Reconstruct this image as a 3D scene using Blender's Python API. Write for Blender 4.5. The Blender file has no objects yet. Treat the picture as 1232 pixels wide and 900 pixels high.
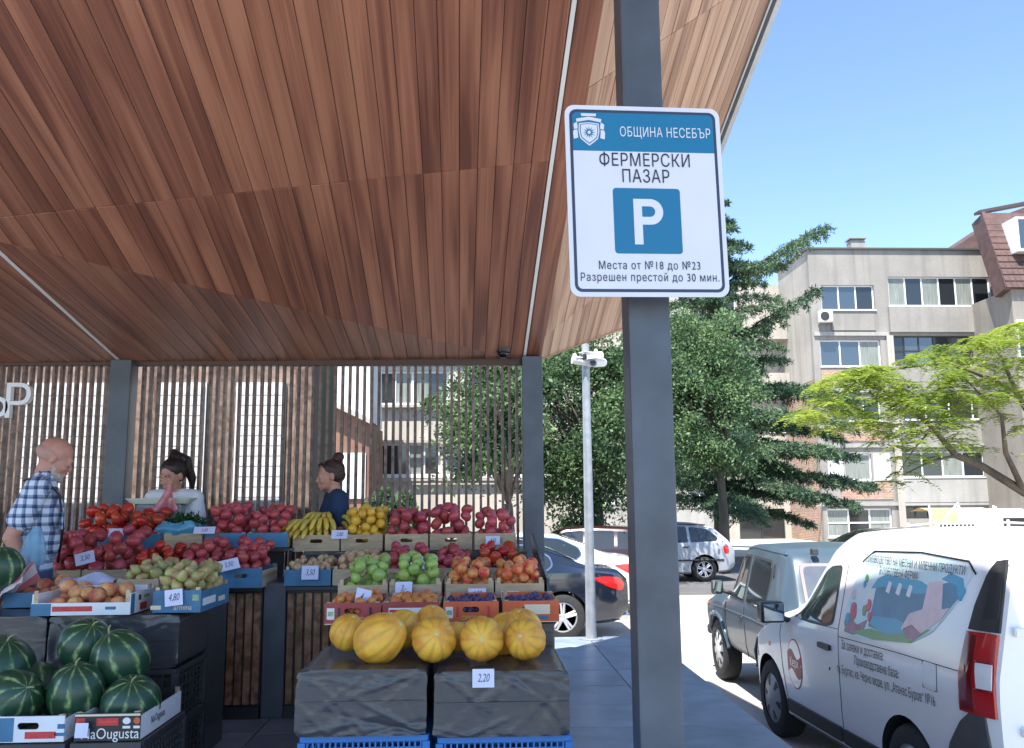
import bpy, bmesh, math, random
import numpy as np
from mathutils import Vector, Matrix, Euler, noise
random.seed(7); np.random.seed(7)
SC = bpy.context.scene
COL = SC.collection
R = math.radians
# ------------------------------------------------------------------ camera
FPX, HOR, CAMZ = 1060.0, 607.0, 1.3          # focal length in photo pixels, horizon row, eye height
PITCH = math.atan((HOR - 450) / FPX); YAW = R(2.4); ROLL = R(-0.45)
CAMR = Matrix.Rotation(-YAW, 3, 'Z') @ Matrix.Rotation(math.pi/2 + PITCH, 3, 'X') @ Matrix.Rotation(ROLL, 3, 'Z')
CAMP = Vector((0, 0, CAMZ))
cam = bpy.data.cameras.new('camera'); cam.sensor_width = 36; cam.sensor_fit = 'HORIZONTAL'
cam.lens = 36 * FPX / 1232; cam.clip_start = 0.05; cam.clip_end = 3000
camo = bpy.data.objects.new('camera', cam); COL.objects.link(camo)
camo.matrix_world = Matrix.Translation(CAMP) @ CAMR.to_4x4()
SC.camera = camo
# ------------------------------------------------------------------ sky, sun, exposure
SUN_DIR = Vector((-0.215, -0.44, 1.0)).normalized()      # towards the sun
sun_el = math.asin(SUN_DIR.z); sun_az = math.atan2(SUN_DIR.x, SUN_DIR.y)
W = bpy.data.worlds.new('World'); SC.world = W; W.use_nodes = True
nt = W.node_tree; bg = nt.nodes['Background']
sky = nt.nodes.new('ShaderNodeTexSky'); sky.sky_type = 'NISHITA'; sky.sun_disc = False
sky.sun_elevation = sun_el; sky.sun_rotation = sun_az
sky.altitude = 0; sky.air_density = 0.85; sky.dust_density = 0.2; sky.ozone_density = 3.0
nt.links.new(sky.outputs[0], bg.inputs[0]); bg.inputs[1].default_value = 0.13
sl = bpy.data.lights.new('sun', 'SUN'); sl.energy = 4.6; sl.angle = R(0.53); sl.color = (1, 0.95, 0.87)
so = bpy.data.objects.new('sun', sl); COL.objects.link(so)
so.rotation_euler = SUN_DIR.to_track_quat('Z', 'Y').to_euler()
SC.view_settings.view_transform = 'Standard'; SC.view_settings.look = 'None'
SC.view_settings.gamma = 1; SC.view_settings.use_curve_mapping = False
SC.view_settings.exposure = 1.48
SC.render.engine = 'CYCLES'
try:
    SC.cycles.use_denoising = True; SC.cycles.max_bounces = 8; SC.cycles.diffuse_bounces = 5
    SC.cycles.transparent_max_bounces = 12; SC.cycles.sample_clamp_indirect = 8
except Exception: pass
# ------------------------------------------------------------------ placing helpers: a pixel plus a known plane gives a real point
def ray(u, v): return CAMR @ Vector((u - 616, 450 - v, -FPX))
def atY(u, v, Y): d = ray(u, v); return CAMP + d * (Y / d.y)
def atZ(u, v, Z): d = ray(u, v); return CAMP + d * ((Z - CAMZ) / d.z)
def hit(u, v, pt, n): d = ray(u, v); return CAMP + d * ((pt - CAMP).dot(n) / d.dot(n))
# ------------------------------------------------------------------ object helpers
def tag(o, label=None, cat=None, group=None, kind=None):
    if label: o['label'] = label
    if cat: o['category'] = cat
    if group: o['group'] = group
    if kind: o['kind'] = kind
    return o
def thing(name, label, cat, loc=(0, 0, 0), rz=0.0, group=None):
    o = bpy.data.objects.new(name, None); COL.objects.link(o); o.empty_display_size = .1
    o.location = loc; o.rotation_euler = (0, 0, rz)
    return tag(o, label, cat, group)
def link(name, me, parent=None, loc=None, rot=None, scale=None):
    o = bpy.data.objects.new(name, me); COL.objects.link(o)
    if parent: o.parent = parent
    if loc is not None: o.location = loc
    if rot is not None: o.rotation_euler = rot
    if scale is not None: o.scale = scale
    return o
class MB:
    def __init__(s): s.v = []; s.f = []; s.m = []
    def add(s, vs, fs, m=0):
        b = len(s.v); s.v += [tuple(p) for p in vs]; s.f += [tuple(i + b for i in f) for f in fs]; s.m += [m] * len(fs); return s
    def box(s, c, d, m=0, rot=None):
        x, y, z = d[0]/2, d[1]/2, d[2]/2
        vs = [Vector((i, j, k)) for k in (-z, z) for j in (-y, y) for i in (-x, x)]
        if rot is not None:
            M_ = rot if isinstance(rot, Matrix) else Euler(rot).to_matrix()
            vs = [M_ @ p for p in vs]
        c = Vector(c)
        return s.add([p + c for p in vs], [(0, 2, 3, 1), (4, 5, 7, 6), (0, 1, 5, 4), (2, 6, 7, 3), (0, 4, 6, 2), (1, 3, 7, 5)], m)
    def span(s, x0, x1, y0, y1, z0, z1, m=0): return s.box(((x0+x1)/2, (y0+y1)/2, (z0+z1)/2), (abs(x1-x0), abs(y1-y0), abs(z1-z0)), m)
    def prism(s, poly, off, m=0):
        n = len(poly); off = Vector(off)
        a = [Vector(p) for p in poly]; b = [p + off for p in a]
        s.add(a + b, [tuple(range(n))[::-1], tuple(range(n, 2*n))] + [(i, (i+1) % n, n + (i+1) % n, n + i) for i in range(n)], m); return s
    def tube(s, pts, rad, n=8, m=0, cap=True, flat=1.0):
        pts = [Vector(p) for p in pts]
        if not hasattr(rad, '__len__'): rad = [rad] * len(pts)
        vs = []; up = None
        for i, p in enumerate(pts):
            t = (pts[min(i+1, len(pts)-1)] - pts[max(i-1, 0)]).normalized()
            if up is None:
                up = t.orthogonal().normalized() if abs(t.z) > .9 else Vector((0, 0, 1))
            a = t.cross(up)
            if a.length < 1e-4: a = t.orthogonal()
            a.normalize(); b = a.cross(t).normalized(); up = b
            for k in range(n):
                an = 2*math.pi*k/n; vs.append(p + a*math.cos(an)*rad[i] + b*math.sin(an)*rad[i]*flat)
        fs = []
        for i in range(len(pts)-1):
            for k in range(n):
                fs.append((i*n+k, i*n+(k+1) % n, (i+1)*n+(k+1) % n, (i+1)*n+k))
        if cap: fs.append(tuple(range(n))[::-1]); fs.append(tuple((len(pts)-1)*n + k for k in range(n)))
        return s.add(vs, fs, m)
    def lathe(s, prof, n=24, m=0, axis='Z', c=(0, 0, 0), cap=True):
        vs = []
        for r, z in prof:
            for k in range(n):
                a = 2*math.pi*k/n; p = (r*math.cos(a), r*math.sin(a), z)
                if axis == 'X': p = (p[2], p[0], p[1])
                if axis == 'Y': p = (p[1], p[2], p[0])
                vs.append(Vector(p) + Vector(c))
        fs = []
        for i in range(len(prof)-1):
            for k in range(n): fs.append((i*n+k, i*n+(k+1) % n, (i+1)*n+(k+1) % n, (i+1)*n+k))
        if cap: fs.append(tuple(range(n))[::-1]); fs.append(tuple((len(prof)-1)*n + k for k in range(n)))
        return s.add(vs, fs, m)
    def grid(s, P, m=0, wrap=False):
        """P: list of rows of points"""
        nr, nc = len(P), len(P[0]); vs = [p for r in P for p in r]; fs = []
        for i in range(nr-1):
            for j in range(nc if wrap else nc-1):
                fs.append((i*nc+j, i*nc+(j+1) % nc, (i+1)*nc+(j+1) % nc, (i+1)*nc+j))
        return s.add(vs, fs, m)
    def mesh(s, name, mats, smooth=False, bevel=0, fixn=False, seg=1):
        me = bpy.data.meshes.new(name); me.from_pydata(s.v, [], s.f)
        for m in (mats if isinstance(mats, (list, tuple)) else [mats]): me.materials.append(m)
        me.polygons.foreach_set('material_index', s.m)
        if bevel or fixn:
            bm = bmesh.new(); bm.from_mesh(me)
            if fixn:
                bmesh.ops.remove_doubles(bm, verts=bm.verts, dist=1e-5); bmesh.ops.recalc_face_normals(bm, faces=bm.faces)
            if bevel:
                es = [e for e in bm.edges if len(e.link_faces) == 2 and e.calc_face_angle(0) > .5]
                bmesh.ops.bevel(bm, geom=es, offset=bevel, segments=seg, affect='EDGES', profile=.6, clamp_overlap=True)
            bm.to_mesh(me); bm.free()
        if smooth is True: me.polygons.foreach_set('use_smooth', [True]*len(me.polygons))
        elif smooth:
            me.polygons.foreach_set('use_smooth', [True]*len(me.polygons)); me.set_sharp_from_angle(angle=R(smooth))
        me.update(); return me
    def build(s, name, mats, parent=None, smooth=False, bevel=0, fixn=False, loc=None, rot=None, seg=1):
        return link(name, s.mesh(name, mats, smooth, bevel, fixn, seg), parent, loc, rot)
def evaluated(o, name):
    """mesh of o with its modifiers applied; o is removed"""
    dg = bpy.context.evaluated_depsgraph_get(); dg.update()
    me = bpy.data.meshes.new_from_object(o.evaluated_get(dg)); me.name = name
    bpy.data.objects.remove(o); return me
# ------------------------------------------------------------------ materials
MATS = {}
def mat(name, col, rough=.6, metal=0., var=0., vscale=6., bump=0., bscale=40., rand=0., stretch=(1, 1, 1), spec=.5, trans=0., alpha=1., col2=None,
        coat=0., emit=None, detail=4., sss=0., randhue=None):
    """procedural surface: base colour with noise towards col2, grain relief and a per-object shift"""
    if name in MATS: return MATS[name]
    m = bpy.data.materials.new(name); m.use_nodes = True; MATS[name] = m
    n = m.node_tree.nodes; l = m.node_tree.links; b = n['Principled BSDF']
    b.inputs['Roughness'].default_value = rough; b.inputs['Metallic'].default_value = metal
    b.inputs['Specular IOR Level'].default_value = spec
    if coat: b.inputs['Coat Weight'].default_value = coat; b.inputs['Coat Roughness'].default_value = .06
    if sss: b.inputs['Subsurface Weight'].default_value = sss; b.inputs['Subsurface Radius'].default_value = (.02, .008, .004)
    c4 = (*col, 1)
    tc = n.new('ShaderNodeTexCoord'); mp = n.new('ShaderNodeMapping'); mp.inputs['Scale'].default_value = stretch
    oi = n.new('ShaderNodeObjectInfo'); ad = n.new('ShaderNodeVectorMath'); ad.operation = 'ADD'
    mu = n.new('ShaderNodeMath'); mu.operation = 'MULTIPLY'; mu.inputs[1].default_value = 37.
    l.new(oi.outputs['Random'], mu.inputs[0]); l.new(tc.outputs['Object'], mp.inputs[0]); l.new(mp.outputs[0], ad.inputs[0]); l.new(mu.outputs[0], ad.inputs[1])
    vec = ad.outputs[0]; out = None
    if var or col2:
        nz = n.new('ShaderNodeTexNoise'); nz.inputs['Scale'].default_value = vscale; nz.inputs['Detail'].default_value = detail
        l.new(vec, nz.inputs['Vector'])
        rp = n.new('ShaderNodeValToRGB'); e = rp.color_ramp.elements
        if col2: e[0].color = (*col2, 1); e[1].color = c4; e[0].position = .35; e[1].position = .65
        else:
            e[0].color = (*[max(0, x*(1-var)) for x in col], 1); e[1].color = (*[min(1, x*(1+var)) for x in col], 1); e[0].position = .3; e[1].position = .7
        l.new(nz.outputs['Fac'], rp.inputs[0]); out = rp.outputs[0]
    if rand or randhue:
        hs = n.new('ShaderNodeHueSaturation')
        if out: l.new(out, hs.inputs['Color'])
        else: hs.inputs['Color'].default_value = c4
        mr = n.new('ShaderNodeMapRange'); mr.inputs['To Min'].default_value = 1-rand; mr.inputs['To Max'].default_value = 1+rand
        l.new(oi.outputs['Random'], mr.inputs['Value']); l.new(mr.outputs[0], hs.inputs['Value'])
        if randhue:
            m2 = n.new('ShaderNodeMath'); m2.operation = 'MULTIPLY'; m2.inputs[1].default_value = 7.31; m3 = n.new('ShaderNodeMath'); m3.operation = 'FRACT'
            mr2 = n.new('ShaderNodeMapRange'); mr2.inputs['To Min'].default_value = .5-randhue; mr2.inputs['To Max'].default_value = .5+randhue
            l.new(oi.outputs['Random'], m2.inputs[0]); l.new(m2.outputs[0], m3.inputs[0]); l.new(m3.outputs[0], mr2.inputs['Value']); l.new(mr2.outputs[0], hs.inputs['Hue'])
        out = hs.outputs[0]
    if out: l.new(out, b.inputs['Base Color'])
    else: b.inputs['Base Color'].default_value = c4
    if bump:
        nb = n.new('ShaderNodeTexNoise'); nb.inputs['Scale'].default_value = bscale; nb.inputs['Detail'].default_value = 5; l.new(vec, nb.inputs['Vector'])
        bp = n.new('ShaderNodeBump'); bp.inputs['Strength'].default_value = bump; bp.inputs['Distance'].default_value = .02
        l.new(nb.outputs['Fac'], bp.inputs['Height']); l.new(bp.outputs[0], b.inputs['Normal'])
    if trans: b.inputs['Transmission Weight'].default_value = trans
    if alpha < 1: b.inputs['Alpha'].default_value = alpha
    return m
def leafmat(name, c1, c2, scale=1.2, tr=.35, rough=.5):
    m = bpy.data.materials.new(name); m.use_nodes = True; n = m.node_tree.nodes; l = m.node_tree.links; b = n['Principled BSDF']
    b.inputs['Roughness'].default_value = rough; b.inputs['Specular IOR Level'].default_value = .3
    g = n.new('ShaderNodeNewGeometry'); nz = n.new('ShaderNodeTexNoise'); nz.inputs['Scale'].default_value = scale; nz.inputs['Detail'].default_value = 3
    tc = n.new('ShaderNodeTexCoord'); l.new(tc.outputs['Object'], nz.inputs['Vector'])
    mx = n.new('ShaderNodeMath'); mx.operation = 'MULTIPLY_ADD'; mx.inputs[1].default_value = .4; l.new(g.outputs['Random Per Island'], mx.inputs[0]); l.new(nz.outputs['Fac'], mx.inputs[2])
    rp = n.new('ShaderNodeValToRGB'); e = rp.color_ramp.elements; e[0].color = (*c1, 1); e[1].color = (*c2, 1); e[0].position = .45; e[1].position = .95
    l.new(mx.outputs[0], rp.inputs[0]); l.new(rp.outputs[0], b.inputs['Base Color'])
    t = n.new('ShaderNodeBsdfTranslucent'); ms = n.new('ShaderNodeMixShader'); ms.inputs[0].default_value = tr
    l.new(rp.outputs[0], t.inputs[0]); l.new(b.outputs[0], ms.inputs[1]); l.new(t.outputs[0], ms.inputs[2])
    l.new(ms.outputs[0], n['Material Output'].inputs['Surface']); return m
def woodmat(name, dark, mid, light, rough=.45, sx=9., sy=.5, rand=.14):
    """grain running along local Y: broad figure, fine streaks, dark cathedral rings"""
    m = bpy.data.materials.new(name); m.use_nodes = True; n = m.node_tree.nodes; l = m.node_tree.links; b = n['Principled BSDF']
    b.inputs['Roughness'].default_value = rough; b.inputs['Specular IOR Level'].default_value = .35
    tc = n.new('ShaderNodeTexCoord'); oi = n.new('ShaderNodeObjectInfo'); ad = n.new('ShaderNodeVectorMath'); ad.operation = 'ADD'
    mu = n.new('ShaderNodeMath'); mu.operation = 'MULTIPLY'; mu.inputs[1].default_value = 53.
    l.new(oi.outputs['Random'], mu.inputs[0]); l.new(tc.outputs['Object'], ad.inputs[0]); l.new(mu.outputs[0], ad.inputs[1])
    def nz(scale, sc, detail, dist=0):
        mp = n.new('ShaderNodeMapping'); mp.inputs['Scale'].default_value = sc; t = n.new('ShaderNodeTexNoise')
        t.inputs['Scale'].default_value = scale; t.inputs['Detail'].default_value = detail; t.inputs['Distortion'].default_value = dist
        l.new(ad.outputs[0], mp.inputs[0]); l.new(mp.outputs[0], t.inputs['Vector']); return t.outputs['Fac']
    a = nz(1., (sx, sy, sx), 2, .6); c = nz(1., (sx*9, sy*2, sx*9), 3)
    mx = n.new('ShaderNodeMath'); mx.operation = 'MULTIPLY_ADD'; mx.inputs[1].default_value = .38; l.new(c, mx.inputs[0]); l.new(a, mx.inputs[2])
    rp = n.new('ShaderNodeValToRGB'); e = rp.color_ramp.elements
    e[0].color = (*dark, 1); e[0].position = .52; e[1].color = (*light, 1); e[1].position = .88
    k = e.new(.66); k.color = (*mid, 1)
    l.new(mx.outputs[0], rp.inputs[0])
    hs = n.new('ShaderNodeHueSaturation'); mr = n.new('ShaderNodeMapRange'); mr.inputs['To Min'].default_value = 1-rand; mr.inputs['To Max'].default_value = 1+rand
    l.new(oi.outputs['Random'], mr.inputs['Value']); l.new(mr.outputs[0], hs.inputs['Value']); l.new(rp.outputs[0], hs.inputs['Color'])
    l.new(hs.outputs[0], b.inputs['Base Color'])
    bp = n.new('ShaderNodeBump'); bp.inputs['Strength'].default_value = .15; bp.inputs['Distance'].default_value = .004; l.new(c, bp.inputs['Height']); l.new(bp.outputs[0], b.inputs['Normal'])
    return m
from mathutils.geometry import delaunay_2d_cdt
def glyphs(s_, size, ext=.0006, align='CENTER', shear=0., bold=0., spacing=1., name='lettering'):
    """lettering as a clean mesh: outlines of the built-in font filled by winding number (its own fill breaks on overlapping strokes)"""
    cu = bpy.data.curves.new(name, 'FONT'); cu.body = s_; cu.size = size*1000; cu.align_x = align; cu.align_y = 'CENTER'
    cu.shear = shear; cu.offset = bold*1000; cu.space_character = spacing; cu.resolution_u = 4; cu.fill_mode = 'NONE' if 'NONE' in [e.identifier for e in cu.bl_rna.properties['fill_mode'].enum_items] else cu.fill_mode
    cu.dimensions = '3D'; cu.fill_mode = 'FULL' if False else cu.fill_mode
    o = bpy.data.objects.new(name, cu); COL.objects.link(o); me = evaluated(o, name); bpy.data.curves.remove(cu)
    V_ = [(v.co.x, v.co.y) for v in me.vertices]; nx_ = {}
    for e in me.edges: nx_.setdefault(e.vertices[0], []).append(e.vertices[1])
    bpy.data.meshes.remove(me); loops = []; used = set()
    for a in list(nx_):
        if a in used: continue
        lp = [a]; used.add(a); b = nx_[a][0]
        while b not in used and b in nx_: lp.append(b); used.add(b); b = nx_[b][0]
        if len(lp) > 2: loops.append([V_[k] for k in lp])
    out = MB()
    # letters apart: group loops by overlapping x extents
    L_ = sorted(loops, key=lambda l: min(p[0] for p in l)); grp = []
    for l in L_:
        x0, x1 = min(p[0] for p in l), max(p[0] for p in l)
        if grp and x0 < grp[-1][1]: grp[-1][0].append(l); grp[-1][1] = max(grp[-1][1], x1)
        else: grp.append([[l], x1])
    for ls, _ in grp:
        pts = []; ed = []
        for l in ls: n0 = len(pts); pts += [Vector(p) for p in l]; ed += [(n0+k, n0+(k+1) % len(l)) for k in range(len(l))]
        vs, _e, fs, *_r = delaunay_2d_cdt(pts, ed, [], 0, .01)
        keep = []
        for f in fs:
            cx = sum(vs[k].x for k in f)/len(f); cy = sum(vs[k].y for k in f)/len(f); w = 0
            for l in ls:
                for k in range(len(l)):
                    (ax_, ay), (bx_, by) = l[k], l[(k+1) % len(l)]
                    if (ay <= cy) != (by <= cy):
                        t = (cy-ay)/(by-ay)
                        if ax_+t*(bx_-ax_) > cx: w += 1 if by > ay else -1
            if w: keep.append(f)
        z = ext; out.add([(v.x/1000, v.y/1000, z) for v in vs], keep)
        if ext > .002:
            cnt = {}
            for f in keep:
                for k in range(len(f)): e = (f[k], f[(k+1) % len(f)]); cnt[e] = 1
            n0 = len(out.v)-len(vs); m0 = len(out.v); out.v += [(v.x/1000, v.y/1000, -ext) for v in vs]
            for (a, b) in cnt:
                if (b, a) not in cnt: out.f.append((n0+a, m0+a, m0+b, n0+b)); out.m.append(0)
    bm = bmesh.new(); me = bpy.data.meshes.new(name); me.from_pydata(out.v, [], out.f); bm.from_mesh(me)
    bmesh.ops.delete(bm, geom=[v for v in bm.verts if not v.link_faces], context='VERTS'); bm.to_mesh(me); bm.free(); return me
def text(s, size, m, parent, loc, rot=(math.pi/2, 0, 0), name='lettering', align='CENTER', ext=.0006, shear=0., bold=0., xs=1., spacing=1.):
    me = glyphs(s, size, ext, align, shear, bold, spacing, name); me.materials.append(m)
    return link(name, me, parent, loc, rot, (xs, 1, 1))
def disc_poly(cx, cz, r, n=24, a0=0, a1=2*math.pi): return [(cx + r*math.cos(a0+(a1-a0)*i/n), cz + r*math.sin(a0+(a1-a0)*i/n)) for i in range(n)]
def rrect(w, h, r, n=5, cx=0, cz=0):
    out = []
    for sx, sz, a in ((1, 1, 0), (-1, 1, 90), (-1, -1, 180), (1, -1, 270)):
        for i in range(n+1):
            t = R(a + 90*i/n); out.append((cx + sx*(w/2-r) + r*math.cos(t), cz + sz*(h/2-r) + r*math.sin(t)))
    return out
def plate(poly, y0, thick, m, name, parent, **k):
    """outline in (x, z) made into a thin plate whose front is at y0 (towards -y)"""
    b = MB(); b.prism([(x, y0, z) for x, z in poly], (0, thick, 0)); return b.build(name, m, parent, fixn=True, **k)
STEEL = mat('powder_coated_steel', (.072, .086, .105), .42, 0, .22, 5, .05, 70, detail=8)
WHITE = mat('white_paint', (.8, .8, .8), .4, var=.04)
BLACKP = mat('black_paint', (.02, .02, .022), .4)
GALV = mat('galvanised_steel', (.33, .35, .38), .45, .4, .15, 12)
DARK = mat('painted_inner_shade', (.015, .015, .016), .8)
# ================================================================== ground
ROADZ = -0.68
asph = mat('sunbleached_asphalt', (.38, .355, .32), .9, var=.26, vscale=.8, bump=.25, bscale=60, detail=8)
g = MB(); g.add([(-400, -60, ROADZ), (400, -60, ROADZ), (400, 900, ROADZ), (-400, 900, ROADZ)], [(0, 1, 2, 3)])
tag(g.build('road', asph), kind='structure')
tarm = mat('dark_asphalt', (.10, .10, .105), .9, var=.25, vscale=.8, bump=.3, bscale=70, detail=8)
g = MB(); g.add([(-60, 19.5, ROADZ+.004), (60, 19.5, ROADZ+.004), (60, 33, ROADZ+.004), (-60, 33, ROADZ+.004)], [(0, 1, 2, 3)])
tag(g.build('street', tarm), kind='structure')
# raised market pavement with its tiles
PX1, PY1 = 1.70, 8.98
g = MB(); g.span(-9, PX1-.004, -4, PY1-.004, ROADZ-.05, -.022)
pav = tag(g.build('pavement', mat('pavement_bed', (.12, .125, .13), .9)), kind='structure')
tilem = mat('grey_stone_tile', (.215, .265, .335), .36, var=.22, vscale=5.0, bump=.08, bscale=30, rand=.11, detail=7)
tm = MB(); TW, TD = .595, .595
tm.box((0, 0, -.01), (TW-.008, TD-.008, .02)); tme = tm.mesh('tile', tilem, bevel=.0025)
ny = 14; nx = 12
for j in range(ny):
    for i in range(nx):
        x = PX1 - TW*(i+.5); y = PY1 - TD*(j+.5)
        if y < .9: continue
        link('tile', tme, pav, (x, y, random.uniform(-.0015, .0005)), (random.uniform(-.0015, .0015), random.uniform(-.0015, .0015), random.choice((0, math.pi))))
# ================================================================== canopy
WY = 7.0                                      # the slat screen stands here
W1 = atY(149, 437, WY); W2 = atY(630, 433, WY)
pdir = ray(552, 995); pdir = pdir / pdir.y     # run of the boards: away and down
# plane A: through W2, contains pdir, rises to the right
def planeA_normal(sz):
    sy = .065 + .39*sz
    s = Vector((1, sy, sz)); n = s.cross(pdir); return (n if n.z > 0 else -n).normalized()
def seam_err(sz):
    n = planeA_normal(sz); a = hit(0, 260, W2, n); b = hit(656, 193, W2, n)
    return (b-a).dot(pdir)
lo, hi = .0, .5
for _ in range(40):
    mid = (lo+hi)/2
    if seam_err(lo)*seam_err(mid) <= 0: hi = mid
    else: lo = mid
nA = planeA_normal((lo+hi)/2)
X = hit(-15, 288, W2, nA)
nB = (W2-W1).cross(X-W1); nB = (nB if nB.z > 0 else -nB).normalized()
PB = hit(651, 431, W2, nA)
CR = atY(780, 387, 8.0)
d_ = ray(780, 387); CR = CAMP + d_*((PX1+.0)/d_.x)       # canopy corner stands over the kerb
nE = pdir.cross(CR-PB); nE = (nE if nE.z > 0 else -nE).normalized()
YF = .7                                       # front edge of the canopy
def back(P, y=YF): return P - pdir*(P.y-y)
canopy = thing('market_canopy', 'big slanted market canopy lined with reddish brown boards and grey edge trim', 'canopy', (0, 0, 0))
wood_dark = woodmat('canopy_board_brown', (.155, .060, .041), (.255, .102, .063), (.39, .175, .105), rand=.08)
wood_bounce_lit = woodmat('canopy_board_bounce_lit', (.24, .125, .075), (.40, .235, .15), (.54, .36, .25), rand=.10)  # same boards, with bounce light from the sunlit road put into the colour
slabm = mat('canopy_roof_sheet', (.07, .06, .055), .7)
def clip(poly, n2, c, keep_less):
    out = []
    for i in range(len(poly)):
        a, b = poly[i], poly[(i+1) % len(poly)]
        da = a[0]*n2[0]+a[1]*n2[1]-c; db = b[0]*n2[0]+b[1]*n2[1]-c
        if not keep_less: da, db = -da, -db
        if da <= 0: out.append(a)
        if (da < 0) != (db < 0) and abs(da-db) > 1e-9:
            t = da/(da-db); out.append((a[0]+(b[0]-a[0])*t, a[1]+(b[1]-a[1])*t))
    return out
def boards(poly, n, width, m, seams=(), gap=.003, along=None, thick=.014):
    """line a planar 3-D polygon (seen from below) with boards, each its own object; seams are points where the rows end"""
    p = (along or pdir).normalized(); p = (p - n*p.dot(n)).normalized()
    w = p.cross(n).normalized()
    O = poly[0]
    P2 = [((q-O).dot(w), (q-O).dot(p)) for q in poly]
    fr = Matrix((w, p, n)).transposed().to_4x4()
    ws = [q[0] for q in P2]; w0, w1 = min(ws), max(ws); nb = max(1, round((w1-w0)/width)); bw = (w1-w0)/nb
    cuts = sorted((q-O).dot(p) for q in seams)
    rows = list(zip([-1e3]+cuts, cuts+[1e3]))
    for i in range(nb):
        s1 = clip(clip(P2, (1, 0), w0+bw*i+gap/2, False), (1, 0), w0+bw*(i+1)-gap/2, True)
        if len(s1) < 3: continue
        for r0, r1 in rows:
            s2 = s1
            if r0 > -999: s2 = clip(s2, (0, 1), r0+gap/2, False)
            if r1 < 999 and len(s2) > 2: s2 = clip(s2, (0, 1), r1-gap/2, True)
            if len(s2) < 3: continue
            ar = abs(sum(s2[k][0]*s2[(k+1) % len(s2)][1]-s2[(k+1) % len(s2)][0]*s2[k][1] for k in range(len(s2))))/2
            if ar < .002: continue
            cx = sum(q[0] for q in s2)/len(s2); cy = sum(q[1] for q in s2)/len(s2)
            b = MB(); dz = random.uniform(-.0012, .0012)
            b.prism([(q[0]-cx, q[1]-cy, dz) for q in s2], (0, 0, thick))
            o = b.build('plank', m, canopy, fixn=True, bevel=.002)
            o.matrix_local = Matrix.Translation(O + w*cx + p*cy) @ fr
    sl_ = MB(); sl_.prism([q + n*(thick+.012) for q in poly], n*.16); sl_.build('roof_sheet', slabm, canopy, fixn=True)
PLW = .102
seamA = [hit(319, 229, W2, nA)]
seamA.append(seamA[0] - pdir*2.44)
W2g = W2 + Vector((-.012, 0, 0)); W2h = W2 + Vector((.02, 0, 0))
boards([X, W2g, back(W2g), back(X)], nA, PLW, wood_dark, seamA)
boards([W2h, PB, back(PB), back(W2h)], nA, PLW, wood_dark, seamA)
boards([X, W1, W2g], nB, PLW, wood_dark)
onB = lambda x, y: Vector((x, y, W1.z - (nB.x*(x-W1.x)+nB.y*(y-W1.y))/nB.z))
WL = onB(-8.5, WY); XL = onB(X.x-5.5, X.y)
W1g = W1 + Vector((-.02, 0, 0))
boards([WL, W1g, X+Vector((-.02, 0, 0)), XL], nB, PLW, wood_dark)
XF = back(X); 
nC = (X-XL).cross(XF-XL); nC = (nC if nC.z > 0 else -nC).normalized()
boards([XL, X, XF], nC, .2, wood_dark)
seamE = [hit(794, 50, PB, nE), hit(680, 415, PB, nE)]
PBe = PB + nE*.0
boards([PBe, CR, back(CR), back(PBe)], nE, .105, wood_bounce_lit, [hit(794, 50, PB, nE), hit(794, 50, PB, nE)+pdir*2.44])
def cover(a, b, nl, nr):
    """unseen strip added above the boards to block sun leaks where two fields meet; nl / nr are the fields' normals to the left and right of a-b"""
    p = (b-a).normalized(); a = a-p*.05; b = b+p*.05
    for n, w0, w1 in ((nl, -.2, .0), (nr, .0, .2)):
        s_ = p.cross(n).normalized(); u = n*.04; k = MB()
        k.prism([a + s_*w0 + u, a + s_*w1 + u, b + s_*w1 + u, b + s_*w0 + u], n*.16); k.build('sun_leak_cover', slabm, canopy, fixn=True)
def cov2(a, b, n1, n2, in1):
    """in1 is a point inside the first field"""
    s_ = (b-a).normalized().cross(n1)
    if (in1-a).dot(s_) < 0: cover(a, b, n1, n2)
    else: cover(a, b, n2, n1)
cov2(W2, back(W2), nA, nA, X); cov2(PB, back(PB), nA, nE, W2); cov2(X, W2, nA, nB, back(W2)); cov2(XL, X, nB, nC, WL); cov2(X, XF, nA, nC, W2)
# light strips between the board fields
ledm = mat('white_light_strip', (.8, .8, .78), .4)
def strip(a, b, n, w, m, name, th=.012, drop=.004):
    p = (b-a).normalized(); s = p.cross(n).normalized()
    k = MB(); k.prism([a - s*w/2 - n*drop, b - s*w/2 - n*drop, b + s*w/2 - n*drop, a + s*w/2 - n*drop], n*th); return k.build(name, m, canopy, fixn=True)
strip(W2 + Vector((.004, -.03, .01)), back(W2 + Vector((.004, 0, 0))), nA, .022, ledm, 'light_strip')
strip(W1 + Vector((-.01, -.03, .003)), X + (X-W1).normalized()*.3 + Vector((-.01, 0, 0)), nB, .022, ledm, 'light_strip')
# edge trim along the right-hand eave: pale lip, black groove, grey fascia
outw = pdir.cross(nE).normalized()
if outw.x < 0: outw = -outw
trimg = mat('grey_fascia_metal', (.33, .34, .35), .4, .2, .1, 8)
def rail(o0, o1, z0, z1, m, name):
    a, b = CR + pdir*.0, back(CR); k = MB()
    k.prism([a+outw*o0+nE*z0, a+outw*o1+nE*z0, a+outw*o1+nE*z1, a+outw*o0+nE*z1], b-a); k.build(name, m, canopy, fixn=True)
rail(.0, .022, -.012, .10, trimg, 'eave_lip'); rail(.022, .062, .02, .11, BLACKP, 'eave_groove'); rail(.062, .13, -.02, .24, trimg, 'fascia')
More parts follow.
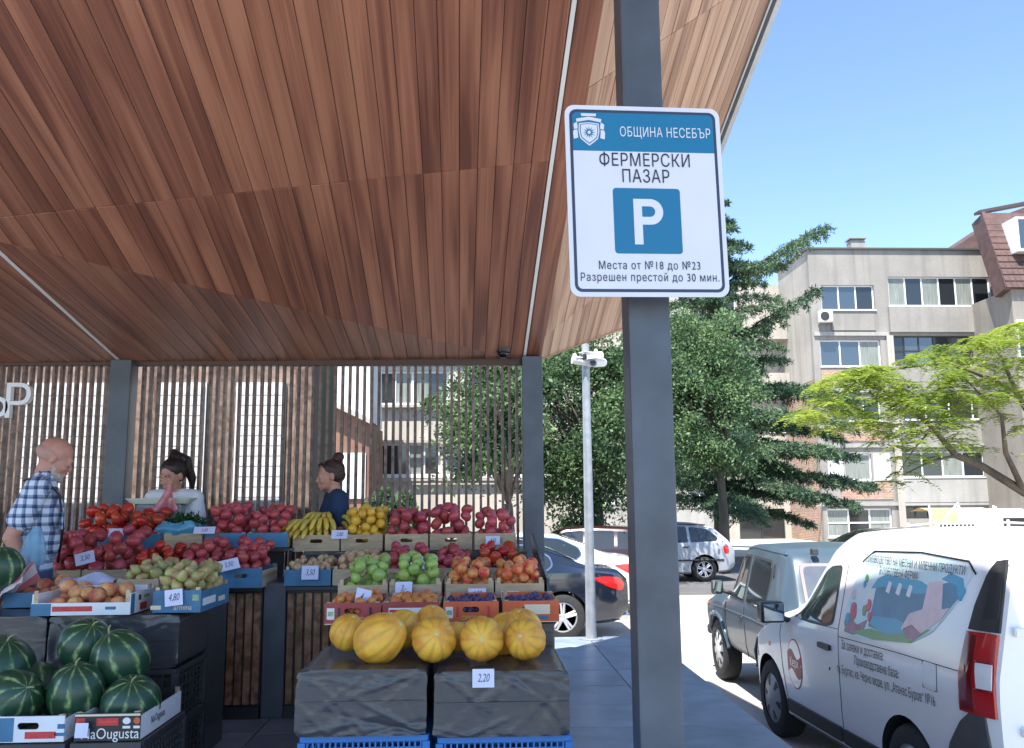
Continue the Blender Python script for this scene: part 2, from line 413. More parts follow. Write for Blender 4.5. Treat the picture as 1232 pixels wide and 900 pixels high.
# rear eave of the overhang, made taller so its shadow reaches further
k = MB(); a, b = PB, CR + outw*.13
bk = Vector((0, .03, 0)); k.prism([a - nE*.012, b - nE*.012, b + nE*.34, a + nE*.34], bk); k.build('rear_fascia', mat('fascia_wood_tone', (.42, .24, .15), .5), canopy, fixn=True)
# posts that carry it
PW = .16
for (u, ztop) in ((148, W1.z+.012), (640, PB.z-.005)):
    p = atY(u, 520, WY); k = MB(); k.span(-PW/2, PW/2, -PW/2, PW/2, 0, ztop); k.build('post', STEEL, canopy, bevel=.008, loc=(p.x+.0, WY-.04, 0), seg=2)
cpl = thing('dome_camera', 'small black dome camera under the canopy beside the corner post', 'camera', atY(606, 421, WY-.35))
cz = .0
hq = hit(606, 421, W2, nA); cpl.location = hq
k = MB(); k.lathe([(.055, .03), (.055, -.005), (.05, -.02)], 20); k.build('housing', BLACKP, cpl, smooth=30)
k = MB(); k.lathe([(.046, -.02), (.045, -.035), (.034, -.056), (.018, -.066), (.004, -.068)], 20); k.build('dome', mat('smoked_dome', (.01, .01, .012), .08), cpl, smooth=True)
# ================================================================== slat screen
screen = thing('slat_screen', 'screen of thin upright dark wood slats closing the back of the market', 'screen', (0, WY, 0))
slatm = woodmat('slat_wood', (.09, .058, .047), (.15, .10, .08), (.22, .155, .125), sx=20, rand=.2)
sm = MB(); SH = W1.z-.02; sm.box((0, 0, SH/2), (.02, .05, SH)); sme = sm.mesh('slat', slatm)
x = -5.4
xr = atY(622, 520, WY).x
pxs = [atY(148, 520, WY).x, atY(640, 520, WY).x]
pitch = .0577
x = xr
while x > -5.5:
    if all(abs(x-q) > PW/2+.012 for q in pxs): link('slat', sme, screen, (x, 0, 0))
    x -= pitch
hm = mat('header_brown', (.07, .04, .03), .5)
k = MB(); k.span(-5.5, pxs[1]-PW/2-.002, -.035, .035, SH-.005, SH+.062); k.build('header_rail', hm, screen, bevel=.003)
k = MB(); k.span(-5.5, pxs[1]-PW/2-.002, -.03, .03, .0, .05); k.build('bottom_rail', hm, screen, bevel=.003)
# raised white letters of the market name
lm = mat('white_acrylic', (.82, .82, .83), .35)
pl = atY(24, 486, WY-.06)
for s_, u in (('Р', 24), ('Ъ', -8)):
    p = atY(u, 486, WY-.04)
    t = thing('wall_letter', {'Р': 'raised white letter P on the slats left of the grey post', 'Ъ': 'raised white letter half cut off at the left edge of the slats'}[s_], 'letter', (p.x, WY-.03, p.z), 0, 'white letters of the wall sign')
    text(s_, .375, lm, t, (0, -.03, 0), ext=.025, bold=.009)
# ================================================================== counters
cwood = woodmat('counter_slat_wood', (.13, .066, .034), (.24, .125, .066), (.36, .20, .11), sx=14, rand=.15)
CY, CT = 5.75, .80
def counter(x0, x1, label):
    t = thing('counter', label, 'counter', ((x0+x1)/2, CY, 0), 0, 'slatted wooden counters'); w = x1-x0
    k = MB(); k.span(-w/2, w/2, .03, .62, .0, CT-.03); k.build('body', BLACKP, t)
    k = MB(); k.span(-w/2-.004, w/2+.004, -.02, .64, CT-.028, CT); k.build('counter_top', mat('counter_top_dark', (.03, .032, .036), .5, var=.2), t, bevel=.004)
    k = MB(); k.span(-w/2, w/2, .006, .028, 0, .075); k.build('plinth', BLACKP, t)
    k = MB(); k.box((0, 0, CT/2+.022), (.043, .024, CT-.128)); me = k.mesh('slat', cwood, bevel=.004)
    n = int(w/.0535)
    for i in range(n): link('slat', me, t, (-w/2 + w*(i+.5)/n, .016, random.uniform(-.002, .002)))
    return t
xa = atY(313, 780, CY).x; xb = atY(343, 780, CY).x
counter(-4.3, xa, 'slatted wood counter under the red tomatoes on the left side')
counter(xb, atY(640, 700, CY).x, 'slatted wood counter behind the melon stand')
k = MB(); k.span(xa+.006, xb-.006, CY+.02, CY+.6, 0, CT+.02); tag(k.build('counter_pillar', STEEL, bevel=.006), 'dark steel panel between the two slatted counters', 'pillar')
# ================================================================== near pole and parking sign
PY = 3.3
p = atY(788.5, 607, PY)
ztop = CAMP.z + 6
# stops just under the boards
zt = PB.z; q = Vector((p.x, PY, 0)); zE = PB.z - (nE.x*(q.x-PB.x)+nE.y*(q.y-PB.y))/nE.z
pole = thing('canopy_column', 'square dark grey steel column carrying the parking sign', 'column', (p.x, PY+.08, 0))
k = MB(); k.span(-.081, .081, -.081, .081, 0, zE+.02); k.build('shaft', STEEL, pole, bevel=.01, seg=2)
k = MB(); k.span(-.14, .14, -.14, .14, 0, .012); k.build('base_plate', STEEL, pole, bevel=.002)
sg = atY(778, 241, 3.17)
sign = thing('parking_sign', 'white and blue farmers market parking sign with a big P', 'sign', sg, R(2.0))
sign.scale = (1.06, 1, 1.085); sign.rotation_euler = (0, R(-.9), R(-2.4-0.0) + R(6.5))
SW, SHH = .572, .688
bl = mat('sign_blue', (.003, .15, .285), .35, var=.05, vscale=3); wh = mat('sign_white', (.66, .66, .70), .3, var=.02); nv = mat('sign_navy_border', (.03, .04, .08), .35); tx = mat('sign_black_print', (.015, .018, .03), .4)
plate(rrect(SW, SHH, .035), 0, .004, wh, 'panel', sign)
plate(rrect(SW-.032, SHH-.032, .026), -.0008, .0008, nv, 'border', sign)
plate(rrect(SW-.054, SHH-.054, .017), -.0016, .0008, wh, 'face', sign)
top = SHH/2-.027
hdr = [q for q in rrect(SW-.054, SHH-.054, .017) if q[1] > SHH/2-.06]
hdr = sorted([q for q in hdr if q[0] > 0], key=lambda q: math.atan2(q[1]-(SHH/2-.044), q[0]-(SW/2-.044))) + sorted([q for q in hdr if q[0] < 0], key=lambda q: -math.atan2(q[0]+(SW/2-.044), q[1]-(SHH/2-.044)))
hdr = [q for q in rrect(SW-.054, SHH-.054, .017)][:12]
zh = SHH/2-.168
plate(hdr + [(-(SW-.054)/2, zh), ((SW-.054)/2, zh)], -.0024, .0008, bl, 'header_field', sign)
plate(rrect(.245, .235, .012, cx=.0, cz=-.075), -.0024, .0008, bl, 'parking_field', sign)
def stext(s, z, h, x=0, m=tx, xs=.82, bold=.0, y=-.0032, sp=1.06, align='CENTER'): return text(s, h, m, sign, (x, y, z), xs=xs, bold=bold, spacing=sp, align=align)
pz = -.078
bowl = [(-.052, .085), (.012, .085)] + [(.012+.048*math.sin(a), .037+.048*math.cos(a)) for a in [i*math.pi/14 for i in range(15)]] + [(.012, -.011), (-.020, -.011), (-.020, -.085), (-.052, -.085)]
inner = [(-.020, .057), (.010, .057)] + [(.010+.0195*math.sin(a), .0375+.0195*math.cos(a)) for a in [i*math.pi/10 for i in range(11)]] + [(.010, .018), (-.020, .018)]
plate([(x*.96, z*.96+pz) for x, z in bowl], -.0032, .0008, wh, 'parking_letter', sign); plate([(x*.96, z*.96+pz) for x, z in inner], -.0040, .0008, bl, 'letter_counter', sign)
stext('ОБЩИНА НЕСЕБЪР', SHH/2-.098, .050, .080, wh, .68, .0016)
stext('ФЕРМЕРСКИ', .142, .066, .0, tx, .78, .0030)
stext('ПАЗАР', .078+.005, .066, .0, tx, .78, .0030)
stext('Места от №18 до №23', -.236, .040, .0, tx, .78, .0014, sp=1.14)
stext('Разрешен престой до 30 мин.', -.278, .040, .0, tx, .78, .0014, sp=1.14)
# town crest in white print
cx, cz = -.2, SHH/2-.098
def crest(pts, m=wh, y=-.0032, name='crest'): plate([(cx+a*.001, cz+b*.001) for a, b in pts], y, .0006, m, name, sign)
sh = [(-36, 30), (0, 34), (36, 30), (38, 0), (32, -26), (16, -40), (0, -52), (-16, -40), (-32, -26), (-38, 0)]
crest(sh); crest([(a*.88, b*.88) for a, b in sh], bl, -.0038)
sh2 = [(a*.80, b*.80) for a, b in sh]; crest(sh2, wh, -.0044)
star = []
for i in range(24):
    r = 23 if i % 2 == 0 else 10
    star.append((r*math.sin(i*math.pi/12), r*math.cos(i*math.pi/12)-4))
crest(star, bl, -.005); crest([(6*math.cos(i*.5236), 6*math.sin(i*.5236)-4) for i in range(12)], wh, -.0056)
crest([(-44, 34), (0, 42), (44, 34), (46, 46), (0, 54), (-46, 46)], wh, -.0044)
crest([(-26, 56), (26, 56), (28, 66), (-28, 66)], wh, -.0044)
for s_ in (-1, 1):
    crest([(s_*44, 34), (s_*56, 26), (s_*54, 10), (s_*58, -6), (s_*56, -28), (s_*40, -24), (s_*42, 0), (s_*41, 20)], wh, -.004)
    crest([(s_*42, 6), (s_*56, 4), (s_*56, 7), (s_*42, 9)], bl, -.0046)
for zc_ in (.13, -.16):
    k = MB(); k.span(-.10, .10, -.003+.012, .009, zc_-.018, zc_+.018); k.span(-.10, -.094, .009, .20, zc_-.018, zc_+.018); k.span(.094, .10, .009, .20, zc_-.018, zc_+.018); k.build('clamp_band', GALV, sign, loc=(.016, .006, 0))
k = MB(); k.span(-.03, .03, .004, .05, .12, .15); k.span(-.03, .03, .004, .05, -.2, -.17); k.build('bracket', GALV, sign)
# ================================================================== black film, boxes, crates
def filmmat():
    m = bpy.data.materials.new('black_plastic_film'); m.use_nodes = True; n = m.node_tree.nodes; l = m.node_tree.links; b = n['Principled BSDF']
    b.inputs['Base Color'].default_value = (.052, .052, .056, 1); b.inputs['Roughness'].default_value = .24; b.inputs['Specular IOR Level'].default_value = .55
    tc = n.new('ShaderNodeTexCoord'); oi = n.new('ShaderNodeObjectInfo'); ad = n.new('ShaderNodeVectorMath'); mu = n.new('ShaderNodeMath'); mu.operation = 'MULTIPLY'; mu.inputs[1].default_value = 19
    l.new(oi.outputs['Random'], mu.inputs[0]); l.new(tc.outputs['Object'], ad.inputs[0]); l.new(mu.outputs[0], ad.inputs[1])
    prev = None
    for sc, rot, st, d in (((3, 16, 16), .6, .20, .012), ((14, 3, 26), -.7, .16, .008), ((2, 2, 2), .2, .12, .04)):
        mp = n.new('ShaderNodeMapping'); mp.inputs['Scale'].default_value = sc; mp.inputs['Rotation'].default_value = (rot, rot*.7, rot)
        t = n.new('ShaderNodeTexNoise'); t.inputs['Scale'].default_value = 1; t.inputs['Detail'].default_value = 3; t.inputs['Distortion'].default_value = 1.2
        l.new(ad.outputs[0], mp.inputs[0]); l.new(mp.outputs[0], t.inputs['Vector'])
        bp = n.new('ShaderNodeBump'); bp.inputs['Strength'].default_value = st; bp.inputs['Distance'].default_value = d
        l.new(t.outputs['Fac'], bp.inputs['Height'])
        if prev: l.new(prev.outputs[0], bp.inputs['Normal'])
        prev = bp
    l.new(prev.outputs[0], b.inputs['Normal']); return m
FILM = filmmat()
def wrapped(label, loc, w, d, h, rz=0, group='boxes wrapped in black film', seed=0):
    """a crate wrapped in film: subdivided box with creases pulled towards the corners, slack folds and a taped seam"""
    rnd = random.Random(seed); bm = bmesh.new(); bmesh.ops.create_cube(bm, size=1)
    bmesh.ops.subdivide_edges(bm, edges=bm.edges, cuts=38, use_grid_fill=True)
    cr = []
    for i in range(80):
        cxs, czs = rnd.choice((-.5, .5)), rnd.choice((-.5, .5)); a = rnd.uniform(0, 2*math.pi)
        cr.append((cxs*w*rnd.choice((.95, .95, .5, .1)), czs*h*.95, a, rnd.uniform(.12, .5), rnd.choice((1, 1, -1))*rnd.uniform(.002, .0065)))
    for v in bm.verts:
        p = Vector((v.co.x*w, v.co.y*d, v.co.z*h)); q = v.co
        nrm = Vector((q.x if abs(q.x) > .499 else 0, q.y if abs(q.y) > .499 else 0, q.z if abs(q.z) > .499 else 0)).normalized()
        o = noise.noise(p*5 + Vector((seed*3.1, 0, 0)))*.003 + noise.noise(Vector((p.x*4, p.y*4, p.z*9+seed)))*.0025
        for cx, cz, a, ln, am in cr:
            dx, dz = p.x-cx, p.z-cz; s_ = dx*math.cos(a)+dz*math.sin(a); t_ = -dx*math.sin(a)+dz*math.cos(a)
            if 0 < s_ < ln: o += am*math.exp(-(t_/(.006+.022*s_))**2)*(1-s_/ln)
        if q.z < -.49: o = min(o, 0)
        if q.z > .49 or q.z > .38: o *= .35
        k = max(0, abs(q.x)-.42)/.08 * max(0, abs(q.z)-.42)/.08
        v.co = p + nrm*(o - .012*k)
        v.co.z += h/2
    me = bpy.data.meshes.new('wrap'); bm.to_mesh(me); bm.free(); me.materials.append(FILM)
    me.polygons.foreach_set('use_smooth', [True]*len(me.polygons)); me.set_sharp_from_angle(angle=R(65))
    t = thing('wrapped_box', label, 'box', loc, rz, group)
    link('film', me, t)
    k = MB(); k.box((0, -d/2-.006, h*.52), (w*.97, .003, .004)); k.build('film_seam', FILM, t)
    return t
def lattice(w, d, h, m, nbx, nby, nbz, bar=.007, parent=None):
    """open plastic crate: lattice walls, solid rim and base"""
    k = MB(); r = .016
    for z in (h-.012, .01):
        for y in (-d/2, d/2): k.box((0, y, z), (w+.012, .018, .024))
        for x in (-w/2, w/2): k.box((x, 0, z), (.018, d-.018, .024))
    for x in (-w/2, w/2):
        for y in (-d/2, d/2): k.box((x*.995, y*.995, h/2), (.03, .03, h-.046))
    k.build('rim_frame', m, parent, bevel=.002)
    k = MB()
    for y in (-d/2+.002, d/2-.002):
        for i in range(1, nbx): k.box((-w/2+w*i/nbx, y, h/2), (bar, .006, h-.03))
        for j in range(1, nbz): k.box((0, y+.0035, h*j/nbz), (w-.02, .004, bar))
    for x in (-w/2+.002, w/2-.002):
        for i in range(1, nby): k.box((x, -d/2+d*i/nby, h/2), (.006, bar, h-.03))
        for j in range(1, nbz): k.box((x+.0035, 0, h*j/nbz), (.004, d-.02, bar))
    tag(k.build('lattice', m, parent), kind='stuff')
    k = MB(); k.box((0, 0, .006), (w-.02, d-.02, .006)); k.build('base', m, parent)
bluep = mat('blue_plastic', (.025, .17, .48), .4, var=.08, rand=.08); blackpl = mat('black_plastic', (.042, .043, .047), .42, var=.2)
GROUND = 0.0
# ---- crate builder: panels with hand holes, corner posts
def mkboard(w, h, th, hole=None):
    """upright board in x/z at y=0, with a rounded hand hole (cx, cz, w, h)"""
    k = MB()
    if not hole: k.box((0, 0, h/2), (w, th, h)); return k
    cx, cz, hw, hh = hole
    k.span(-w/2, cx-hw/2, -th/2, th/2, 0, h); k.span(cx+hw/2, w/2, -th/2, th/2, 0, h)
    k.span(cx-hw/2, cx+hw/2, -th/2, th/2, 0, cz-hh/2); k.span(cx-hw/2, cx+hw/2, -th/2, th/2, cz+hh/2, h)
    for s_ in (-1, 1):
        ex = cx+s_*hw/2
        for t_ in (-1, 1):
            q = [(ex, -th/2, cz+t_*hh/2)] + [(ex - s_*hh/2*(1-math.sin(a)), -th/2, cz+t_*hh/2*math.cos(a)) for a in (0, .4, .8, 1.2, 1.5708)]
            k.prism(q, (0, th, 0))
    return k
pine = woodmat('crate_pine', (.38, .27, .16), (.5, .38, .24), (.60, .48, .33), rough=.7, sx=30, rand=.1)
ply = mat('crate_plywood', (.46, .35, .22), .75, var=.16, vscale=9, stretch=(1, 1, 6), rand=.1, bump=.1)
card_blue = mat('printed_card_blue', (.045, .165, .29), .55, var=.15, vscale=14, rand=.08); card_white = mat('printed_card_white', (.72, .74, .76), .5, var=.06, vscale=10)
card_orange = mat('printed_card_orange', (.62, .12, .035), .5, var=.12, vscale=9, rand=.06); card_red = mat('printed_card_red', (.36, .05, .05), .5, var=.15, vscale=9, rand=.08)
card_black = mat('printed_card_black', (.02, .02, .022), .45); print_red = mat('print_red', (.55, .04, .04), .5, var=.2, vscale=60); print_yellow = mat('print_yellow', (.75, .5, .08), .5)
print_cream = mat('print_cream', (.7, .62, .45), .5); print_green = mat('print_green', (.25, .4, .2), .5, var=.4, vscale=90); label_white = mat('print_white', (.75, .75, .72), .5)
GR_CR = 'fruit crates on the stall'
def crate(label, loc, w, d, h, front=ply, side=ply, rz=0, hole=True, name='fruit_crate', fh=None, tilt=0, post=pine, back=None, grp=GR_CR):
    t = thing(name, label, 'crate', loc, rz, grp); t.rotation_euler = (tilt, 0, rz)
    fh = fh or h; th = .007
    hl = (0, min(h, fh)*.62, min(.085, w*.3), min(.026, fh*.3)) if hole else None
    mkboard(w, fh, th, hl if fh >= h*.8 else None).build('front_panel', front, t, loc=(0, -d/2+th/2, .002))
    mkboard(w, h, th, (0, h*.62, min(.085, w*.3), min(.026, h*.3)) if hole else None).build('back_panel', back or front, t, loc=(0, d/2-th/2, .002))
    for s_ in (-1, 1):
        k = MB(); k.span(-th/2, th/2, -d/2+th+.001, d/2-th-.001, 0, h*.86); k.build('side_panel', side, t, loc=(s_*(w/2-th/2), 0, .002))
        for y_ in (-1, 1):
            hh = h+.004 if (y_ > 0 or fh >= h*.8) else h
            a = MB(); c = .02
            a.prism([(0, 0, 0), (-s_*c, 0, 0), (0, -y_*c, 0)], (0, 0, hh)); a.build('corner_post', post, t, loc=(s_*(w/2-th-.001), y_*(d/2-th-.001), .002), fixn=True)
    k = MB(); k.span(-w/2+th, w/2-th, -d/2+th, d/2-th, .002, .007); k.build('base', ply, t)
    return t
def printline(t, s_, size, m, loc, rot=(math.pi/2, 0, 0), **k): return text(s_, size, m, t, loc, rot, name='print', ext=.0003, **k)
def decal(t, x, z, w, h, m, y, name='print'):
    k = MB(); k.span(x-w/2, x+w/2, y, y+.0008, z-h/2, z+h/2); return k.build(name, m, t)
# ================================================================== fruit shapes
def ball(name, m, r, sy=1., n=14, rings=9, dimple=.0, lobes=0, lob=.0, pear=0., asym=.0, stem=None, seed=0):
    rnd = random.Random(seed); P = []
    for i in range(rings+1):
        t = math.pi*i/rings; row = []
        z = math.cos(t); rr = math.sin(t)
        for j in range(n):
            a = 2*math.pi*j/n; k = 1 + lob*math.cos(lobes*a + seed)*rr
            dz = 0
            if dimple: dz = -dimple*math.exp(-(rr/.32)**2) if z > 0 else dimple*.5*math.exp(-(rr/.25)**2)
            rx = rr*k; zz = z*sy + dz
            if pear: rx *= 1 - pear*max(0, z)**.8*.75; zz = zz*(1+pear*.35*(z > 0)*z)
            p = Vector((rx*math.cos(a), rx*math.sin(a), zz))
            if asym: p *= 1 + asym*noise.noise(p*1.3 + Vector((seed*5.3, 0, 0)))
            row.append(p*r)
        P.append(row)
    k = MB(); k.grid(P, wrap=True)
    if stem: k.tube([(0, 0, r*sy*.72), (r*.06, 0, r*sy*1.0), (r*.16, r*.05, r*sy*1.16)], [r*.07, r*.055, r*.07], 5, 1)
    me = k.mesh(name, [m]+([stem] if stem else []), smooth=True, fixn=True); return me
stemm = mat('fruit_stem', (.12, .09, .04), .8)
def fm(name, c, c2, rough=.35, rand=.15, hue=.0, vs=1., bump=.02): return mat(name, c, rough, var=.2, col2=c2, vscale=vs, rand=rand, randhue=hue, bump=bump, bscale=9, spec=.45, detail=5)
M_TOM = fm('tomato_pink', (.50, .075, .095), (.38, .06, .055), .28, .18, .008, .9); M_TOMR = fm('tomato_red', (.56, .035, .025), (.46, .05, .02), .2, .15, .01, .9)
M_APG = fm('green_apple_skin', (.36, .50, .13), (.28, .44, .09), .25, .12, .01, 1.1); M_PEAR = fm('pear_skin', (.36, .42, .14), (.42, .22, .11), .4, .18, .012, .8)
M_PEACH = fm('peach_skin', (.74, .42, .17), (.46, .09, .06), .65, .2, .012, .75); M_NECT = fm('nectarine_skin', (.56, .055, .045), (.78, .40, .10), .3, .16, .012, .8)
M_APRI = fm('apricot_skin', (.66, .28, .07), (.56, .16, .05), .55, .14, .012, 1.0); M_LEM = fm('yellow_plum_skin', (.76, .46, .05), (.68, .38, .04), .35, .1, .008, 1.2)
M_TAN = fm('pale_potato_skin', (.62, .43, .24), (.52, .33, .17), .65, .15, .008, 1.6); M_PLUM = fm('dark_plum_skin', (.05, .058, .15), (.08, .04, .11), .4, .35, .02, 1.5)
M_BAN = mat('banana_skin', (.74, .52, .07), .45, col2=(.58, .46, .09), vscale=14, rand=.08)
FR = {
 'tomato': [ball('tomato', M_TOM, 1, .80, dimple=.12, lobes=5, lob=.025, asym=.10, seed=s) for s in range(4)],
 'red_tomato': [ball('red_tomato', M_TOMR, 1, .74, dimple=.14, lobes=6, lob=.045, asym=.12, seed=s+9) for s in range(4)],
 'green_apple': [ball('green_apple', M_APG, 1, .9, dimple=.28, asym=.05, seed=s, stem=stemm) for s in range(3)],
 'pear': [ball('pear', M_PEAR, 1, 1.2, pear=.55, asym=.08, seed=s, stem=stemm) for s in range(3)],
 'peach': [ball('peach', M_PEACH, 1, .94, dimple=.16, asym=.06, seed=s) for s in range(3)],
 'nectarine': [ball('nectarine', M_NECT, 1, .95, dimple=.14, asym=.06, seed=s) for s in range(3)],
 'apricot': [ball('apricot', M_APRI, 1, .95, dimple=.1, asym=.06, seed=s, n=12, rings=8) for s in range(2)],
 'yellow_plum': [ball('yellow_plum', M_LEM, 1, 1.02, dimple=.08, asym=.06, seed=s) for s in range(3)],
 'potato': [ball('potato', M_TAN, 1, .86, asym=.2, seed=s, n=12, rings=8) for s in range(3)],
 'plum': [ball('plum', M_PLUM, 1, 1.15, asym=.05, seed=s, n=10, rings=7) for s in range(2)],
}
NKIND = {}
CAMV = [CAMR.col[i].copy() for i in range(3)]
def heap(kind, label, grp, x0, x1, y0, y1, z, r, hgt, cat=None, seed=0, slope=0., maxn=400, crown=None):
    """fruit dropped one by one into a box until the heap reaches its height; z is the floor, slope lifts the back; what no fruit lets show is left out"""
    rnd = random.Random(seed); pts = []; xc, hw = (x0+x1)/2, (x1-x0)/2; fails = 0
    while fails < 60 and len(pts) < maxn:
        best = None
        for _ in range(7):
            rr = r*rnd.uniform(.88, 1.10); x = rnd.uniform(x0+rr*.9, x1-rr*.9) if x1-x0 > 1.8*rr else xc; y = rnd.uniform(y0+rr*.9, y1-rr*.9); zc = z+rr*.8+slope*(y-y0)*.5
            for (a, b, c, q) in pts:
                d2 = (a-x)**2+(b-y)**2; R_ = (q+rr)*.93
                if d2 < R_*R_: zc = max(zc, c+math.sqrt(R_*R_-d2))
            if best is None or zc < best[2]: best = (x, y, zc, rr)
        x, y, zc, rr = best; lim = z+r*.8+hgt*(1-.14*abs((x-xc)/hw)**3)+slope*(y-y0)
        if zc <= lim: pts.append(best)
        else: fails += 1
    # what shows from the market side
    pr = []
    for p in pts:
        d = Vector(p[:3])-CAMP; q = (d.dot(CAMV[0]), d.dot(CAMV[1]), -d.dot(CAMV[2])); pr.append((q[0]/q[2]*FPX*1.5, q[1]/q[2]*FPX*1.5, q[2], p[3]/q[2]*FPX*1.5))
    seen = [False]*len(pts); ord_ = sorted(range(len(pts)), key=lambda k: pr[k][2]); done = []
    for k in ord_:
        cx, cy, dd, rp = pr[k]; tot = vis = 0
        for a in range(8):
            for f in (.35, .75, .95):
                px_, py_ = cx+rp*f*math.cos(a*.785), cy+rp*f*math.sin(a*.785); tot += 1
                if not any((px_-e[0])**2+(py_-e[1])**2 < (e[3]*.97)**2 for e in done): vis += 1
        done.append(pr[k]); seen[k] = vis/tot > .13
    out = []; S_ = [k for k in range(len(pts)) if seen[k]]
    top = max(S_, key=lambda k: pts[k][2])
    for k in S_:
        x, y, zc, rr = pts[k]
        side = 'left' if x < x0+(x1-x0)/3 else 'right' if x > x1-(x1-x0)/3 else 'middle'; dep = 'front' if y < y0+(y1-y0)/3 else 'back' if y > y1-(y1-y0)/3 else 'centre'
        lb = label+', '+('topmost' if k == top else {'middlecentre': 'in the middle'}.get(side+dep, dep+' '+side if dep != 'centre' else 'middle '+side))
        o = link(kind, rnd.choice(FR[kind]), None, (x, y, zc), (rnd.uniform(-1.5, 1.1), rnd.uniform(-1.2, 1.2), rnd.uniform(0, 6.28)), (rr, rr, rr))
        tag(o, lb, cat or kind.replace('_', ' '), grp); out.append(o)
    c_ = cat or kind; NKIND[c_] = NKIND.get(c_, 0)+len(out); return out
# ---- price cards
cardm = mat('price_card_paper', (.66, .68, .86), .6, var=.03); inkm = mat('marker_ink', (.03, .035, .10), .6)
def pcard(s_, label, p, rz=0, tilt=-.25, w=.072, h=.066, roll=0):
    t = thing('price_card', label, 'price card', p, rz, 'handwritten price cards'); t.rotation_euler = (tilt, roll, rz)
    k = MB(); k.box((0, 0, 0), (w, .0012, h)); k.build('card', cardm, t)
    if s_: text(s_, h*.62, inkm, t, (0, -.0012, 0), ext=.0003, shear=.25, xs=.62)
    return t
# ================================================================== right-hand stall (melons, apples, peaches, bananas)
YB = 3.62                                     # front of the melon boxes
def spanx(u0, u1, v, Y): return atY(u0, v, Y).x, atY(u1, v, Y).x
zt_ = atY(430, 806, YB).z; zb_ = atY(430, 886, YB).z
for (u0, u1, lb, sd) in ((356, 513, 'left black wrapped box under the yellow melons', 3), (522, 685, 'right black wrapped box under the yellow melons behind the 2.20 card', 8)):
    a, b = spanx(u0, u1, 840, YB); w = b-a; h = zt_-zb_; dz = -.012 if u0 > 500 else 0
    wrapped(lb, ((a+b)/2, YB+.30, zb_+dz), w, .60, h, seed=sd)
    t = thing('plastic_crate', 'blue plastic lattice crate under the %s melon box' % ('left' if u0 < 500 else 'right'), 'crate', ((a+b)/2+.01, YB+.31, zb_+dz-.225), 0, 'blue crates under the melons')
    lattice(w*.96, .56, .222, bluep, 22, 20, 9, parent=t)
    t2 = thing('plastic_crate', 'lower blue plastic crate standing on the ground under the %s melon box' % ('left' if u0 < 500 else 'right'), 'crate', ((a+b)/2+.01, YB+.31, 0), 0, 'blue crates under the melons')
    lattice(w*.96, .56, zb_+dz-.227, bluep, 22, 20, 8, parent=t2)
# stepped black stand behind, carrying the crates
YT = 4.27; zT1 = atY(430, 752, YT).z
xl, _ = spanx(397, 690, 760, YT); xrr = atY(668, 760, YT).x
std = thing('display_stand', 'black film covered stepped stand behind the melons', 'stand', ((xl+xrr)/2, YT, 0)); sw = xrr-xl
def filmbox(t, x0, x1, y0, y1, z0, z1, name='step'):
    k = MB(); n_ = 10
    k.span(x0, x1, y0, y1, z0, z1); return k.build(name, FILM, t, bevel=.006)
zT2 = zT1+.055
filmbox(std, -sw/2, sw/2, .03, .56, 0, zT1-.003); filmbox(std, -sw/2, sw/2, .562, 1.43, 0, zT2-.003)
# slanted side board
k = MB(); xs_ = sw/2+.01; zs = lambda v, Y: atY(650, v, Y).z
k.prism([(xs_, .55, zT1-.05), (xs_, 1.43, zT1-.05), (xs_, 2.0, CT+.28), (xs_, 1.9, CT+.30), (xs_, .60, zT2+.10)], (.014, 0, 0)); k.build('side_board', FILM, std, fixn=True)
# row 1: printed orange and red boxes
CH = .098
for i, (u0, u1, mf, lb, words) in enumerate(((390, 458, card_red, 'dark red fruit box left end of the lower row', 'OMONOIA'), (460, 528, card_red, 'dark red box with white printed strip of apricots', ''),
        (532, 599, card_orange, 'orange box of dark plums lettered in yellow with open hand hole', 'OMONOIA'), (606, 674, card_orange, 'orange box of dark plums at the right end of the lower row', ''))):
    a, b = spanx(u0, u1, 740, YT); w = b-a; c = (a+b)/2
    t = crate(lb, (c, YT+.225, zT1), w, .44, CH, mf, ply, hole=(i != 1), rz=(0, 0, .02, -.02)[i])
    yf = -.22-.0012
    if words:
        printline(t, words, .030, print_yellow, (.015, yf, .024), xs=.8, bold=.0006)
        decal(t, -w*.39, CH*.52, .035, .052, label_white, yf); decal(t, -w*.39, CH*.52, .026, .020, print_green, yf-.0006)
        decal(t, .0, .004, w*.98, .004, print_cream, yf)
        for q in (-1, 1): decal(t, q*w*.28+.01, CH*.55, .012, .05, print_red if mf is card_orange else card_black, yf)
    elif i == 1:
        decal(t, .01, CH*.62, w*.86, .028, label_white, yf); decal(t, -.07, CH*.62, .06, .012, print_red, yf-.0006); decal(t, 0, .012, w*.95, .008, print_cream, yf)
    if i == 3: decal(t, .03, CH*.62, w*.45, .045, print_cream, yf); decal(t, .0, .022, w*.6, .016, card_blue, yf); decal(t, .0, .004, w*.98, .004, print_cream, yf)
    ix0, ix1 = a+.012, b-.012
    if i < 2: heap('apricot', 'orange apricot in the %s red box of the lower row' % ('first' if i == 0 else 'second'), 'apricots in the %s red box' % ('first' if i == 0 else 'second'), ix0, ix1, YT+.02, YT+.43, zT1+.04, .024, .05, seed=i)
    else: heap('plum', 'small dark blue plum in the %s orange box' % ('lettered' if i == 2 else 'right end'), 'plums in the %s orange box' % ('lettered' if i == 2 else 'right end'), ix0, ix1, YT+.02, YT+.43, zT1+.042, .0165, .055, seed=i, maxn=110)
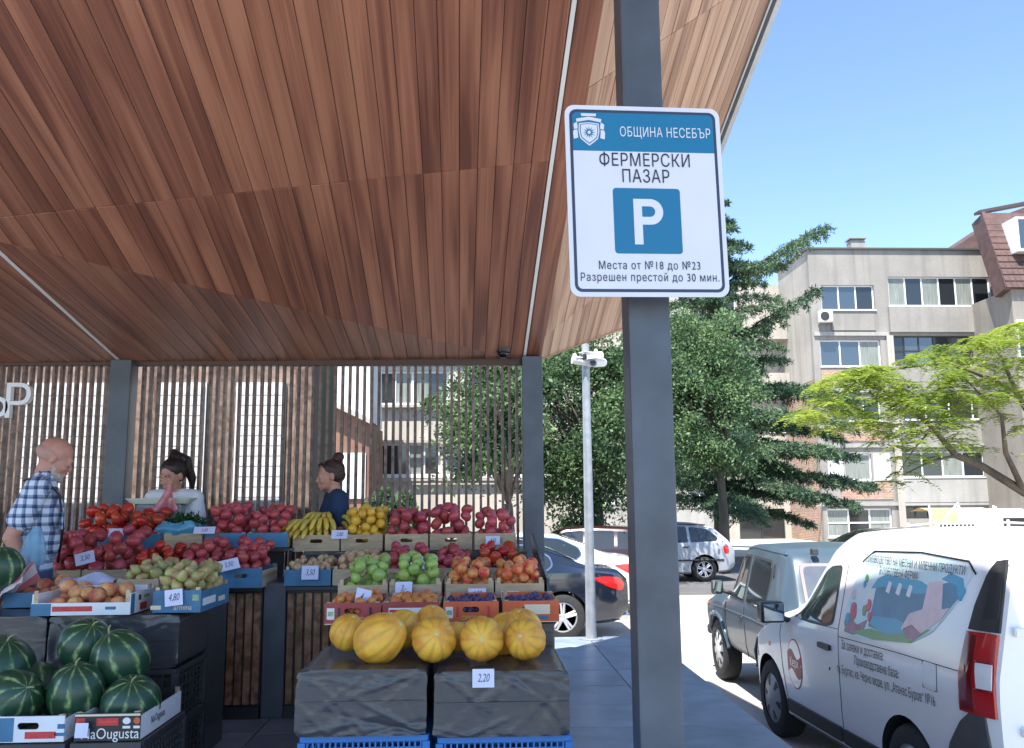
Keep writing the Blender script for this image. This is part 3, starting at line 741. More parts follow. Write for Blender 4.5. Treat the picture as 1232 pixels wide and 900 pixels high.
# row 2: apples and nectarines
Y2 = 4.83
for (u0, u1, lb, kind, r, fl) in ((406, 466, 'wooden crate of green apples at the left', 'green_apple', .036, 'green apple in the left half of the apple heap'), (468, 531, 'wooden crate of green apples by the 3 card', 'green_apple', .036, 'green apple in the right half of the apple heap'),
        (536, 594, 'wooden crate of nectarines on the left', 'nectarine', .033, 'red and yellow nectarine in the left nectarine crate'), (596, 655, 'wooden crate of nectarines on the right', 'nectarine', .033, 'red and yellow nectarine in the right nectarine crate')):
    a, b = spanx(u0, u1, 715, Y2); w = b-a; zc = atY(530, 723, Y2).z
    crate(lb, ((a+b)/2, Y2+.24, zT2), w, .46, .105, ply, pine, fh=.075, hole=False)
    heap(kind, fl, fl.replace('green apple', 'green apples').replace('nectarine in', 'nectarines in'), a+.008, b-.008, Y2+.012, Y2+.42, zT2+.03, r, .115 if kind == 'green_apple' else .095, seed=int(u0), slope=.10)
# row 3 on the counter
Y3 = CY-.02; Z3 = CT
for (u0, u1, lb, kind, fl, r, hg, mf, ff) in ((342, 398, 'blue crate of pale potatoes behind the 3.50 card', 'potato', 'pale tan potato in the blue crate', .022, .05, card_blue, None), (400, 458, 'wooden crate of pale potatoes next to the blue crate', 'potato', 'pale tan potato in the plain wooden crate', .027, .085, ply, None),
        (461, 517, 'wooden crate of small pink tomatoes with a price card', 'tomato', 'small pink tomato in the crate with the card', .036, .10, ply, None), (519, 571, 'wooden crate of small pink tomatoes in the middle', 'tomato', 'small pink tomato in the crate without a card', .035, .085, ply, None),
        (574, 632, 'wooden crate of big red tomatoes at the right end', 'red_tomato', 'large red tomato in the right end crate', .042, .10, ply, None)):
    a, b = spanx(u0, u1, 690, Y3); w = b-a
    crate(lb, ((a+b)/2, Y3+.22, Z3+.001), w, .43, .115, mf, pine if mf is ply else card_blue, fh=.10)
    heap(kind, fl, fl.split(' in ')[0]+'s in '+fl.split(' in ')[1] if kind != 'tomato' else fl.replace('tomato in', 'tomatoes in'), a+.01, b-.01, Y3+.015, Y3+.40, Z3+.062, r, hg, seed=int(u0), slope=.12, cat='tomato' if 'tomato' in kind else None)
# row 4: upper shelf
Y4 = 6.24; Z4 = atY(480, 663, Y4).z
shelf = thing('upper_shelf', 'dark raised shelf carrying the top row of crates on the right counter', 'shelf', ((xb+atY(640, 700, CY).x)/2, Y4, CT))
k = MB(); wS = atY(640, 700, CY).x-xb; k.span(-wS/2, wS/2, 0, .55, Z4-CT-.022, Z4-CT-.002); k.span(-wS/2, wS/2, .02, .05, .004, Z4-CT-.024); k.build('board', FILM, shelf)
for (u0, u1, lb, kind, fl, r, hg, ok) in ((352, 408, 'wooden crate with a hand hole under the bananas', None, '', 0, 0, ply), (410, 460, 'wooden crate under the round yellow plums', 'yellow_plum', 'round yellow plum in the heap beside the bananas', .038, .17, ply),
        (463, 515, 'left wooden crate of large pink tomatoes in the top row', 'tomato', 'large pink tomato in the left top crate', .046, .135, ply), (517, 568, 'middle wooden crate of large pink tomatoes in the top row', 'tomato', 'large pink tomato in the middle top crate', .048, .17, ply), (571, 621, 'right wooden crate of large pink tomatoes by the post', 'tomato', 'large pink tomato in the right top crate', .046, .13, ply)):
    a, b = spanx(u0, u1, 655, Y4); w = b-a
    crate(lb, ((a+b)/2, Y4+.22, Z4+.001), w, .43, .112, ok, pine)
    if kind: heap(kind, fl, fl.replace(' in', 's in', 1) if 'tomato' not in fl else fl.replace('tomato in', 'tomatoes in'), a-.006, b+.006, Y4+.01, Y4+.40, Z4+.07, r*.93, hg, seed=int(u0)+1, slope=.1, cat=kind.replace('_', ' '))
# bananas: hands of curved fruit on a common stalk, lying on the crate
def banana_bunch(loc, rz, n, label, ln=.19, tilt=0):
    t = thing('banana_bunch', label, 'bananas', loc, rz, 'bunches of bananas'); t.rotation_euler = (tilt, 0, rz); rnd = random.Random(n)
    tip = mat('banana_tip', (.10, .09, .03), .7); gr = mat('banana_stalk_green', (.32, .36, .08), .6)
    for row in range(2):
        for i in range(n):
            a = (i-(n-1)/2)*.26 + rnd.uniform(-.03, .03); pts = []; rad = []
            for s_ in range(9):
                q = s_/8; r_ = .018*min(1, (q*7+.35), ((1-q)*5+.35)); bend = .05*math.sin(q*math.pi)
                L_ = ln*q; x = math.sin(a)*L_*.9 + (i-(n-1)/2)*.012; y = -math.cos(a)*L_; z = row*.03 + bend + .012 - .03*q*(row == 0) + rnd.uniform(0, .002)
                pts.append((x, y, z)); rad.append(r_)
            k = MB(); k.tube(pts, rad, 7, 0); k.build('banana', M_BAN, t, smooth=True)
    k = MB(); k.tube([(0, .05, .06), (0, .015, .045), (0, -.02, .03)], [.012, .016, .03], 7, 0); k.build('stalk', gr, t, smooth=True)
    return t
bx = atY(381, 630, Y4+.1)
banana_bunch((bx.x-.045, Y4+.17, Z4+.125), -.55, 4, 'ripe yellow banana bunch fanned towards the left', .22, .10); banana_bunch((bx.x+.03, Y4+.2, Z4+.15), .15, 4, 'greenish yellow banana bunch in the middle of the heap', .2, .25)
banana_bunch((bx.x+.02, Y4+.33, Z4+.19), -.2, 5, 'yellow banana bunch on top of the heap', .2, .3); banana_bunch((bx.x+.10, Y4+.36, Z4+.16), 1.0, 3, 'yellow banana bunch reaching towards the round yellow plums', .2, .2)
# yellow melons
def melonmat():
    m = bpy.data.materials.new('yellow_melon_rind'); m.use_nodes = True; n = m.node_tree.nodes; l = m.node_tree.links; b = n['Principled BSDF']; b.inputs['Roughness'].default_value = .5
    tc = n.new('ShaderNodeTexCoord'); oi = n.new('ShaderNodeObjectInfo'); ad = n.new('ShaderNodeVectorMath'); l.new(tc.outputs['Object'], ad.inputs[0]); mu = n.new('ShaderNodeMath'); mu.operation = 'MULTIPLY'; mu.inputs[1].default_value = 9; l.new(oi.outputs['Random'], mu.inputs[0]); l.new(mu.outputs[0], ad.inputs[1])
    nz = n.new('ShaderNodeTexNoise'); nz.inputs['Scale'].default_value = 1.7; nz.inputs['Detail'].default_value = 6; l.new(ad.outputs[0], nz.inputs['Vector'])
    rp = n.new('ShaderNodeValToRGB'); e = rp.color_ramp.elements; e[0].color = (.62, .25, .035, 1); e[0].position = .3; e[1].color = (.82, .48, .055, 1); e[1].position = .62
    k = e.new(.47); k.color = (.76, .38, .045, 1); l.new(nz.outputs['Fac'], rp.inputs[0])
    at = n.new('ShaderNodeAttribute'); at.attribute_name = 'groove'
    mx = n.new('ShaderNodeMix'); mx.data_type = 'RGBA'; l.new(at.outputs['Fac'], mx.inputs[0]); l.new(rp.outputs[0], mx.inputs[6]); mx.inputs[7].default_value = (.52, .29, .03, 1)
    l.new(mx.outputs[2], b.inputs['Base Color'])
    nb = n.new('ShaderNodeTexNoise'); nb.inputs['Scale'].default_value = 8; nb.inputs['Detail'].default_value = 4; l.new(ad.outputs[0], nb.inputs['Vector']); bp = n.new('ShaderNodeBump'); bp.inputs['Strength'].default_value = .12; bp.inputs['Distance'].default_value = .05; l.new(nb.outputs['Fac'], bp.inputs['Height']); l.new(bp.outputs[0], b.inputs['Normal'])
    return m
MELM = melonmat(); scar = mat('melon_scar', (.62, .55, .25), .8, var=.2, vscale=50)
def melonmesh(seed, sy=1.0):
    P = []; G = []; n, rings = 40, 16
    for i in range(rings+1):
        t = math.pi*i/rings; row = []
        for j in range(n):
            a = 2*math.pi*j/n; gv = abs(math.sin(a*5)); g_ = .8*math.exp(-(gv/.16)**2)*min(1, math.sin(t)*1.6)
            k = 1 - .035*g_
            p = Vector((math.sin(t)*math.cos(a)*k, math.sin(t)*math.sin(a)*k, math.cos(t)*sy))
            p *= 1+.05*noise.noise(p+Vector((seed*7, 1, 2))); row.append(p); G.append(g_)
        P.append(row)
    k = MB(); k.grid(P, wrap=True); me = k.mesh('melon', MELM, smooth=True)
    at = me.attributes.new('groove', 'FLOAT', 'POINT'); at.data.foreach_set('value', G); return me
mel = [melonmesh(s, sy) for s, sy in enumerate((1.0, 1.14, 1.05))]
scm = MB(); scm.lathe([(.0, .03), (.06, .025), (.10, .0), (.13, -.04)], 14); scme = scm.mesh('scar', scar, smooth=True)
zt2 = zt_
ML = [  # u, v, Y, radius px, pitch toward viewer, roll, label
 (419, 761, 3.93, 21.5, -.5, .8, 'yellow melon at the far left standing nearly upright'), (457, 775, 3.78, 28.5, -1.0, 1.2, 'large yellow melon at the front left lying on its side'),
 (485, 757, 4.02, 22.5, -.6, 1.3, 'yellow melon behind the front left pair, half hidden'), (522, 776, 3.78, 26.5, -1.2, .2, 'yellow melon at the front centre with its scar facing forward'),
 (519, 752, 4.05, 21, -.4, .3, 'yellow melon behind the front centre one'), (550, 766, 3.98, 17, -.6, .2, 'small yellow melon wedged between the two middle front melons'),
 (579.5, 780, 3.78, 26, -1.45, 0, 'yellow melon above the 2.20 card with radial grooves facing forward'), (607, 765, 4.0, 22, -.3, 1.4, 'pale yellow melon lying sideways behind the 2.20 melon'),
 (628, 757, 4.03, 24, -.5, -.4, 'yellow melon at the back right'), (632, 788, 3.8, 24.5, -1.3, -.3, 'yellow melon at the front right end')]
for i, (u, v, Y, rp_, pt, rl, lb) in enumerate(ML):
    p = atY(u, v, Y); r = rp_/FPX*Y*.99; d = thing('melon', lb, 'melon', (p.x, Y, max(zt2+r*.93, p.z if Y > 3.9 else zt2+r*.96)), 0, 'yellow melons')
    d.rotation_euler = (-pt*-1+0 if False else -pt, rl*.5, rl)
    d.rotation_euler = (abs(pt), 0, rl); d.rotation_mode = 'XYZ'
    link('rind', mel[i % 3], d, scale=(r, r, r)); link('blossom_scar', scme, d, (0, 0, r*(1.0, 1.14, 1.05)[i % 3]*.985), scale=(r, r, r))
# cards of the right stall
def card_at(s_, u, v, Y, label, **k): pcard(s_, label, atY(u, v, Y), **k)
card_at('2,20', 581.5, 816, YB-.012, 'price card 2.20 hanging under the melons', tilt=-.05, w=.086, h=.07)
card_at('3,50', 373, 689, Y3-.02, 'price card 3.50 on the blue potato crate', tilt=-.12, w=.105, h=.085)
card_at('3,50', 503.5, 677, Y3-.03, 'price card on the small pink tomatoes', rz=.1, w=.10, h=.08)
card_at('3,-', 485.5, 708, Y2-.02, 'price card with a 3 in front of the green apples', rz=-.05, tilt=-.5, w=.09, h=.075)
card_at('4,-', 437, 718, YT+.10, 'price card on the apricots below the green apples', rz=.35, tilt=-.3, roll=.25, w=.075, h=.075)
card_at('4,50', 574, 714, Y2-.04, 'price card lying between nectarines and plums', tilt=-.9, w=.095, h=.075); card_at('3,50', 614, 716.5, Y2-.06, 'price card above the plums in the right box', tilt=-1.0, w=.095, h=.07)
card_at('3,50', 593, 650, Y4-.02, 'price card under the right top crate of tomatoes', tilt=-.1, w=.10, h=.06); card_at('3,80', 408.5, 643, Y4-.0, 'price card between bananas and yellow plums', tilt=-.6, w=.11, h=.07)
# ================================================================== left-hand stall (tomatoes, pears, peaches, watermelons)
YL = 4.42
zl = atY(120, 741, YL).z; ze = atY(120, 806, YL).z; xR = atY(215, 770, YL).x
for i, lb in enumerate(('black wrapped box at the right of the left stall over black crates', 'black wrapped box under the peach crates, left of the other one')):
    wrapped(lb, (xR-.31-i*.625, YL+.235, ze), .615, .46, zl-ze, seed=20+i)
    for j in range(2):
        hh = ze/2-.003
        t = thing('plastic_crate', ('upper' if j else 'lower')+' black plastic lattice crate under the '+('right' if i == 0 else 'left')+' wrapped box of the left stall', 'crate', (xR-.31-i*.625, YL+.235, j*(hh+.003)), 0, 'black plastic crates under the left stall')
        lattice(.60, .45, hh, blackpl, 10, 8, 6, .009, parent=t)
# support filling the step behind (film covered)
stl = thing('display_stand', 'black film covered stand between the wrapped boxes and the left counter', 'stand', (xR-.62, YL+.5, 0))
filmbox(stl, -.61, .61, .0, .36, 0, zl-.02)
# boxes of peaches
def spanl(u0, u1, v, Y): return atY(u0, v, Y).x, atY(u1, v, Y).x
a, b = spanl(36, 156, 730, YL-.03); wP = b-a
t = crate('white and blue cardboard box of peaches at the front edge of the left stall', (a+wP/2, YL+.13, zl+.004), wP, .30, .115, card_white, card_white, hole=False, fh=.058)
decal(t, -.04, .032, wP*.40, .024, print_red, -.1512); decal(t, -wP*.40, .029, wP*.2, .056, card_blue, -.1512); decal(t, wP*.30, .034, .05, .014, card_blue, -.1512)
k = MB(); k.span(wP/2+.0002, wP/2+.001, -.15, -.10, .003, .098); k.build('print', card_blue, t)
k = MB(); k.span(wP/2+.0002, wP/2+.001, -.03, .06, .012, .045); k.build('print', print_red, t); k = MB(); k.span(wP/2+.0002, wP/2+.001, -.05, -.02, .06, .085); k.build('print', card_black, t); k = MB(); k.span(wP/2+.0002, wP/2+.001, .02, .09, .065, .08); k.build('print', print_green, t)
heap('peach', 'red and yellow peach in the front white box', 'peaches in the front white box', a+.012, b-.012, YL-.0, YL+.27, zl+.012, .041, .055, seed=5, slope=.12)
a, b = spanl(4, 150, 728, YL+.36); wQ = b-a
t = crate('blue cardboard box of peaches behind the white one', (a+wQ/2, YL+.50, zl+.004), wQ, .30, .11, card_blue, card_blue, hole=False, fh=.075)
heap('peach', 'yellow peach in the blue box behind', 'peaches in the blue box', a+.02, b-.02, YL+.37, YL+.63, zl+.02, .042, .045, seed=6, slope=.1)
paper = mat('blue_wrapping_paper', (.5, .56, .72), .7, var=.2, vscale=12)
k = MB(); k.grid([[(a+.25+.035*i, YL+.40+.03*j, zl+.105+.03*math.sin(i*.9+j)*.6+.012*j) for i in range(9)] for j in range(5)]); tag(k.build('wrapping_paper', paper, smooth=True), 'crumpled pale blue paper among the peaches', 'paper')
# pears
a, b = spanl(185, 243, 720, YL+.04); wR = b-a
t = crate('blue cardboard box of pears lettered in pale print', (a+wR/2, YL+.27, zl+.004), wR, .46, .115, card_blue, card_blue, hole=False, fh=.105, rz=-.02)
printline(t, 'armina', .036, print_cream, (.03, -.2312, .026), xs=.9, bold=.0008); decal(t, -.10, .026, .05, .02, print_cream, -.2312); decal(t, .09, .072, .03, .028, print_green, -.2312)
k = MB(); k.span(wR/2+.0002, wR/2+.001, -.2, .0, .03, .065); k.build('print', label_white, t); k = MB(); k.span(wR/2+.0002, wR/2+.001, .05, .16, .025, .05); k.build('print', print_cream, t)
heap('pear', 'green pear with a blush in the blue lettered box', 'pears in the blue lettered box', a+.0, b+.0, YL+.05, YL+.49, zl+.06, .030, .09, seed=7, slope=.14)
ax, bx_ = spanl(140, 186, 715, YL+.32)
t = crate('wooden crate of pears left of the blue lettered box', ((ax+bx_)/2, YL+.52, zl+.03), bx_-ax+.02, .36, .11, ply, ply, hole=False)
heap('pear', 'green pear in the wooden crate beside the blue box', 'pears in the wooden crate', ax-.01, bx_+.01, YL+.36, YL+.68, zl+.09, .029, .08, seed=8, slope=.12)
# second row: tomatoes in wooden crates on the counter
YC = CY-.12
lab2 = [(43, 96, 'first wooden crate of tomatoes from the left in the middle row', 'large pink tomato in the first crate of the middle row', .047, .13), (98, 152, 'second wooden crate of tomatoes from the left in the middle row', 'large pink tomato in the second crate of the middle row', .045, .12),
        (156, 206, 'third crate of the middle row with small glossy tomatoes', 'small glossy red tomato in the third crate of the middle row', .034, .07), (209, 261, 'fourth crate of the middle row with small tomatoes', 'small red tomato in the fourth crate of the middle row', .036, .075), (264, 315, 'blue fronted crate of small tomatoes at the right end of the middle row', 'small red tomato in the blue fronted crate', .037, .07)]
for i, (u0, u1, lb, fl, r, hg) in enumerate(lab2):
    a, b = spanl(u0, u1, 690, YC); w = b-a
    crate(lb, ((a+b)/2, YC+.22, CT+.001), w, .43, .118, card_blue if i == 4 else ply, pine, tilt=.0)
    heap('red_tomato' if i == 2 else 'tomato', fl, fl.replace('tomato in', 'tomatoes in'), a-.002, b+.002, YC+.012, YC+.43, CT+.085, r, hg, seed=30+i, slope=.33, cat='tomato')
k = MB(); k.span(atY(44, 690, YC).x-.05, xa-.0, .62, .65, CT+.002, CT+.2); tag(k.build('back_board', FILM, loc=(0, CY, 0)), 'dark board propped behind the middle row of crates', 'board')
# top row
YU = Y4-.06; ZU = atY(150, 661, YU).z
shl = thing('upper_shelf', 'dark raised shelf carrying the top row of crates on the left counter', 'shelf', (-3.2, YU, CT)); xa0, xa1 = spanl(60, 352, 650, YU)
k = MB(); k.span(xa0+3.2, xa1+3.2, 0, .5, ZU-CT-.022, ZU-CT-.002); k.span(xa0+3.2, xa0+3.24, .1, .4, .004, ZU-CT-.024); k.build('board', FILM, shl)
for i, (u0, u1, lb, kind, fl, r, hg, mf) in enumerate(((90, 141, 'crate of bright red tomatoes at the left of the top row', 'red_tomato', 'bright red ribbed tomato in the left crate of the top row', .053, .135, card_blue), (143, 193, 'crate of bright red tomatoes in front of the weighing tray', 'red_tomato', 'bright red ribbed tomato in the crate by the weighing tray', .05, .10, card_blue),
        (197, 243, 'crate holding the blue bag of herbs', None, '', 0, 0, ply), (246, 295, 'crate of pink tomatoes right of the herbs', 'tomato', 'pink tomato in the crate right of the herbs', .042, .14, card_blue), (297, 346, 'crate of pink tomatoes at the right end of the top row', 'tomato', 'pink tomato in the right end crate of the top row', .043, .125, card_blue))):
    a, b = spanl(u0, u1, 645, YU); w = b-a
    crate(lb, ((a+b)/2, YU+.18, ZU+.001), w, .35, .10, mf, pine, hole=False, back=ply)
    if kind: heap(kind, fl, fl.replace('tomato in', 'tomatoes in'), a-.004, b+.004, YU+.005, YU+.35, ZU+.085, r*.9, hg, seed=50+i, slope=.12, cat='tomato')
# herbs in a blue bag
bagb = mat('thin_blue_plastic_bag', (.10, .34, .50), .25, var=.25, vscale=9, bump=.5, bscale=14, spec=.6)
ha = atY(220, 628, YU+.18)
herb = thing('herb_bag', 'crumpled blue plastic bag filled with leafy green herbs', 'bag', (ha.x, YU+.14, ZU+.05))
P = []
for i in range(10):
    t_ = i/9; row = []
    for j in range(28):
        a_ = 2*math.pi*j/28; rr = (.10+.045*math.sin(t_*2.6))*(1+.14*noise.noise(Vector((math.cos(a_)*2, math.sin(a_)*2, t_*4)))+.07*math.sin(a_*6+t_*7)*t_)
        row.append((math.cos(a_)*rr*1.15, math.sin(a_)*rr, t_*.13+.01*math.sin(a_*5)*t_))
    P.append(row)
k = MB(); k.grid(P, wrap=True); k.build('bag', bagb, herb, smooth=True)
def leafcloud(n, cen, ext, size, seed, up=.4, aspect=.5):
    rg = np.random.RandomState(seed); c = np.array(cen) + rg.normal(0, 1, (n, 3))*np.array(ext)*.5
    d = rg.normal(0, 1, (n, 3)); d[:, 2] += up; d /= np.linalg.norm(d, axis=1)[:, None]
    e = np.cross(d, rg.normal(0, 1, (n, 3))); e /= np.linalg.norm(e, axis=1)[:, None]
    s = size*rg.uniform(.6, 1.3, n)[:, None]
    return np.stack([c, c+d*s*.5+e*s*aspect*.5, c+d*s, c+d*s*.5-e*s*aspect*.5], 1)
def quads(name, Q, m, parent=None, loc=None, kind=None):
    Q = np.asarray(Q, dtype=np.float32); n = len(Q); me = bpy.data.meshes.new(name)
    me.vertices.add(n*4); me.loops.add(n*4); me.polygons.add(n)
    me.vertices.foreach_set('co', Q.reshape(-1)); me.loops.foreach_set('vertex_index', np.arange(n*4, dtype=np.int32))
    me.polygons.foreach_set('loop_start', np.arange(0, n*4, 4, dtype=np.int32)); me.update(); me.validate()
    me.materials.append(m); o = link(name, me, parent, loc)
    return tag(o, kind=kind)
LEAF_H = leafmat('herb_leaf', (.012, .045, .012), (.05, .15, .04), 9, .2)
quads('herb_leaves', np.concatenate([leafcloud(420, (.03, 0, .135), (.13, .10, .05), .032, 3), leafcloud(160, (.07, -.03, .125), (.08, .08, .04), .03, 4)]), LEAF_H, herb, kind='stuff')
# weighing tray
tr = atY(200, 611, YU+.56)
tray = thing('weighing_tray', 'pale green shallow tray on the counter in front of the woman in white', 'tray', (tr.x, YU+.47, tr.z+.03)); traym = mat('pale_green_plastic', (.62, .70, .58), .4)
k = MB(); w_ = .235; P = []
for (s_, z_) in ((.86, 0), (1, .038), (1.04, .04), (1.02, .034), (.88, .006), (.5, .006), (.01, .006)): P.append([(x*w_*s_, y*.10*s_, z_) for x, y in rrect(2, 2, .3, 3)])
k.grid(P, wrap=True); k.build('tray', traym, tray, smooth=30, fixn=True)
k = MB(); k.span(-.16, .16, -.08, .08, -.16, -.002); k.build('scale_body', mat('scale_grey', (.3, .32, .33), .5), tray, bevel=.01)
k = MB(); k.span(-.3, .3, -.09, .09, ZU-.24-(tr.z+.03), -.165); k.build('scale_base', BLACKP, tray)
# cards of the left stall
card_at('4,50', 140, 641, YU-.02, 'price card under the bright red tomatoes of the top row', tilt=-.35, rz=.1, w=.10, h=.06); card_at('3,50', 246, 638, YU-.02, 'price card under the blue herb bag', tilt=-.7, rz=.1, w=.14, h=.06)
card_at('3,50', 102, 671.5, YC-.03, 'price card on the big tomatoes of the middle row', rz=.3, tilt=-.5, w=.11, h=.08, roll=-.25); card_at('3,50', 275, 679.5, YC-.05, 'price card at the right end of the middle row', rz=.4, tilt=-.7, w=.125, h=.08, roll=-.2)
card_at('4,80', 209, 719, YL+.02, 'price card on the blue pear box', rz=.1, tilt=-.12, w=.083, h=.077, roll=-.1); card_at('', 78, 712, YL+.30, 'blank price card lying among the peaches', rz=.2, tilt=-1.0, w=.07, h=.06)
# watermelons in their boxes in front
def wmmat():
    m = bpy.data.materials.new('watermelon_rind'); m.use_nodes = True; n = m.node_tree.nodes; l = m.node_tree.links; b = n['Principled BSDF']; b.inputs['Roughness'].default_value = .32
    at = n.new('ShaderNodeAttribute'); at.attribute_name = 'stripe'; tc = n.new('ShaderNodeTexCoord'); nz = n.new('ShaderNodeTexNoise'); nz.inputs['Scale'].default_value = 3.2; nz.inputs['Detail'].default_value = 5; nz.inputs['Roughness'].default_value = .6
    l.new(tc.outputs['Object'], nz.inputs['Vector']); ma = n.new('ShaderNodeMath'); ma.operation = 'MULTIPLY_ADD'; ma.inputs[1].default_value = 1.0; l.new(at.outputs['Fac'], ma.inputs[2]); l.new(nz.outputs['Fac'], ma.inputs[0])
    rp = n.new('ShaderNodeValToRGB'); e = rp.color_ramp.elements; e[0].color = (.02, .062, .032, 1); e[0].position = .60; e[1].color = (.30, .40, .16, 1); e[1].position = 1.0
    k = e.new(.76); k.color = (.05, .12, .05, 1); l.new(ma.outputs[0], rp.inputs[0]); l.new(rp.outputs[0], b.inputs['Base Color']); return m
WMM = wmmat()
def wmmesh(seed, sy):
    P = []; G = []; n, rings = 60, 22
    for i in range(rings+1):
        t = math.pi*i/rings; row = []
        for j in range(n):
            a = 2*math.pi*j/n; p = Vector((math.sin(t)*math.cos(a), math.sin(t)*math.sin(a), math.cos(t)*sy)); p *= 1+.04*noise.noise(p*1.2+Vector((seed*4, 0, 0)))
            row.append(p); wob = .35*noise.noise(Vector((a*1.5+seed, t*3, seed))); G.append(max(0, math.cos(a*9+wob*3))**2*.42)
        P.append(row)
    k = MB(); k.grid(P, wrap=True); me = k.mesh('watermelon', WMM, smooth=True); at = me.attributes.new('stripe', 'FLOAT', 'POINT'); at.data.foreach_set('value', G); return me
wms = [wmmesh(s, sy) for s, sy in enumerate((1.0, 1.08, 1.15))]
YW = 4.0
WMs = [(-4, 809, 4.05, 41, 'watermelon cut off by the left edge with a yellow ground spot', .3, .4), (38, 836, 4.1, 37, 'dark watermelon behind the one at the left edge', .9, 1.3), (14, 842, 3.92, 33, 'dark watermelon low at the left over the white box', .6, 1.0), (103, 776, 4.2, 30, 'topmost watermelon of the pile below the peaches', .5, .5),
       (145, 794, 4.1, 32, 'watermelon with a curled stem right of the topmost one', .35, -.3), (92, 834, 3.95, 31, 'round watermelon in the middle of the lower row', .4, .1), (158, 848, 3.95, 33, 'watermelon with pale stripes in the black printed box', .55, .2), (3, 684, 4.75, 23, 'dark watermelon standing by the man at the left edge', .2, 0.)]
for i, (u, v, Y, rp_, lb, pt, rl) in enumerate(WMs):
    p = atY(u, v, Y); r = rp_/FPX*Y; d = thing('watermelon', lb, 'watermelon', p, 0, 'watermelons'); d.rotation_euler = (pt, rl, 0)
    link('rind', wms[i % 3], d, scale=(r, r, r)); k = MB(); z0 = (1, 1.08, 1.15)[i % 3]*r; k.tube([(0, 0, z0*.985), (.004, 0, z0+.02), (.016, .006, z0+.034)], [.006, .004, .003], 6); k.build('stem', mat('melon_stem', (.3, .3, .14), .7), d, smooth=True)
a, b = spanl(88, 167, 880, 3.72); wB = b-a; zB0 = atY(120, 893, 3.72).z
t = crate('black printed cardboard box of watermelons with white lettering', (a+wB/2, 3.72+.26, zB0), wB, .5, .105, card_black, card_white, hole=False, fh=.105, grp='watermelon boxes')
yf = -.2512
printline(t, 'NaOugusta', .058, label_white, (.012, yf, .028), xs=.86, bold=.0014); decal(t, 0, .074, .085, .028, print_red, yf); decal(t, 0, .074, .07, .008, mat('print_bright_red', (.7, .05, .04), .5), yf-.0006)
plate([(.075+.016*math.cos(i*.6283), .077+.013*math.sin(i*.6283)) for i in range(10)], yf-.0006, .0006, label_white, 'print', t); plate([(.115+.013*math.cos(i*.6283), .077+.013*math.sin(i*.6283)) for i in range(10)], yf-.0006, .0006, card_orange, 'print', t); decal(t, -.105, .08, .035, .02, print_red, yf); decal(t, .075, .053, .03, .01, label_white, yf); decal(t, .115, .053, .025, .01, label_white, yf); decal(t, 0, .1, wB, .008, print_cream, yf)
text('NaOugusta', .045, card_black, t, (wB/2+.0012, -.05, .05), (math.pi/2, 0, math.pi/2), name='print', ext=.0003, xs=.8)
card_at('', 98, 879, 3.70, 'blank price card on the black printed watermelon box', tilt=-.1, w=.05, h=.055)
a2, b2 = spanl(-12, 76, 875, 3.72)
t = crate('white and blue cardboard box of watermelons at the left edge', ((a2+b2)/2, 3.72+.26, zB0+.0), b2-a2, .5, .098, card_white, card_white, hole=True, fh=.098, grp='watermelon boxes')
decal(t, .05, .028, .12, .026, print_red, yf); decal(t, -.1, .05, .09, .09, card_blue, yf); decal(t, .13, .06, .03, .018, card_blue, yf); decal(t, .13, .03, .05, .012, card_blue, yf)
for i, (aa, bb) in enumerate(((a, b), (a2, b2))):
    for j in range(2):
        hh = zB0/2-.003
        t = thing('plastic_crate', ('upper' if j else 'lower')+' black plastic crate under the '+('black printed' if i == 0 else 'white and blue')+' watermelon box', 'crate', ((aa+bb)/2, 3.72+.27, j*(hh+.003)), 0, 'black plastic crates under the watermelons'); lattice(bb-aa+.01, .52, hh, blackpl, 12, 14, 6, .008, parent=t)
    if i == 0:
        a3, b3 = b2+.004, a-.004
# back row crate carrying the higher watermelons

# ================================================================== people: one remeshed body each, clothing and hair as children
def cap(b, p1, p2, r1, r2=None, n=12):
    p1, p2 = Vector(p1), Vector(p2); r2 = r1 if r2 is None else r2; d = p2-p1; L = d.length
    if L < 1e-6: d = Vector((0, 0, 1)); L = 1e-6
    q = d.to_track_quat('Z', 'Y').to_matrix(); P = []
    prof = [(r1*math.sin(a), -r1*math.cos(a)) for a in (.02, .4, .8, 1.2)] + [(r1, 0), (r2, L)] + [(r2*math.cos(a), L+r2*math.sin(a)) for a in (.4, .8, 1.2, 1.55)]
    for r, z in prof: P.append([p1 + q @ Vector((r*math.cos(2*math.pi*k/n), r*math.sin(2*math.pi*k/n), z)) for k in range(n)])
    o = len(b.v); b.grid(P, wrap=True); b.f.append(tuple(o+k for k in range(n))[::-1]); b.m.append(0); b.f.append(tuple(o+(len(P)-1)*n+k for k in range(n))); b.m.append(0)
def ell(b, c, r, rot=None, n=18, rg=12):
    M_ = rot if rot is not None else Matrix.Identity(3); c = Vector(c); P = []
    for i in range(rg+1):
        t = .02 + (math.pi-.04)*i/rg
        P.append([c + M_ @ Vector((r[0]*math.sin(t)*math.cos(2*math.pi*k/n), r[1]*math.sin(t)*math.sin(2*math.pi*k/n), r[2]*math.cos(t))) for k in range(n)])
    o = len(b.v); b.grid(P, wrap=True); b.f.append(tuple(o+k for k in range(n))); b.m.append(0); b.f.append(tuple(o+rg*n+k for k in range(n))[::-1]); b.m.append(0)
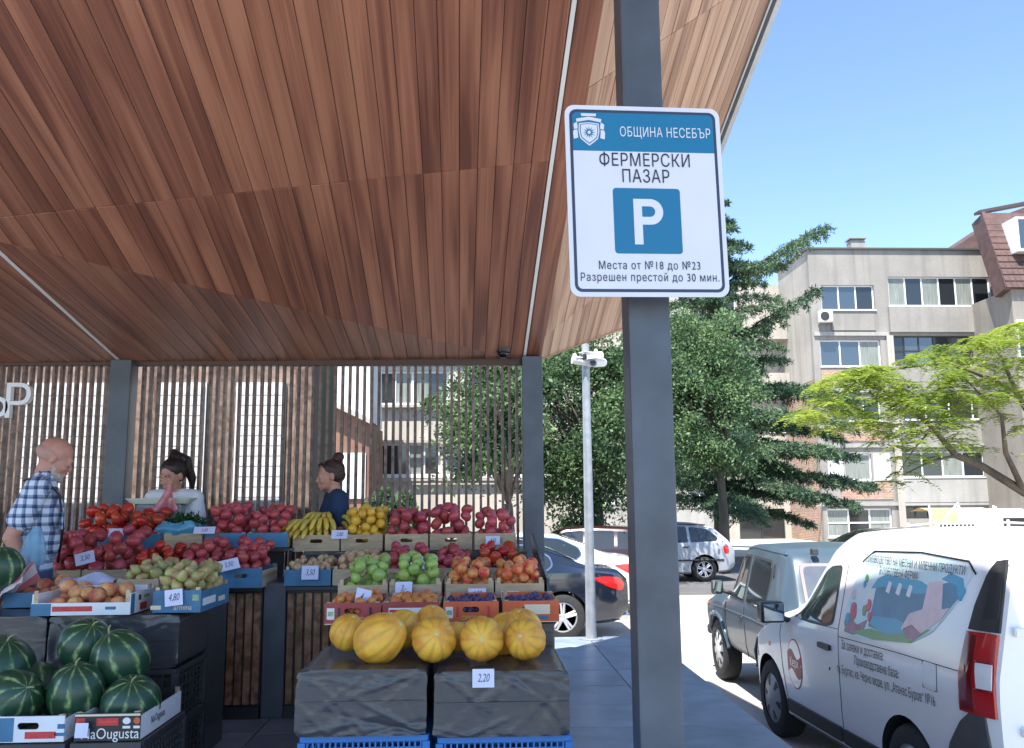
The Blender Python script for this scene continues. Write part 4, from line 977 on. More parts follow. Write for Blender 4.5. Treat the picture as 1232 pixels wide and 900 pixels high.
def remesh(b, name, m, parent, voxel=.008, smooth=3):
    me = b.mesh(name, m, fixn=False); bm = bmesh.new(); bm.from_mesh(me); bmesh.ops.recalc_face_normals(bm, faces=bm.faces); bm.to_mesh(me); bm.free()
    o = link(name, me); md = o.modifiers.new('r', 'REMESH'); md.mode = 'VOXEL'; md.voxel_size = voxel; md.use_smooth_shade = True
    if smooth: s = o.modifiers.new('s', 'SMOOTH'); s.factor = .5; s.iterations = smooth
    m2 = evaluated(o, name); m2.materials.clear(); m2.materials.append(m)
    m2.polygons.foreach_set('use_smooth', [True]*len(m2.polygons)); return link(name, m2, parent)
def head(b, c, M_, f=1.0, heavy=0.):
    T = lambda x, y, z: Vector(c) + M_ @ Vector((x*f, y*f, z*f)); E_ = lambda p, r: ell(b, T(*p), [q*f for q in r], M_); K = lambda p, q, r1, r2: cap(b, T(*p), T(*q), r1*f, r2*f)
    E_((0, .018, .035), (.076, .096, .085)); E_((0, -.022, -.025), (.063, .072, .092)); E_((0, -.035, -.078), (.050+heavy*.008, .050, .036)); E_((0, -.074, -.098), (.022, .018, .017))
    K((0, -.088, .006), (0, -.103, -.030), .009, .0118); E_((0, -.098, -.035), (.016, .011, .008)); K((-.034, -.083, .022), (.034, -.083, .022), .0125, .0125)
    for s in (-1, 1):
        E_((s*.036, -.066, -.034), (.024, .022, .024)); E_((s*.077, .012, -.014), (.010, .020, .032)); E_((s*.031, -.079, .0), (.016, .012, .010))
    K((-.019, -.092, -.063), (.019, -.092, -.063), .0065, .0065); K((-.016, -.091, -.074), (.016, -.091, -.074), .0075, .0075)
def face_bits(t, c, M_, f, brow_m, lip_m):
    T = lambda x, y, z: Vector(c) + M_ @ Vector((x*f, y*f, z*f)); ew = mat('eye_white', (.7, .68, .65), .2); ei = mat('iris_dark', (.03, .018, .01), .15)
    for s in (-1, 1):
        b = MB(); ell(b, T(s*.031, -.0865, -.004), (.0095*f, .006*f, .0045*f), M_, 10, 6); o = b.build('eye', ew, t, smooth=True)
        b = MB(); ell(b, T(s*.031, -.0905, -.005), (.0045*f, .0025*f, .0042*f), M_, 8, 6); b.build('iris', ei, o, smooth=True)
        b = MB(); cap(b, T(s*.018, -.0955, .022), T(s*.046, -.086, .024), .0042*f, .003*f, 6); b.build('eyebrow', brow_m, t, smooth=True)
    b = MB(); ell(b, T(0, -.0965, -.0685), (.021*f, .006*f, .008*f), M_, 12, 6); b.build('lips', lip_m, t, smooth=True)
def hand(b, w, d, side, f=1.0, curl=.5, thumb=1):
    """palm plus five fingers from wrist w along d; side is the thumb direction"""
    d = Vector(d).normalized(); side = Vector(side); side = (side - d*side.dot(d)).normalized(); nrm = d.cross(side).normalized(); w = Vector(w)
    for k in (-1.5, -.5, .5, 1.5): cap(b, w+side*k*.012*f, w+d*.085*f+side*k*.019*f, .0135*f, .0115*f, 8)
    for k, ln in ((1.5, .068), (.5, .078), (-.5, .073), (-1.5, .056)):
        p = w+d*.088*f+side*k*.0195*f; a = curl; q = d; r = .0085*f
        for s_, l in enumerate((.45, .32, .23)):
            q = (d*math.cos(a)+nrm*math.sin(a)); p2 = p+q*ln*l*f*1.1; cap(b, p, p2, r, r*.9, 8); p = p2; a += curl*.8; r *= .92
    p = w+side*.022*f+d*.02*f; q = (d*.6+side*.8+nrm*.25).normalized(); p2 = p+q*.042*f; cap(b, p, p2, .0125*f, .0105*f, 8); cap(b, p2, p2+(d*.85+side*.3+nrm*.3).normalized()*.034*f, .0105*f, .0085*f, 8)
def person(label, loc, rz, h, lean, hp, hyaw, fem, skin, top_m, arms, htilt=0, sleeve=.55, heavy=0., hands=(.5, .5)):
    """arms: ((elbow, wrist) for right, left) in local coordinates; front is -Y, right hand towards -X"""
    t = thing('person', label, 'person', loc, rz); s = h/1.75; shw = (.165 if fem else .195)*s; hipz, chz, shz = .95*s, 1.26*s, 1.43*s
    def L(p, k=1.0):                                   # lean the upper body forward about the hips
        p = Vector(p); q = p - Vector((0, 0, hipz)); a = lean*k
        return Vector((q.x, q.y*math.cos(a) - q.z*math.sin(a), q.z*math.cos(a) + q.y*math.sin(a))) + Vector((0, 0, hipz))
    b = MB(); bw = 1+heavy*.25
    hipc, belly, chest, upc, nb = Vector((0, 0, hipz)), L((0, -.01*bw, 1.10*s)), L((0, -.005, chz)), L((0, .008, 1.37*s)), L((0, .012, 1.45*s))
    hc = nb + Vector((0, -.035*s - hp*.05, .135*s - abs(hp)*.012)); M_ = (Matrix.Rotation(hyaw, 3, 'Z') @ Matrix.Rotation(hp, 3, 'X') @ Matrix.Rotation(htilt, 3, 'Y'))
    ML_ = Matrix.Rotation(-lean, 3, 'X').inverted() if False else Matrix.Rotation(lean, 3, 'X')
    def torso(bb, g=0.):
        ell(bb, hipc, ((.165*s+g), (.115*s*bw+g), (.13*s+g)), ML_); ell(bb, belly, ((.150 if not fem else .135)*s*bw+g, (.115*s*bw+g), (.17*s+g)), ML_)
        ell(bb, chest, ((.165 if not fem else .145)*s+g, (.112*s+g), (.16*s+g)), ML_); ell(bb, upc, ((.165 if not fem else .135)*s+g, (.085*s+g), (.085*s+g)), ML_)
        if fem:
            for q in (-1, 1): ell(bb, L((q*.068*s, -.095*s, 1.25*s)), (.062*s+g, .055*s+g, .06*s+g))
    torso(b); cap(b, nb, hc + M_ @ Vector((0, .02, -.055)), .056*s*(1.1 if not fem else .95), .050*s); head(b, hc, M_, s*.98, heavy)
    sh = [L((q*shw, .012, 1.405*s)) for q in (-1, 1)]
    for i, q in enumerate((-1, 1)):
        e, w = Vector(arms[i][0]), Vector(arms[i][1]); cap(b, L((q*.07*s, .015, 1.42*s)), sh[i], .052*s, .056*s); cap(b, sh[i], e, .050*s, .040*s); cap(b, e, w, .040*s, .027*s)
        hd = (w-e).normalized(); hand(b, w, hd + Vector((0, -.15, -.1)), Vector((q*-.3, -.9, .1)), s*.95, hands[i])
        hx = Vector((q*.085*s, 0, .92*s)); kn = Vector((q*.09*s, -.02, .50*s)); an = Vector((q*.095*s, .02, .08*s)); cap(b, hx, kn, .080*s, .056*s); cap(b, kn, an, .056*s, .038*s); cap(b, an+Vector((0, .02, -.04*s)), an+Vector((0, -.13*s, -.05*s)), .036*s, .028*s)
    remesh(b, 'body', skin, t, .0068, 2)
    c = MB(); g = .013; torso(c, g)
    for i, q in enumerate((-1, 1)):
        e = Vector(arms[i][0]); cap(c, L((q*.07*s, .015, 1.42*s)), sh[i], .056*s+g*.6, .058*s+g); cap(c, sh[i], sh[i].lerp(e, sleeve), .054*s+g, .052*s+g*1.6)
    return t, s, L, hc, M_, nb, c, sh, g
def trousers(t, s, m, g=.014):
    c = MB()
    ell(c, (0, 0, .93*s), (.165*s+g, .12*s+g, .12*s+g))
    for q in (-1, 1): cap(c, (q*.085*s, 0, .9*s), (q*.09*s, -.02, .5*s), .085*s+g, .062*s+g); cap(c, (q*.09*s, -.02, .5*s), (q*.095*s, .02, .1*s), .06*s+g, .05*s+g)
    remesh(c, 'trousers', m, t, .012, 3)
    for q in (-1, 1):
        b = MB(); cap(b, (q*.095*s, .05, .045), (q*.098*s, -.13*s, .035), .046, .038); b.build('shoe', mat('shoe_dark', (.03, .028, .026), .6), t, smooth=True)
skinA = mat('skin_tanned', (.46, .23, .155), .5, var=.10, vscale=22, sss=.08, bump=.04, bscale=160); skinB = mat('skin_ruddy', (.50, .235, .165), .5, var=.12, vscale=18, sss=.08, bump=.04, bscale=160); lipm = mat('lips', (.42, .14, .12), .4)
dhair = mat('dark_brown_hair', (.018, .010, .008), .42, var=.5, vscale=60, stretch=(1, 1, .2), bump=.5, bscale=90); ghair = mat('grey_stubble', (.46, .38, .33), .8, var=.25, vscale=120, bump=.4, bscale=220); rhair = mat('reddish_brown_hair', (.05, .018, .012), .42, var=.5, vscale=60, bump=.5, bscale=90)
def plaidmat():
    m = bpy.data.materials.new('plaid_shirt_cloth'); m.use_nodes = True; n = m.node_tree.nodes; l = m.node_tree.links; b = n['Principled BSDF']; b.inputs['Roughness'].default_value = .8
    tc = n.new('ShaderNodeTexCoord'); sp = n.new('ShaderNodeSeparateXYZ'); nz = n.new('ShaderNodeTexNoise'); nz.inputs['Scale'].default_value = 6; l.new(tc.outputs['Object'], nz.inputs['Vector'])
    mixv = n.new('ShaderNodeMix'); mixv.data_type = 'VECTOR'; mixv.inputs[0].default_value = .018; l.new(tc.outputs['Object'], mixv.inputs[4]); l.new(nz.outputs['Color'], mixv.inputs[5]); l.new(mixv.outputs[1], sp.inputs[0])
    a0 = n.new('ShaderNodeMath'); a0.operation = 'MULTIPLY_ADD'; a0.inputs[1].default_value = .22; l.new(sp.outputs[0], a0.inputs[0]); l.new(sp.outputs[1], a0.inputs[2])
    def band(sock, freq, ph, w):
        f = n.new('ShaderNodeMath'); f.operation = 'MULTIPLY_ADD'; f.inputs[1].default_value = freq; f.inputs[2].default_value = ph; l.new(sock, f.inputs[0]); g = n.new('ShaderNodeMath'); g.operation = 'FRACT'; l.new(f.outputs[0], g.inputs[0]); h = n.new('ShaderNodeMath'); h.operation = 'LESS_THAN'; h.inputs[1].default_value = w; l.new(g.outputs[0], h.inputs[0]); return h.outputs[0]
    def add(x, y, k):
        q = n.new('ShaderNodeMath'); q.operation = 'MULTIPLY_ADD'; q.inputs[1].default_value = k; l.new(x, q.inputs[0])
        if y is None: q.inputs[2].default_value = 0
        else: l.new(y, q.inputs[2])
        return q.outputs[0]
    v = add(band(a0.outputs[0], 22, .1, .42), None, .36); v = add(band(sp.outputs[2], 20, .3, .42), v, .36); v = add(band(a0.outputs[0], 22, .02, .12), v, .2); v = add(band(sp.outputs[2], 20, .22, .12), v, .2)
    rp = n.new('ShaderNodeValToRGB'); e = rp.color_ramp.elements; rp.color_ramp.interpolation = 'LINEAR'; e[0].color = (.62, .67, .76, 1); e[0].position = .0; e[1].color = (.02, .03, .07, 1); e[1].position = 1.0
    k = e.new(.4); k.color = (.20, .27, .42, 1); k = e.new(.75); k.color = (.05, .075, .15, 1); l.new(v, rp.inputs[0]); l.new(rp.outputs[0], b.inputs['Base Color'])
    bp = n.new('ShaderNodeBump'); bp.inputs['Strength'].default_value = .5; bp.inputs['Distance'].default_value = .02; n2 = n.new('ShaderNodeTexNoise'); n2.inputs['Scale'].default_value = 9; n2.inputs['Distortion'].default_value = 1.; l.new(tc.outputs['Object'], n2.inputs['Vector']); l.new(n2.outputs['Fac'], bp.inputs['Height']); l.new(bp.outputs[0], b.inputs['Normal']); return m
jeans = mat('blue_jeans', (.06, .09, .17), .8, var=.2, vscale=12)
# ---- the man on the left, in profile towards the right, head bowed
YM = 5.22
pm = atY(43, 600, YM); s = 1.72/1.75
t, s, L, hc, M_, nb, c, sh, g = person('bald man in a blue checked short sleeved shirt bending over the crates', (pm.x-.02, YM, 0), R(110), 1.76, .12, .46, 0.1, False, skinB, None,
    (((-.205, .07, 1.14), (-.20, -.07, .90)), ((.215, .03, 1.14), (.19, -.12, .90))), heavy=.12, sleeve=.62)
cap(c, nb+Vector((0, .0, -.05)), nb+Vector((0, -.012, .025)), .070*s, .066*s)
remesh(c, 'shirt', plaidmat(), t, .010, 2); trousers(t, s, jeans)
face_bits(t, hc, M_, s*.98, ghair, lipm)
b = MB(); T = lambda x, y, z: hc + M_ @ Vector((x*s, y*s, z*s))
ell(b, T(0, .026, .012), (.0775*s, .0955*s, .058*s), M_); remesh(b, 'hair', mat('cropped_grey_hair', (.42, .245, .185), .7, var=.1, vscale=60, bump=.1, bscale=200), t, .006, 2)
b = MB(); ell(b, T(0, -.042, -.086), (.051*s, .053*s, .034*s), M_); ell(b, T(0, -.080, -.1), (.026*s, .02*s, .018*s), M_); cap(b, T(-.022, -.098, -.052), T(.022, -.098, -.052), .006*s, .006*s)
for q in (-1, 1): cap(b, T(q*.052, -.018, -.045), T(q*.044, -.034, -.08), .012*s, .017*s)
remesh(b, 'beard', ghair, t, .005, 2)
b = MB(); pts = [L((-.06, .10, 1.44*s)), L((-.13, .01, 1.475*s)), L((-.14, -.10, 1.38*s)), L((-.05, -.145, 1.2*s)), L((.10, -.14, 1.0*s))]; b.tube(pts, .012, 8, flat=.5); b.tube([L((-.13, .02, 1.47*s)), L((-.15, .11, 1.3*s)), L((-.02, .145, 1.1*s)), L((.12, .10, .98*s))], .012, 8, flat=.5); b.build('bag_strap', mat('strap_dark', (.02, .022, .03), .7), t, smooth=True)
b = MB(); k_ = L((-.088, -.135, 1.24*s)); b.box(k_, (.085, .012, .10)); b.build('shirt_pocket', bpy.data.materials['plaid_shirt_cloth'], t, bevel=.004, rot=None)
# thin blue bag in his hand
mb = atY(43, 655, YM-.22)
bag = thing('plastic_bag', 'thin blue plastic bag hanging from the hand of the man in the checked shirt', 'bag', (mb.x+.01, YM-.24, mb.z+.06)); P = []
for i in range(11):
    q = i/10; row = []
    for j in range(26):
        a_ = 2*math.pi*j/26; r_ = (.022+.05*math.sin(min(1, q*1.15)*math.pi*.62))*(1+.22*noise.noise(Vector((math.cos(a_)*1.6, math.sin(a_)*1.6, q*3)))+.05*math.sin(7*a_+q*5))
        row.append((math.cos(a_)*r_*.9 - q*.02, math.sin(a_)*r_*.7, -.0+.03-q*.20))
    P.append(row)
bb = MB(); bb.grid(P, wrap=True); bb.build('bag_film', mat('pale_blue_bag_film', (.22, .45, .62), .25, var=.2, vscale=10, bump=.4, bscale=16, alpha=.55), bag, smooth=True)
# striped pink bag lying on the left end of the crates
pb_ = atY(19, 694, YL+.33); bag = thing('plastic_bag', 'crumpled pink and white striped plastic bag over the left end of the peach box', 'bag', (pb_.x, YL+.36, pb_.z-.08)); P = []
for i in range(9):
    q = i/8; P.append([(-.10+.16*q+.02*noise.noise(Vector((q*3, j*.5, 0))), (j-4)*.022, -.05+.20*q*(1-.03*(j-4)**2)+.02*noise.noise(Vector((q*4, j*.7, 3)))) for j in range(9)])
bb = MB(); bb.grid(P)
for i in range(8):
    for j in range(8): bb.m[i*8+j] = 1 if j % 3 == 1 else 0
bb.build('bag_film', [mat('white_bag_film', (.7, .62, .62), .3, bump=.3, bscale=20), mat('pink_bag_film', (.62, .18, .20), .3, bump=.3, bscale=20)], bag, smooth=True)
# ---- woman in white behind the left counter
YA = 6.80
pw = atY(208, 580, YA)
t, s, L, hc, M_, nb, c, sh, g = person('woman in a white t-shirt with a high dark ponytail looking down behind the scales', (pw.x+.03, YA, 0), R(-8), 1.70, .10, .36, R(-12), True, skinA, None,
    (((-.22, -.06, 1.08), (-.045, -.20, 1.20)), ((.22, -.06, 1.07), (.05, -.20, 1.17))), sleeve=.5, hands=(.7, .7))
remesh(c, 'shirt', mat('white_tshirt', (.72, .73, .76), .85, var=.05, vscale=9, bump=.5, bscale=12), t, .010, 2); trousers(t, s, jeans)
face_bits(t, hc, M_, s*.98, dhair, lipm); T = lambda x, y, z: hc + M_ @ Vector((x*s, y*s, z*s))
b = MB(); ell(b, T(0, .028, .046), (.084*s, .098*s, .086*s), M_); ell(b, T(0, .045, .0), (.082*s, .078*s, .075*s), M_); ell(b, T(.0, .075, .115), (.05*s, .05*s, .045*s), M_)
cap(b, T(0, .09, .13), T(.03, .15, .07), .042*s, .045*s); cap(b, T(.03, .15, .07), T(.05, .16, -.08), .045*s, .034*s); cap(b, T(.05, .16, -.08), T(.05, .14, -.17), .034*s, .012*s); cap(b, T(-.0, .07, .12), T(-.01, .09, .155), .04*s, .03*s)
remesh(b, 'hair', dhair, t, .006, 2)
# pink bag she opens
pk = atY(200, 601, YA-.24)
bag = thing('plastic_bag', 'pink plastic bag held open in the hands of the woman in white', 'bag', pk); P = []
for i in range(10):
    q = i/9; P.append([((j/8-.5)*(.02+.20*q**1.3)+.015*noise.noise(Vector((q*4, j, 1)))+.03*(1-q), -.03+.05*math.sin(j*1.1+q*3)*q, .11-.19*q+.012*math.sin(j*1.7)*q) for j in range(9)])
bb = MB(); bb.grid(P); bb.build('bag_film', mat('pink_plastic_film', (.66, .24, .26), .3, var=.2, vscale=15, bump=.4, bscale=25), bag, smooth=True)
# ---- woman in navy behind the right counter
YN = 6.78
pw = atY(402, 590, YN)
t, s, L, hc, M_, nb, c, sh, g = person('woman in a navy t-shirt with sunglasses pushed up and hair in a bun, in profile', (pw.x+.06, YN, 0), R(-72), 1.69, .14, .14, R(-4), True, skinA, None,
    (((-.22, -.05, 1.10), (-.15, -.27, 1.05)), ((.23, -.04, 1.10), (.14, -.27, 1.04))), sleeve=.62, heavy=.5)
remesh(c, 'shirt', mat('navy_tshirt', (.012, .035, .085), .85, var=.15, vscale=9, bump=.5, bscale=12), t, .010, 2); trousers(t, s, mat('black_trousers', (.02, .02, .024), .8))
face_bits(t, hc, M_, s*.98, rhair, lipm); T = lambda x, y, z: hc + M_ @ Vector((x*s, y*s, z*s))
b = MB(); ell(b, T(0, .030, .046), (.083*s, .096*s, .084*s), M_); ell(b, T(0, .055, .0), (.080*s, .070*s, .07*s), M_); ell(b, T(0, .085, .135), (.046*s, .046*s, .040*s), M_); remesh(b, 'hair', rhair, t, .006, 2)
b = MB(); sgm = mat('sunglass_black', (.008, .008, .01), .1)
for q in (-1, 1): ell(b, T(q*.036, -.062, .098), (.030*s, .010*s, .020*s), M_ @ Matrix.Rotation(-.9, 3, 'X'), 12, 8); b.tube([T(q*.066, -.055, .095), T(q*.088, .0, .075), T(q*.088, .05, .05)], .004, 6)
b.tube([T(-.012, -.07, .10), T(.012, -.07, .10)], .004, 6); b.build('sunglasses', sgm, t, smooth=True)
# ================================================================== vehicles
GLASS = mat('dark_car_glass', (.018, .024, .028), .04, spec=.9); RUB = mat('tyre_rubber', (.02, .02, .021), .8, var=.3, vscale=30); ALLOY = mat('alloy_wheel', (.55, .56, .58), .3, .7); HUB = mat('grey_hubcap', (.33, .34, .36), .45, .2)
CHROME = mat('chrome', (.75, .76, .78), .12, 1.); TRIM = mat('black_plastic_trim', (.03, .031, .033), .55, var=.15, vscale=20); REDL = mat('red_lens', (.42, .012, .012), .12, spec=.7, coat=.5); WLENS = mat('clear_lens', (.7, .70, .72), .12, coat=.4); AMB = mat('amber_lens', (.75, .25, .02), .15); SEAM = mat('panel_gap', (.012, .012, .013), .8)
class Car:
    """body lofted along t (0 = nose, L = tail); local -X is the left side, +Y the heading"""
    def __init__(s, name, label, loc, rz, paint, L, tab, rr=.16, group=None, cat='car', arch=(), ra=.36, floor=.2):
        s.t = thing(name, label, cat, loc, rz, group); s.L = L; s.rr = rr; s.paint = paint; s.y0 = L/2
        T = np.array([q[0] for q in tab]); fine = np.linspace(T[0], T[-1], 67)
        V = np.array([q[1:] for q in tab], float)             # zb, zs, zt, wb, ws, wt
        def sm(col):
            y = np.interp(fine, T, V[:, col]); k = np.array([.2, .6, .2]); 
            for _ in range(2): y = np.convolve(np.pad(y, 1, mode='edge'), k, 'valid')
            return y
        s.fine = fine; s.c = [sm(i) for i in range(6)]; s.floor = floor
        P = []
        for t in fine: r = s.ring(t); P.append([(-w, s.y0-t, z) for w, z in r] + [(w, s.y0-t, z) for w, z in r[-2:0:-1]])
        b = MB(); b.grid(P, wrap=True); n = len(P[0]); b.f += [tuple(range(n)), tuple((len(P)-1)*n+k for k in range(n))[::-1]]; b.m += [0, 0]
        me = b.mesh('body', [paint, SEAM]); bm = bmesh.new(); bm.from_mesh(me); bmesh.ops.recalc_face_normals(bm, faces=bm.faces); bm.to_mesh(me); bm.free()
        o = link('body', me)
        cuts = []
        for ta in arch:
            c = MB(); c.lathe([(ra, -1.6), (ra, 1.6)], 32, axis='X', c=(0, s.y0-ta, .33)); cm = c.mesh('cut', SEAM); bm = bmesh.new(); bm.from_mesh(cm); bmesh.ops.recalc_face_normals(bm, faces=bm.faces); bm.to_mesh(cm); bm.free()
            co = link('cut', cm); cuts.append(co); md = o.modifiers.new('b', 'BOOLEAN'); md.operation = 'DIFFERENCE'; md.object = co; md.solver = 'EXACT'
        me = evaluated(o, 'body')
        for co in cuts: bpy.data.objects.remove(co)
        if len(me.materials) < 2: me.materials.append(SEAM)
        for p in me.polygons:
            c = p.center; p.use_smooth = True
            for ta in arch:
                if math.hypot(c.y-(s.y0-ta), c.z-.33) < ra*1.02 and abs(p.normal.x) < .5 and abs(c.x) < .95: p.material_index = 1
        me.set_sharp_from_angle(angle=R(38)); s.body = link('body', me, s.t)
    def par(s, t): return [float(np.interp(t, s.fine, c)) for c in s.c]
    def ring(s, t):
        zb, zs, zt, wb, ws, wt = s.par(t); rr = min(s.rr, max(.02, (zt-zs)*.5)); h = zs-zb
        r = [(0, zb), (wb*.92, zb), (wb, zb+.05), (wb+(ws-wb)*.7, zb+h*.3), (ws, zb+h*.6), (ws, zb+h*.82), (ws*.99, zs)]
        for k in (.33, .66, 1.): r.append((ws*.99+(wt-ws*.99)*k, zs+(zt-rr-zs)*k))
        r += [(wt-rr*.18, zt-rr*.5), (wt-rr*.6, zt-rr*.14), (wt*.72, zt-.005), (wt*.4, zt+.006), (0, zt+.01)]
        return r
    def Wd(s, t, z):
        r = s.ring(t)[2:11]; return float(np.interp(z, [q[1] for q in r], [q[0] for q in r]))
    def pt(s, t, z, off=0, side=-1): return Vector((side*(s.Wd(t, z)+off), s.y0-t, z))
    def patch(s, poly, m, name, off=.004, side=-1, parent=None, k=5, smooth=True, dense=3):
        q = []
        for i in range(len(poly)):
            a, b = poly[i], poly[(i+1) % len(poly)]
            for j in range(dense): q.append((a[0]+(b[0]-a[0])*j/dense, a[1]+(b[1]-a[1])*j/dense))
        cx = sum(p[0] for p in q)/len(q); cz = sum(p[1] for p in q)/len(q)
        P = [[s.pt(p[0], p[1], -.004, side) for p in q]] + [[s.pt(cx+(p[0]-cx)*f, cz+(p[1]-cz)*f, off, side) for p in q] for f in [1-.9985*i/k for i in range(k+1)]]
        b = MB(); b.grid(P, wrap=True); return b.build(name, m, parent or s.t, smooth=30, fixn=True)
    def line(s, pts, m, name, w=.008, off=.002, side=-1, parent=None):
        q = []
        for a, b in zip(pts, pts[1:]):
            for j in range(8): q.append((a[0]+(b[0]-a[0])*j/8, a[1]+(b[1]-a[1])*j/8))
        q.append(pts[-1]); P = [s.pt(a, z, off-.001, side) for a, z in q]; b = MB(); b.tube(P, w/2, 6, flat=1); return b.build(name, m, parent or s.t, smooth=True)
    def wheel(s, t, x, r, wd=.2, rim=ALLOY, kind='spoke', n=5, side=-1):
        w = MB(); a = r*.64; w.lathe([(a, -wd/2), (r*.9, -wd/2), (r*.97, -wd*.42), (r, -wd*.3), (r, wd*.3), (r*.97, wd*.42), (r*.9, wd/2), (a, wd/2)], 36, axis='X', cap=False)
        o = w.build('wheel', RUB, s.t, smooth=40, loc=(x, s.y0-t, r)); sg = side
        k = MB(); xo = sg*wd*.44
        k.lathe([(a*1.02, -wd*.45), (a*1.02, wd*.45)], 32, axis='X', cap=False); k.lathe([(a, xo), (a*.93, xo*1.02), (a*.9, xo*.8)], 32, axis='X', cap=False)
        if kind == 'spoke':
            for i in range(n):
                an = 2*math.pi*i/n + .3
                for dd in (-.13, .13):
                    c0 = Vector((xo*.75, math.cos(an+dd*2.2)*a*.2, math.sin(an+dd*2.2)*a*.2)); c1 = Vector((xo*.95, math.cos(an+dd)*a*.95, math.sin(an+dd)*a*.95)); k.tube([c0, c1], [a*.10, a*.085], 6)
            k.lathe([(a*.24, xo*.6), (a*.24, xo*.95), (a*.15, xo*1.05), (.002, xo*1.05)], 20, axis='X'); k.build('rim', rim, o, smooth=35)
            d = MB(); d.lathe([(a*.98, xo*.35), (.002, xo*.35)], 24, axis='X'); d.build('brake_disc', TRIM, o)
        else:
            k.lathe([(a*.95, xo*.9), (a*.82, xo*1.12), (a*.45, xo*1.2), (a*.25, xo*1.35), (.002, xo*1.4)], 32, axis='X'); k.build('hubcap', rim, o, smooth=35)
            h = MB()
            for i in range(n):
                an = 2*math.pi*i/n+.2; pts = []
                for f in (.88, .68, .5): pts.append(f)
                q = [(math.cos(an+dd)*a*f, math.sin(an+dd)*a*f) for dd, f in ((-.17, .86), (.17, .86), (.09, .5), (-.09, .5))]
                h.prism([(xo*1.06 if i_ < 2 else xo*1.17, y, z) for i_, (y, z) in enumerate(q)], (xo*.07, 0, 0))
            tag(h.build('hubcap_slots', TRIM if kind == 'cover' else RUB, o, fixn=True), kind='stuff')
        return o
    def rear(s, poly, m, name, yoff=.004, tf=None, parent=None, k=4, xc=.05):
        """panel on the tail: poly in (x, z); tf(z) gives t of the rear face, xc its plan curvature"""
        q = []
        for i in range(len(poly)):
            a, b = poly[i], poly[(i+1) % len(poly)]
            for j in range(3): q.append((a[0]+(b[0]-a[0])*j/3, a[1]+(b[1]-a[1])*j/3))
        cx = sum(p[0] for p in q)/len(q); cz = sum(p[1] for p in q)/len(q); f_ = lambda x, z, o: (x, s.y0-(tf(z)+o-xc*x*x), z)
        P = [[f_(p[0], p[1], -.01) for p in q]] + [[f_(cx+(p[0]-cx)*f, cz+(p[1]-cz)*f, yoff) for p in q] for f in [1-.9985*i/k for i in range(k+1)]]
        b = MB(); b.grid(P, wrap=True); return b.build(name, m, parent or s.t, smooth=30, fixn=True)
    def shell(s, t0, t1, z0, z1, m, name, off=.012, side=-1, rnd=.03):
        w, h = abs(t1-t0), abs(z1-z0); return s.patch([(a, b) for a, b in rrect(w, h, min(rnd, w*.45, h*.45), 3, (t0+t1)/2, (z0+z1)/2)], m, name, off, side)
    def mirror(s, t, z, m, side=-1, sz=(.1, .17, .16)):
        p = s.pt(t, z, 0, side); b = MB(); b.tube([p, p+Vector((side*.09, .02, .03))], .022, 8); o = b.build('mirror_arm', TRIM, s.t, smooth=True)
        b = MB(); b.box(p+Vector((side*.15, .02, .07)), (sz[1], sz[0], sz[2])); b.build('mirror', m, s.t, smooth=True, bevel=.03, seg=3); b = MB(); c = p+Vector((side*.15, .02-sz[0]/2-.001, .07)); b.box(c, (sz[1]*.8, .004, sz[2]*.78)); b.build('mirror_glass', mat('mirror_glass', (.55, .58, .6), .03, 1.), s.t)
def curve(pts, n=4, r=.05):
    """round the corners of a polygon with short arcs"""
    o = []; N = len(pts)
    for i in range(N):
        p, a, b = pts[i], pts[i-1], pts[(i+1) % N]; la = math.hypot(a[0]-p[0], a[1]-p[1]); lb = math.hypot(b[0]-p[0], b[1]-p[1]); da, db = min(r, la*.42)/la, min(r, lb*.42)/lb
        A = (p[0]+(a[0]-p[0])*da, p[1]+(a[1]-p[1])*da); B = (p[0]+(b[0]-p[0])*db, p[1]+(b[1]-p[1])*db)
        for k in range(4): t = k/3; o.append((A[0]*(1-t)**2+2*p[0]*t*(1-t)+B[0]*t*t, A[1]*(1-t)**2+2*p[1]*t*(1-t)+B[1]*t*t))
    return o
# ---------------------------------------------------------------- white delivery van
VW = mat('van_white_paint', (.80, .81, .82), .28, var=.03, vscale=2, coat=.5); VWd = VW
TV0 = .60                                            # t of the front axle
vL = 3.78; th = .035
ax = Vector((2.53, 7.82, ROADZ)); fwd = Vector((-math.sin(th), math.cos(th), 0)); rgt = Vector((math.cos(th), math.sin(th), 0)); HWv = .86
cpos = ax + rgt*HWv + fwd*(TV0 - vL/2)
v = Car('delivery_van', 'white delivery van parked at the kerb with lettering and a farm picture on its side', cpos, th, VW, vL, [
    (.0, .34, .62, .70, .55, .60, .50), (.06, .24, .66, .80, .74, .76, .60), (.25, .22, .80, .93, .80, .83, .68), (.55, .22, .92, 1.02, .83, .86, .72), (.85, .22, .97, 1.09, .83, .86, .72), (1.0, .22, 1.0, 1.17, .83, .86, .70),
    (1.3, .22, 1.02, 1.42, .83, .86, .69), (1.65, .22, 1.05, 1.68, .83, .86, .69), (1.95, .22, 1.07, 1.77, .83, .86, .70), (2.4, .22, 1.08, 1.80, .83, .86, .72), (3.0, .24, 1.08, 1.79, .83, .86, .73), (3.5, .28, 1.08, 1.775, .83, .86, .73), (3.70, .32, 1.08, 1.77, .82, .845, .715), (3.76, .38, 1.06, 1.70, .80, .81, .70), (3.78, .42, 1.04, 1.62, .77, .78, .67)], rr=.13, cat='van', arch=(TV0, TV0+2.3), ra=.355)
V = lambda t, z: (t+TV0, z)
for t_, sd in ((TV0, -1), (TV0+2.3, -1), (TV0, 1), (TV0+2.3, 1)): v.wheel(t_, sd*.74, .318, .2, HUB, 'cover', 6, sd)
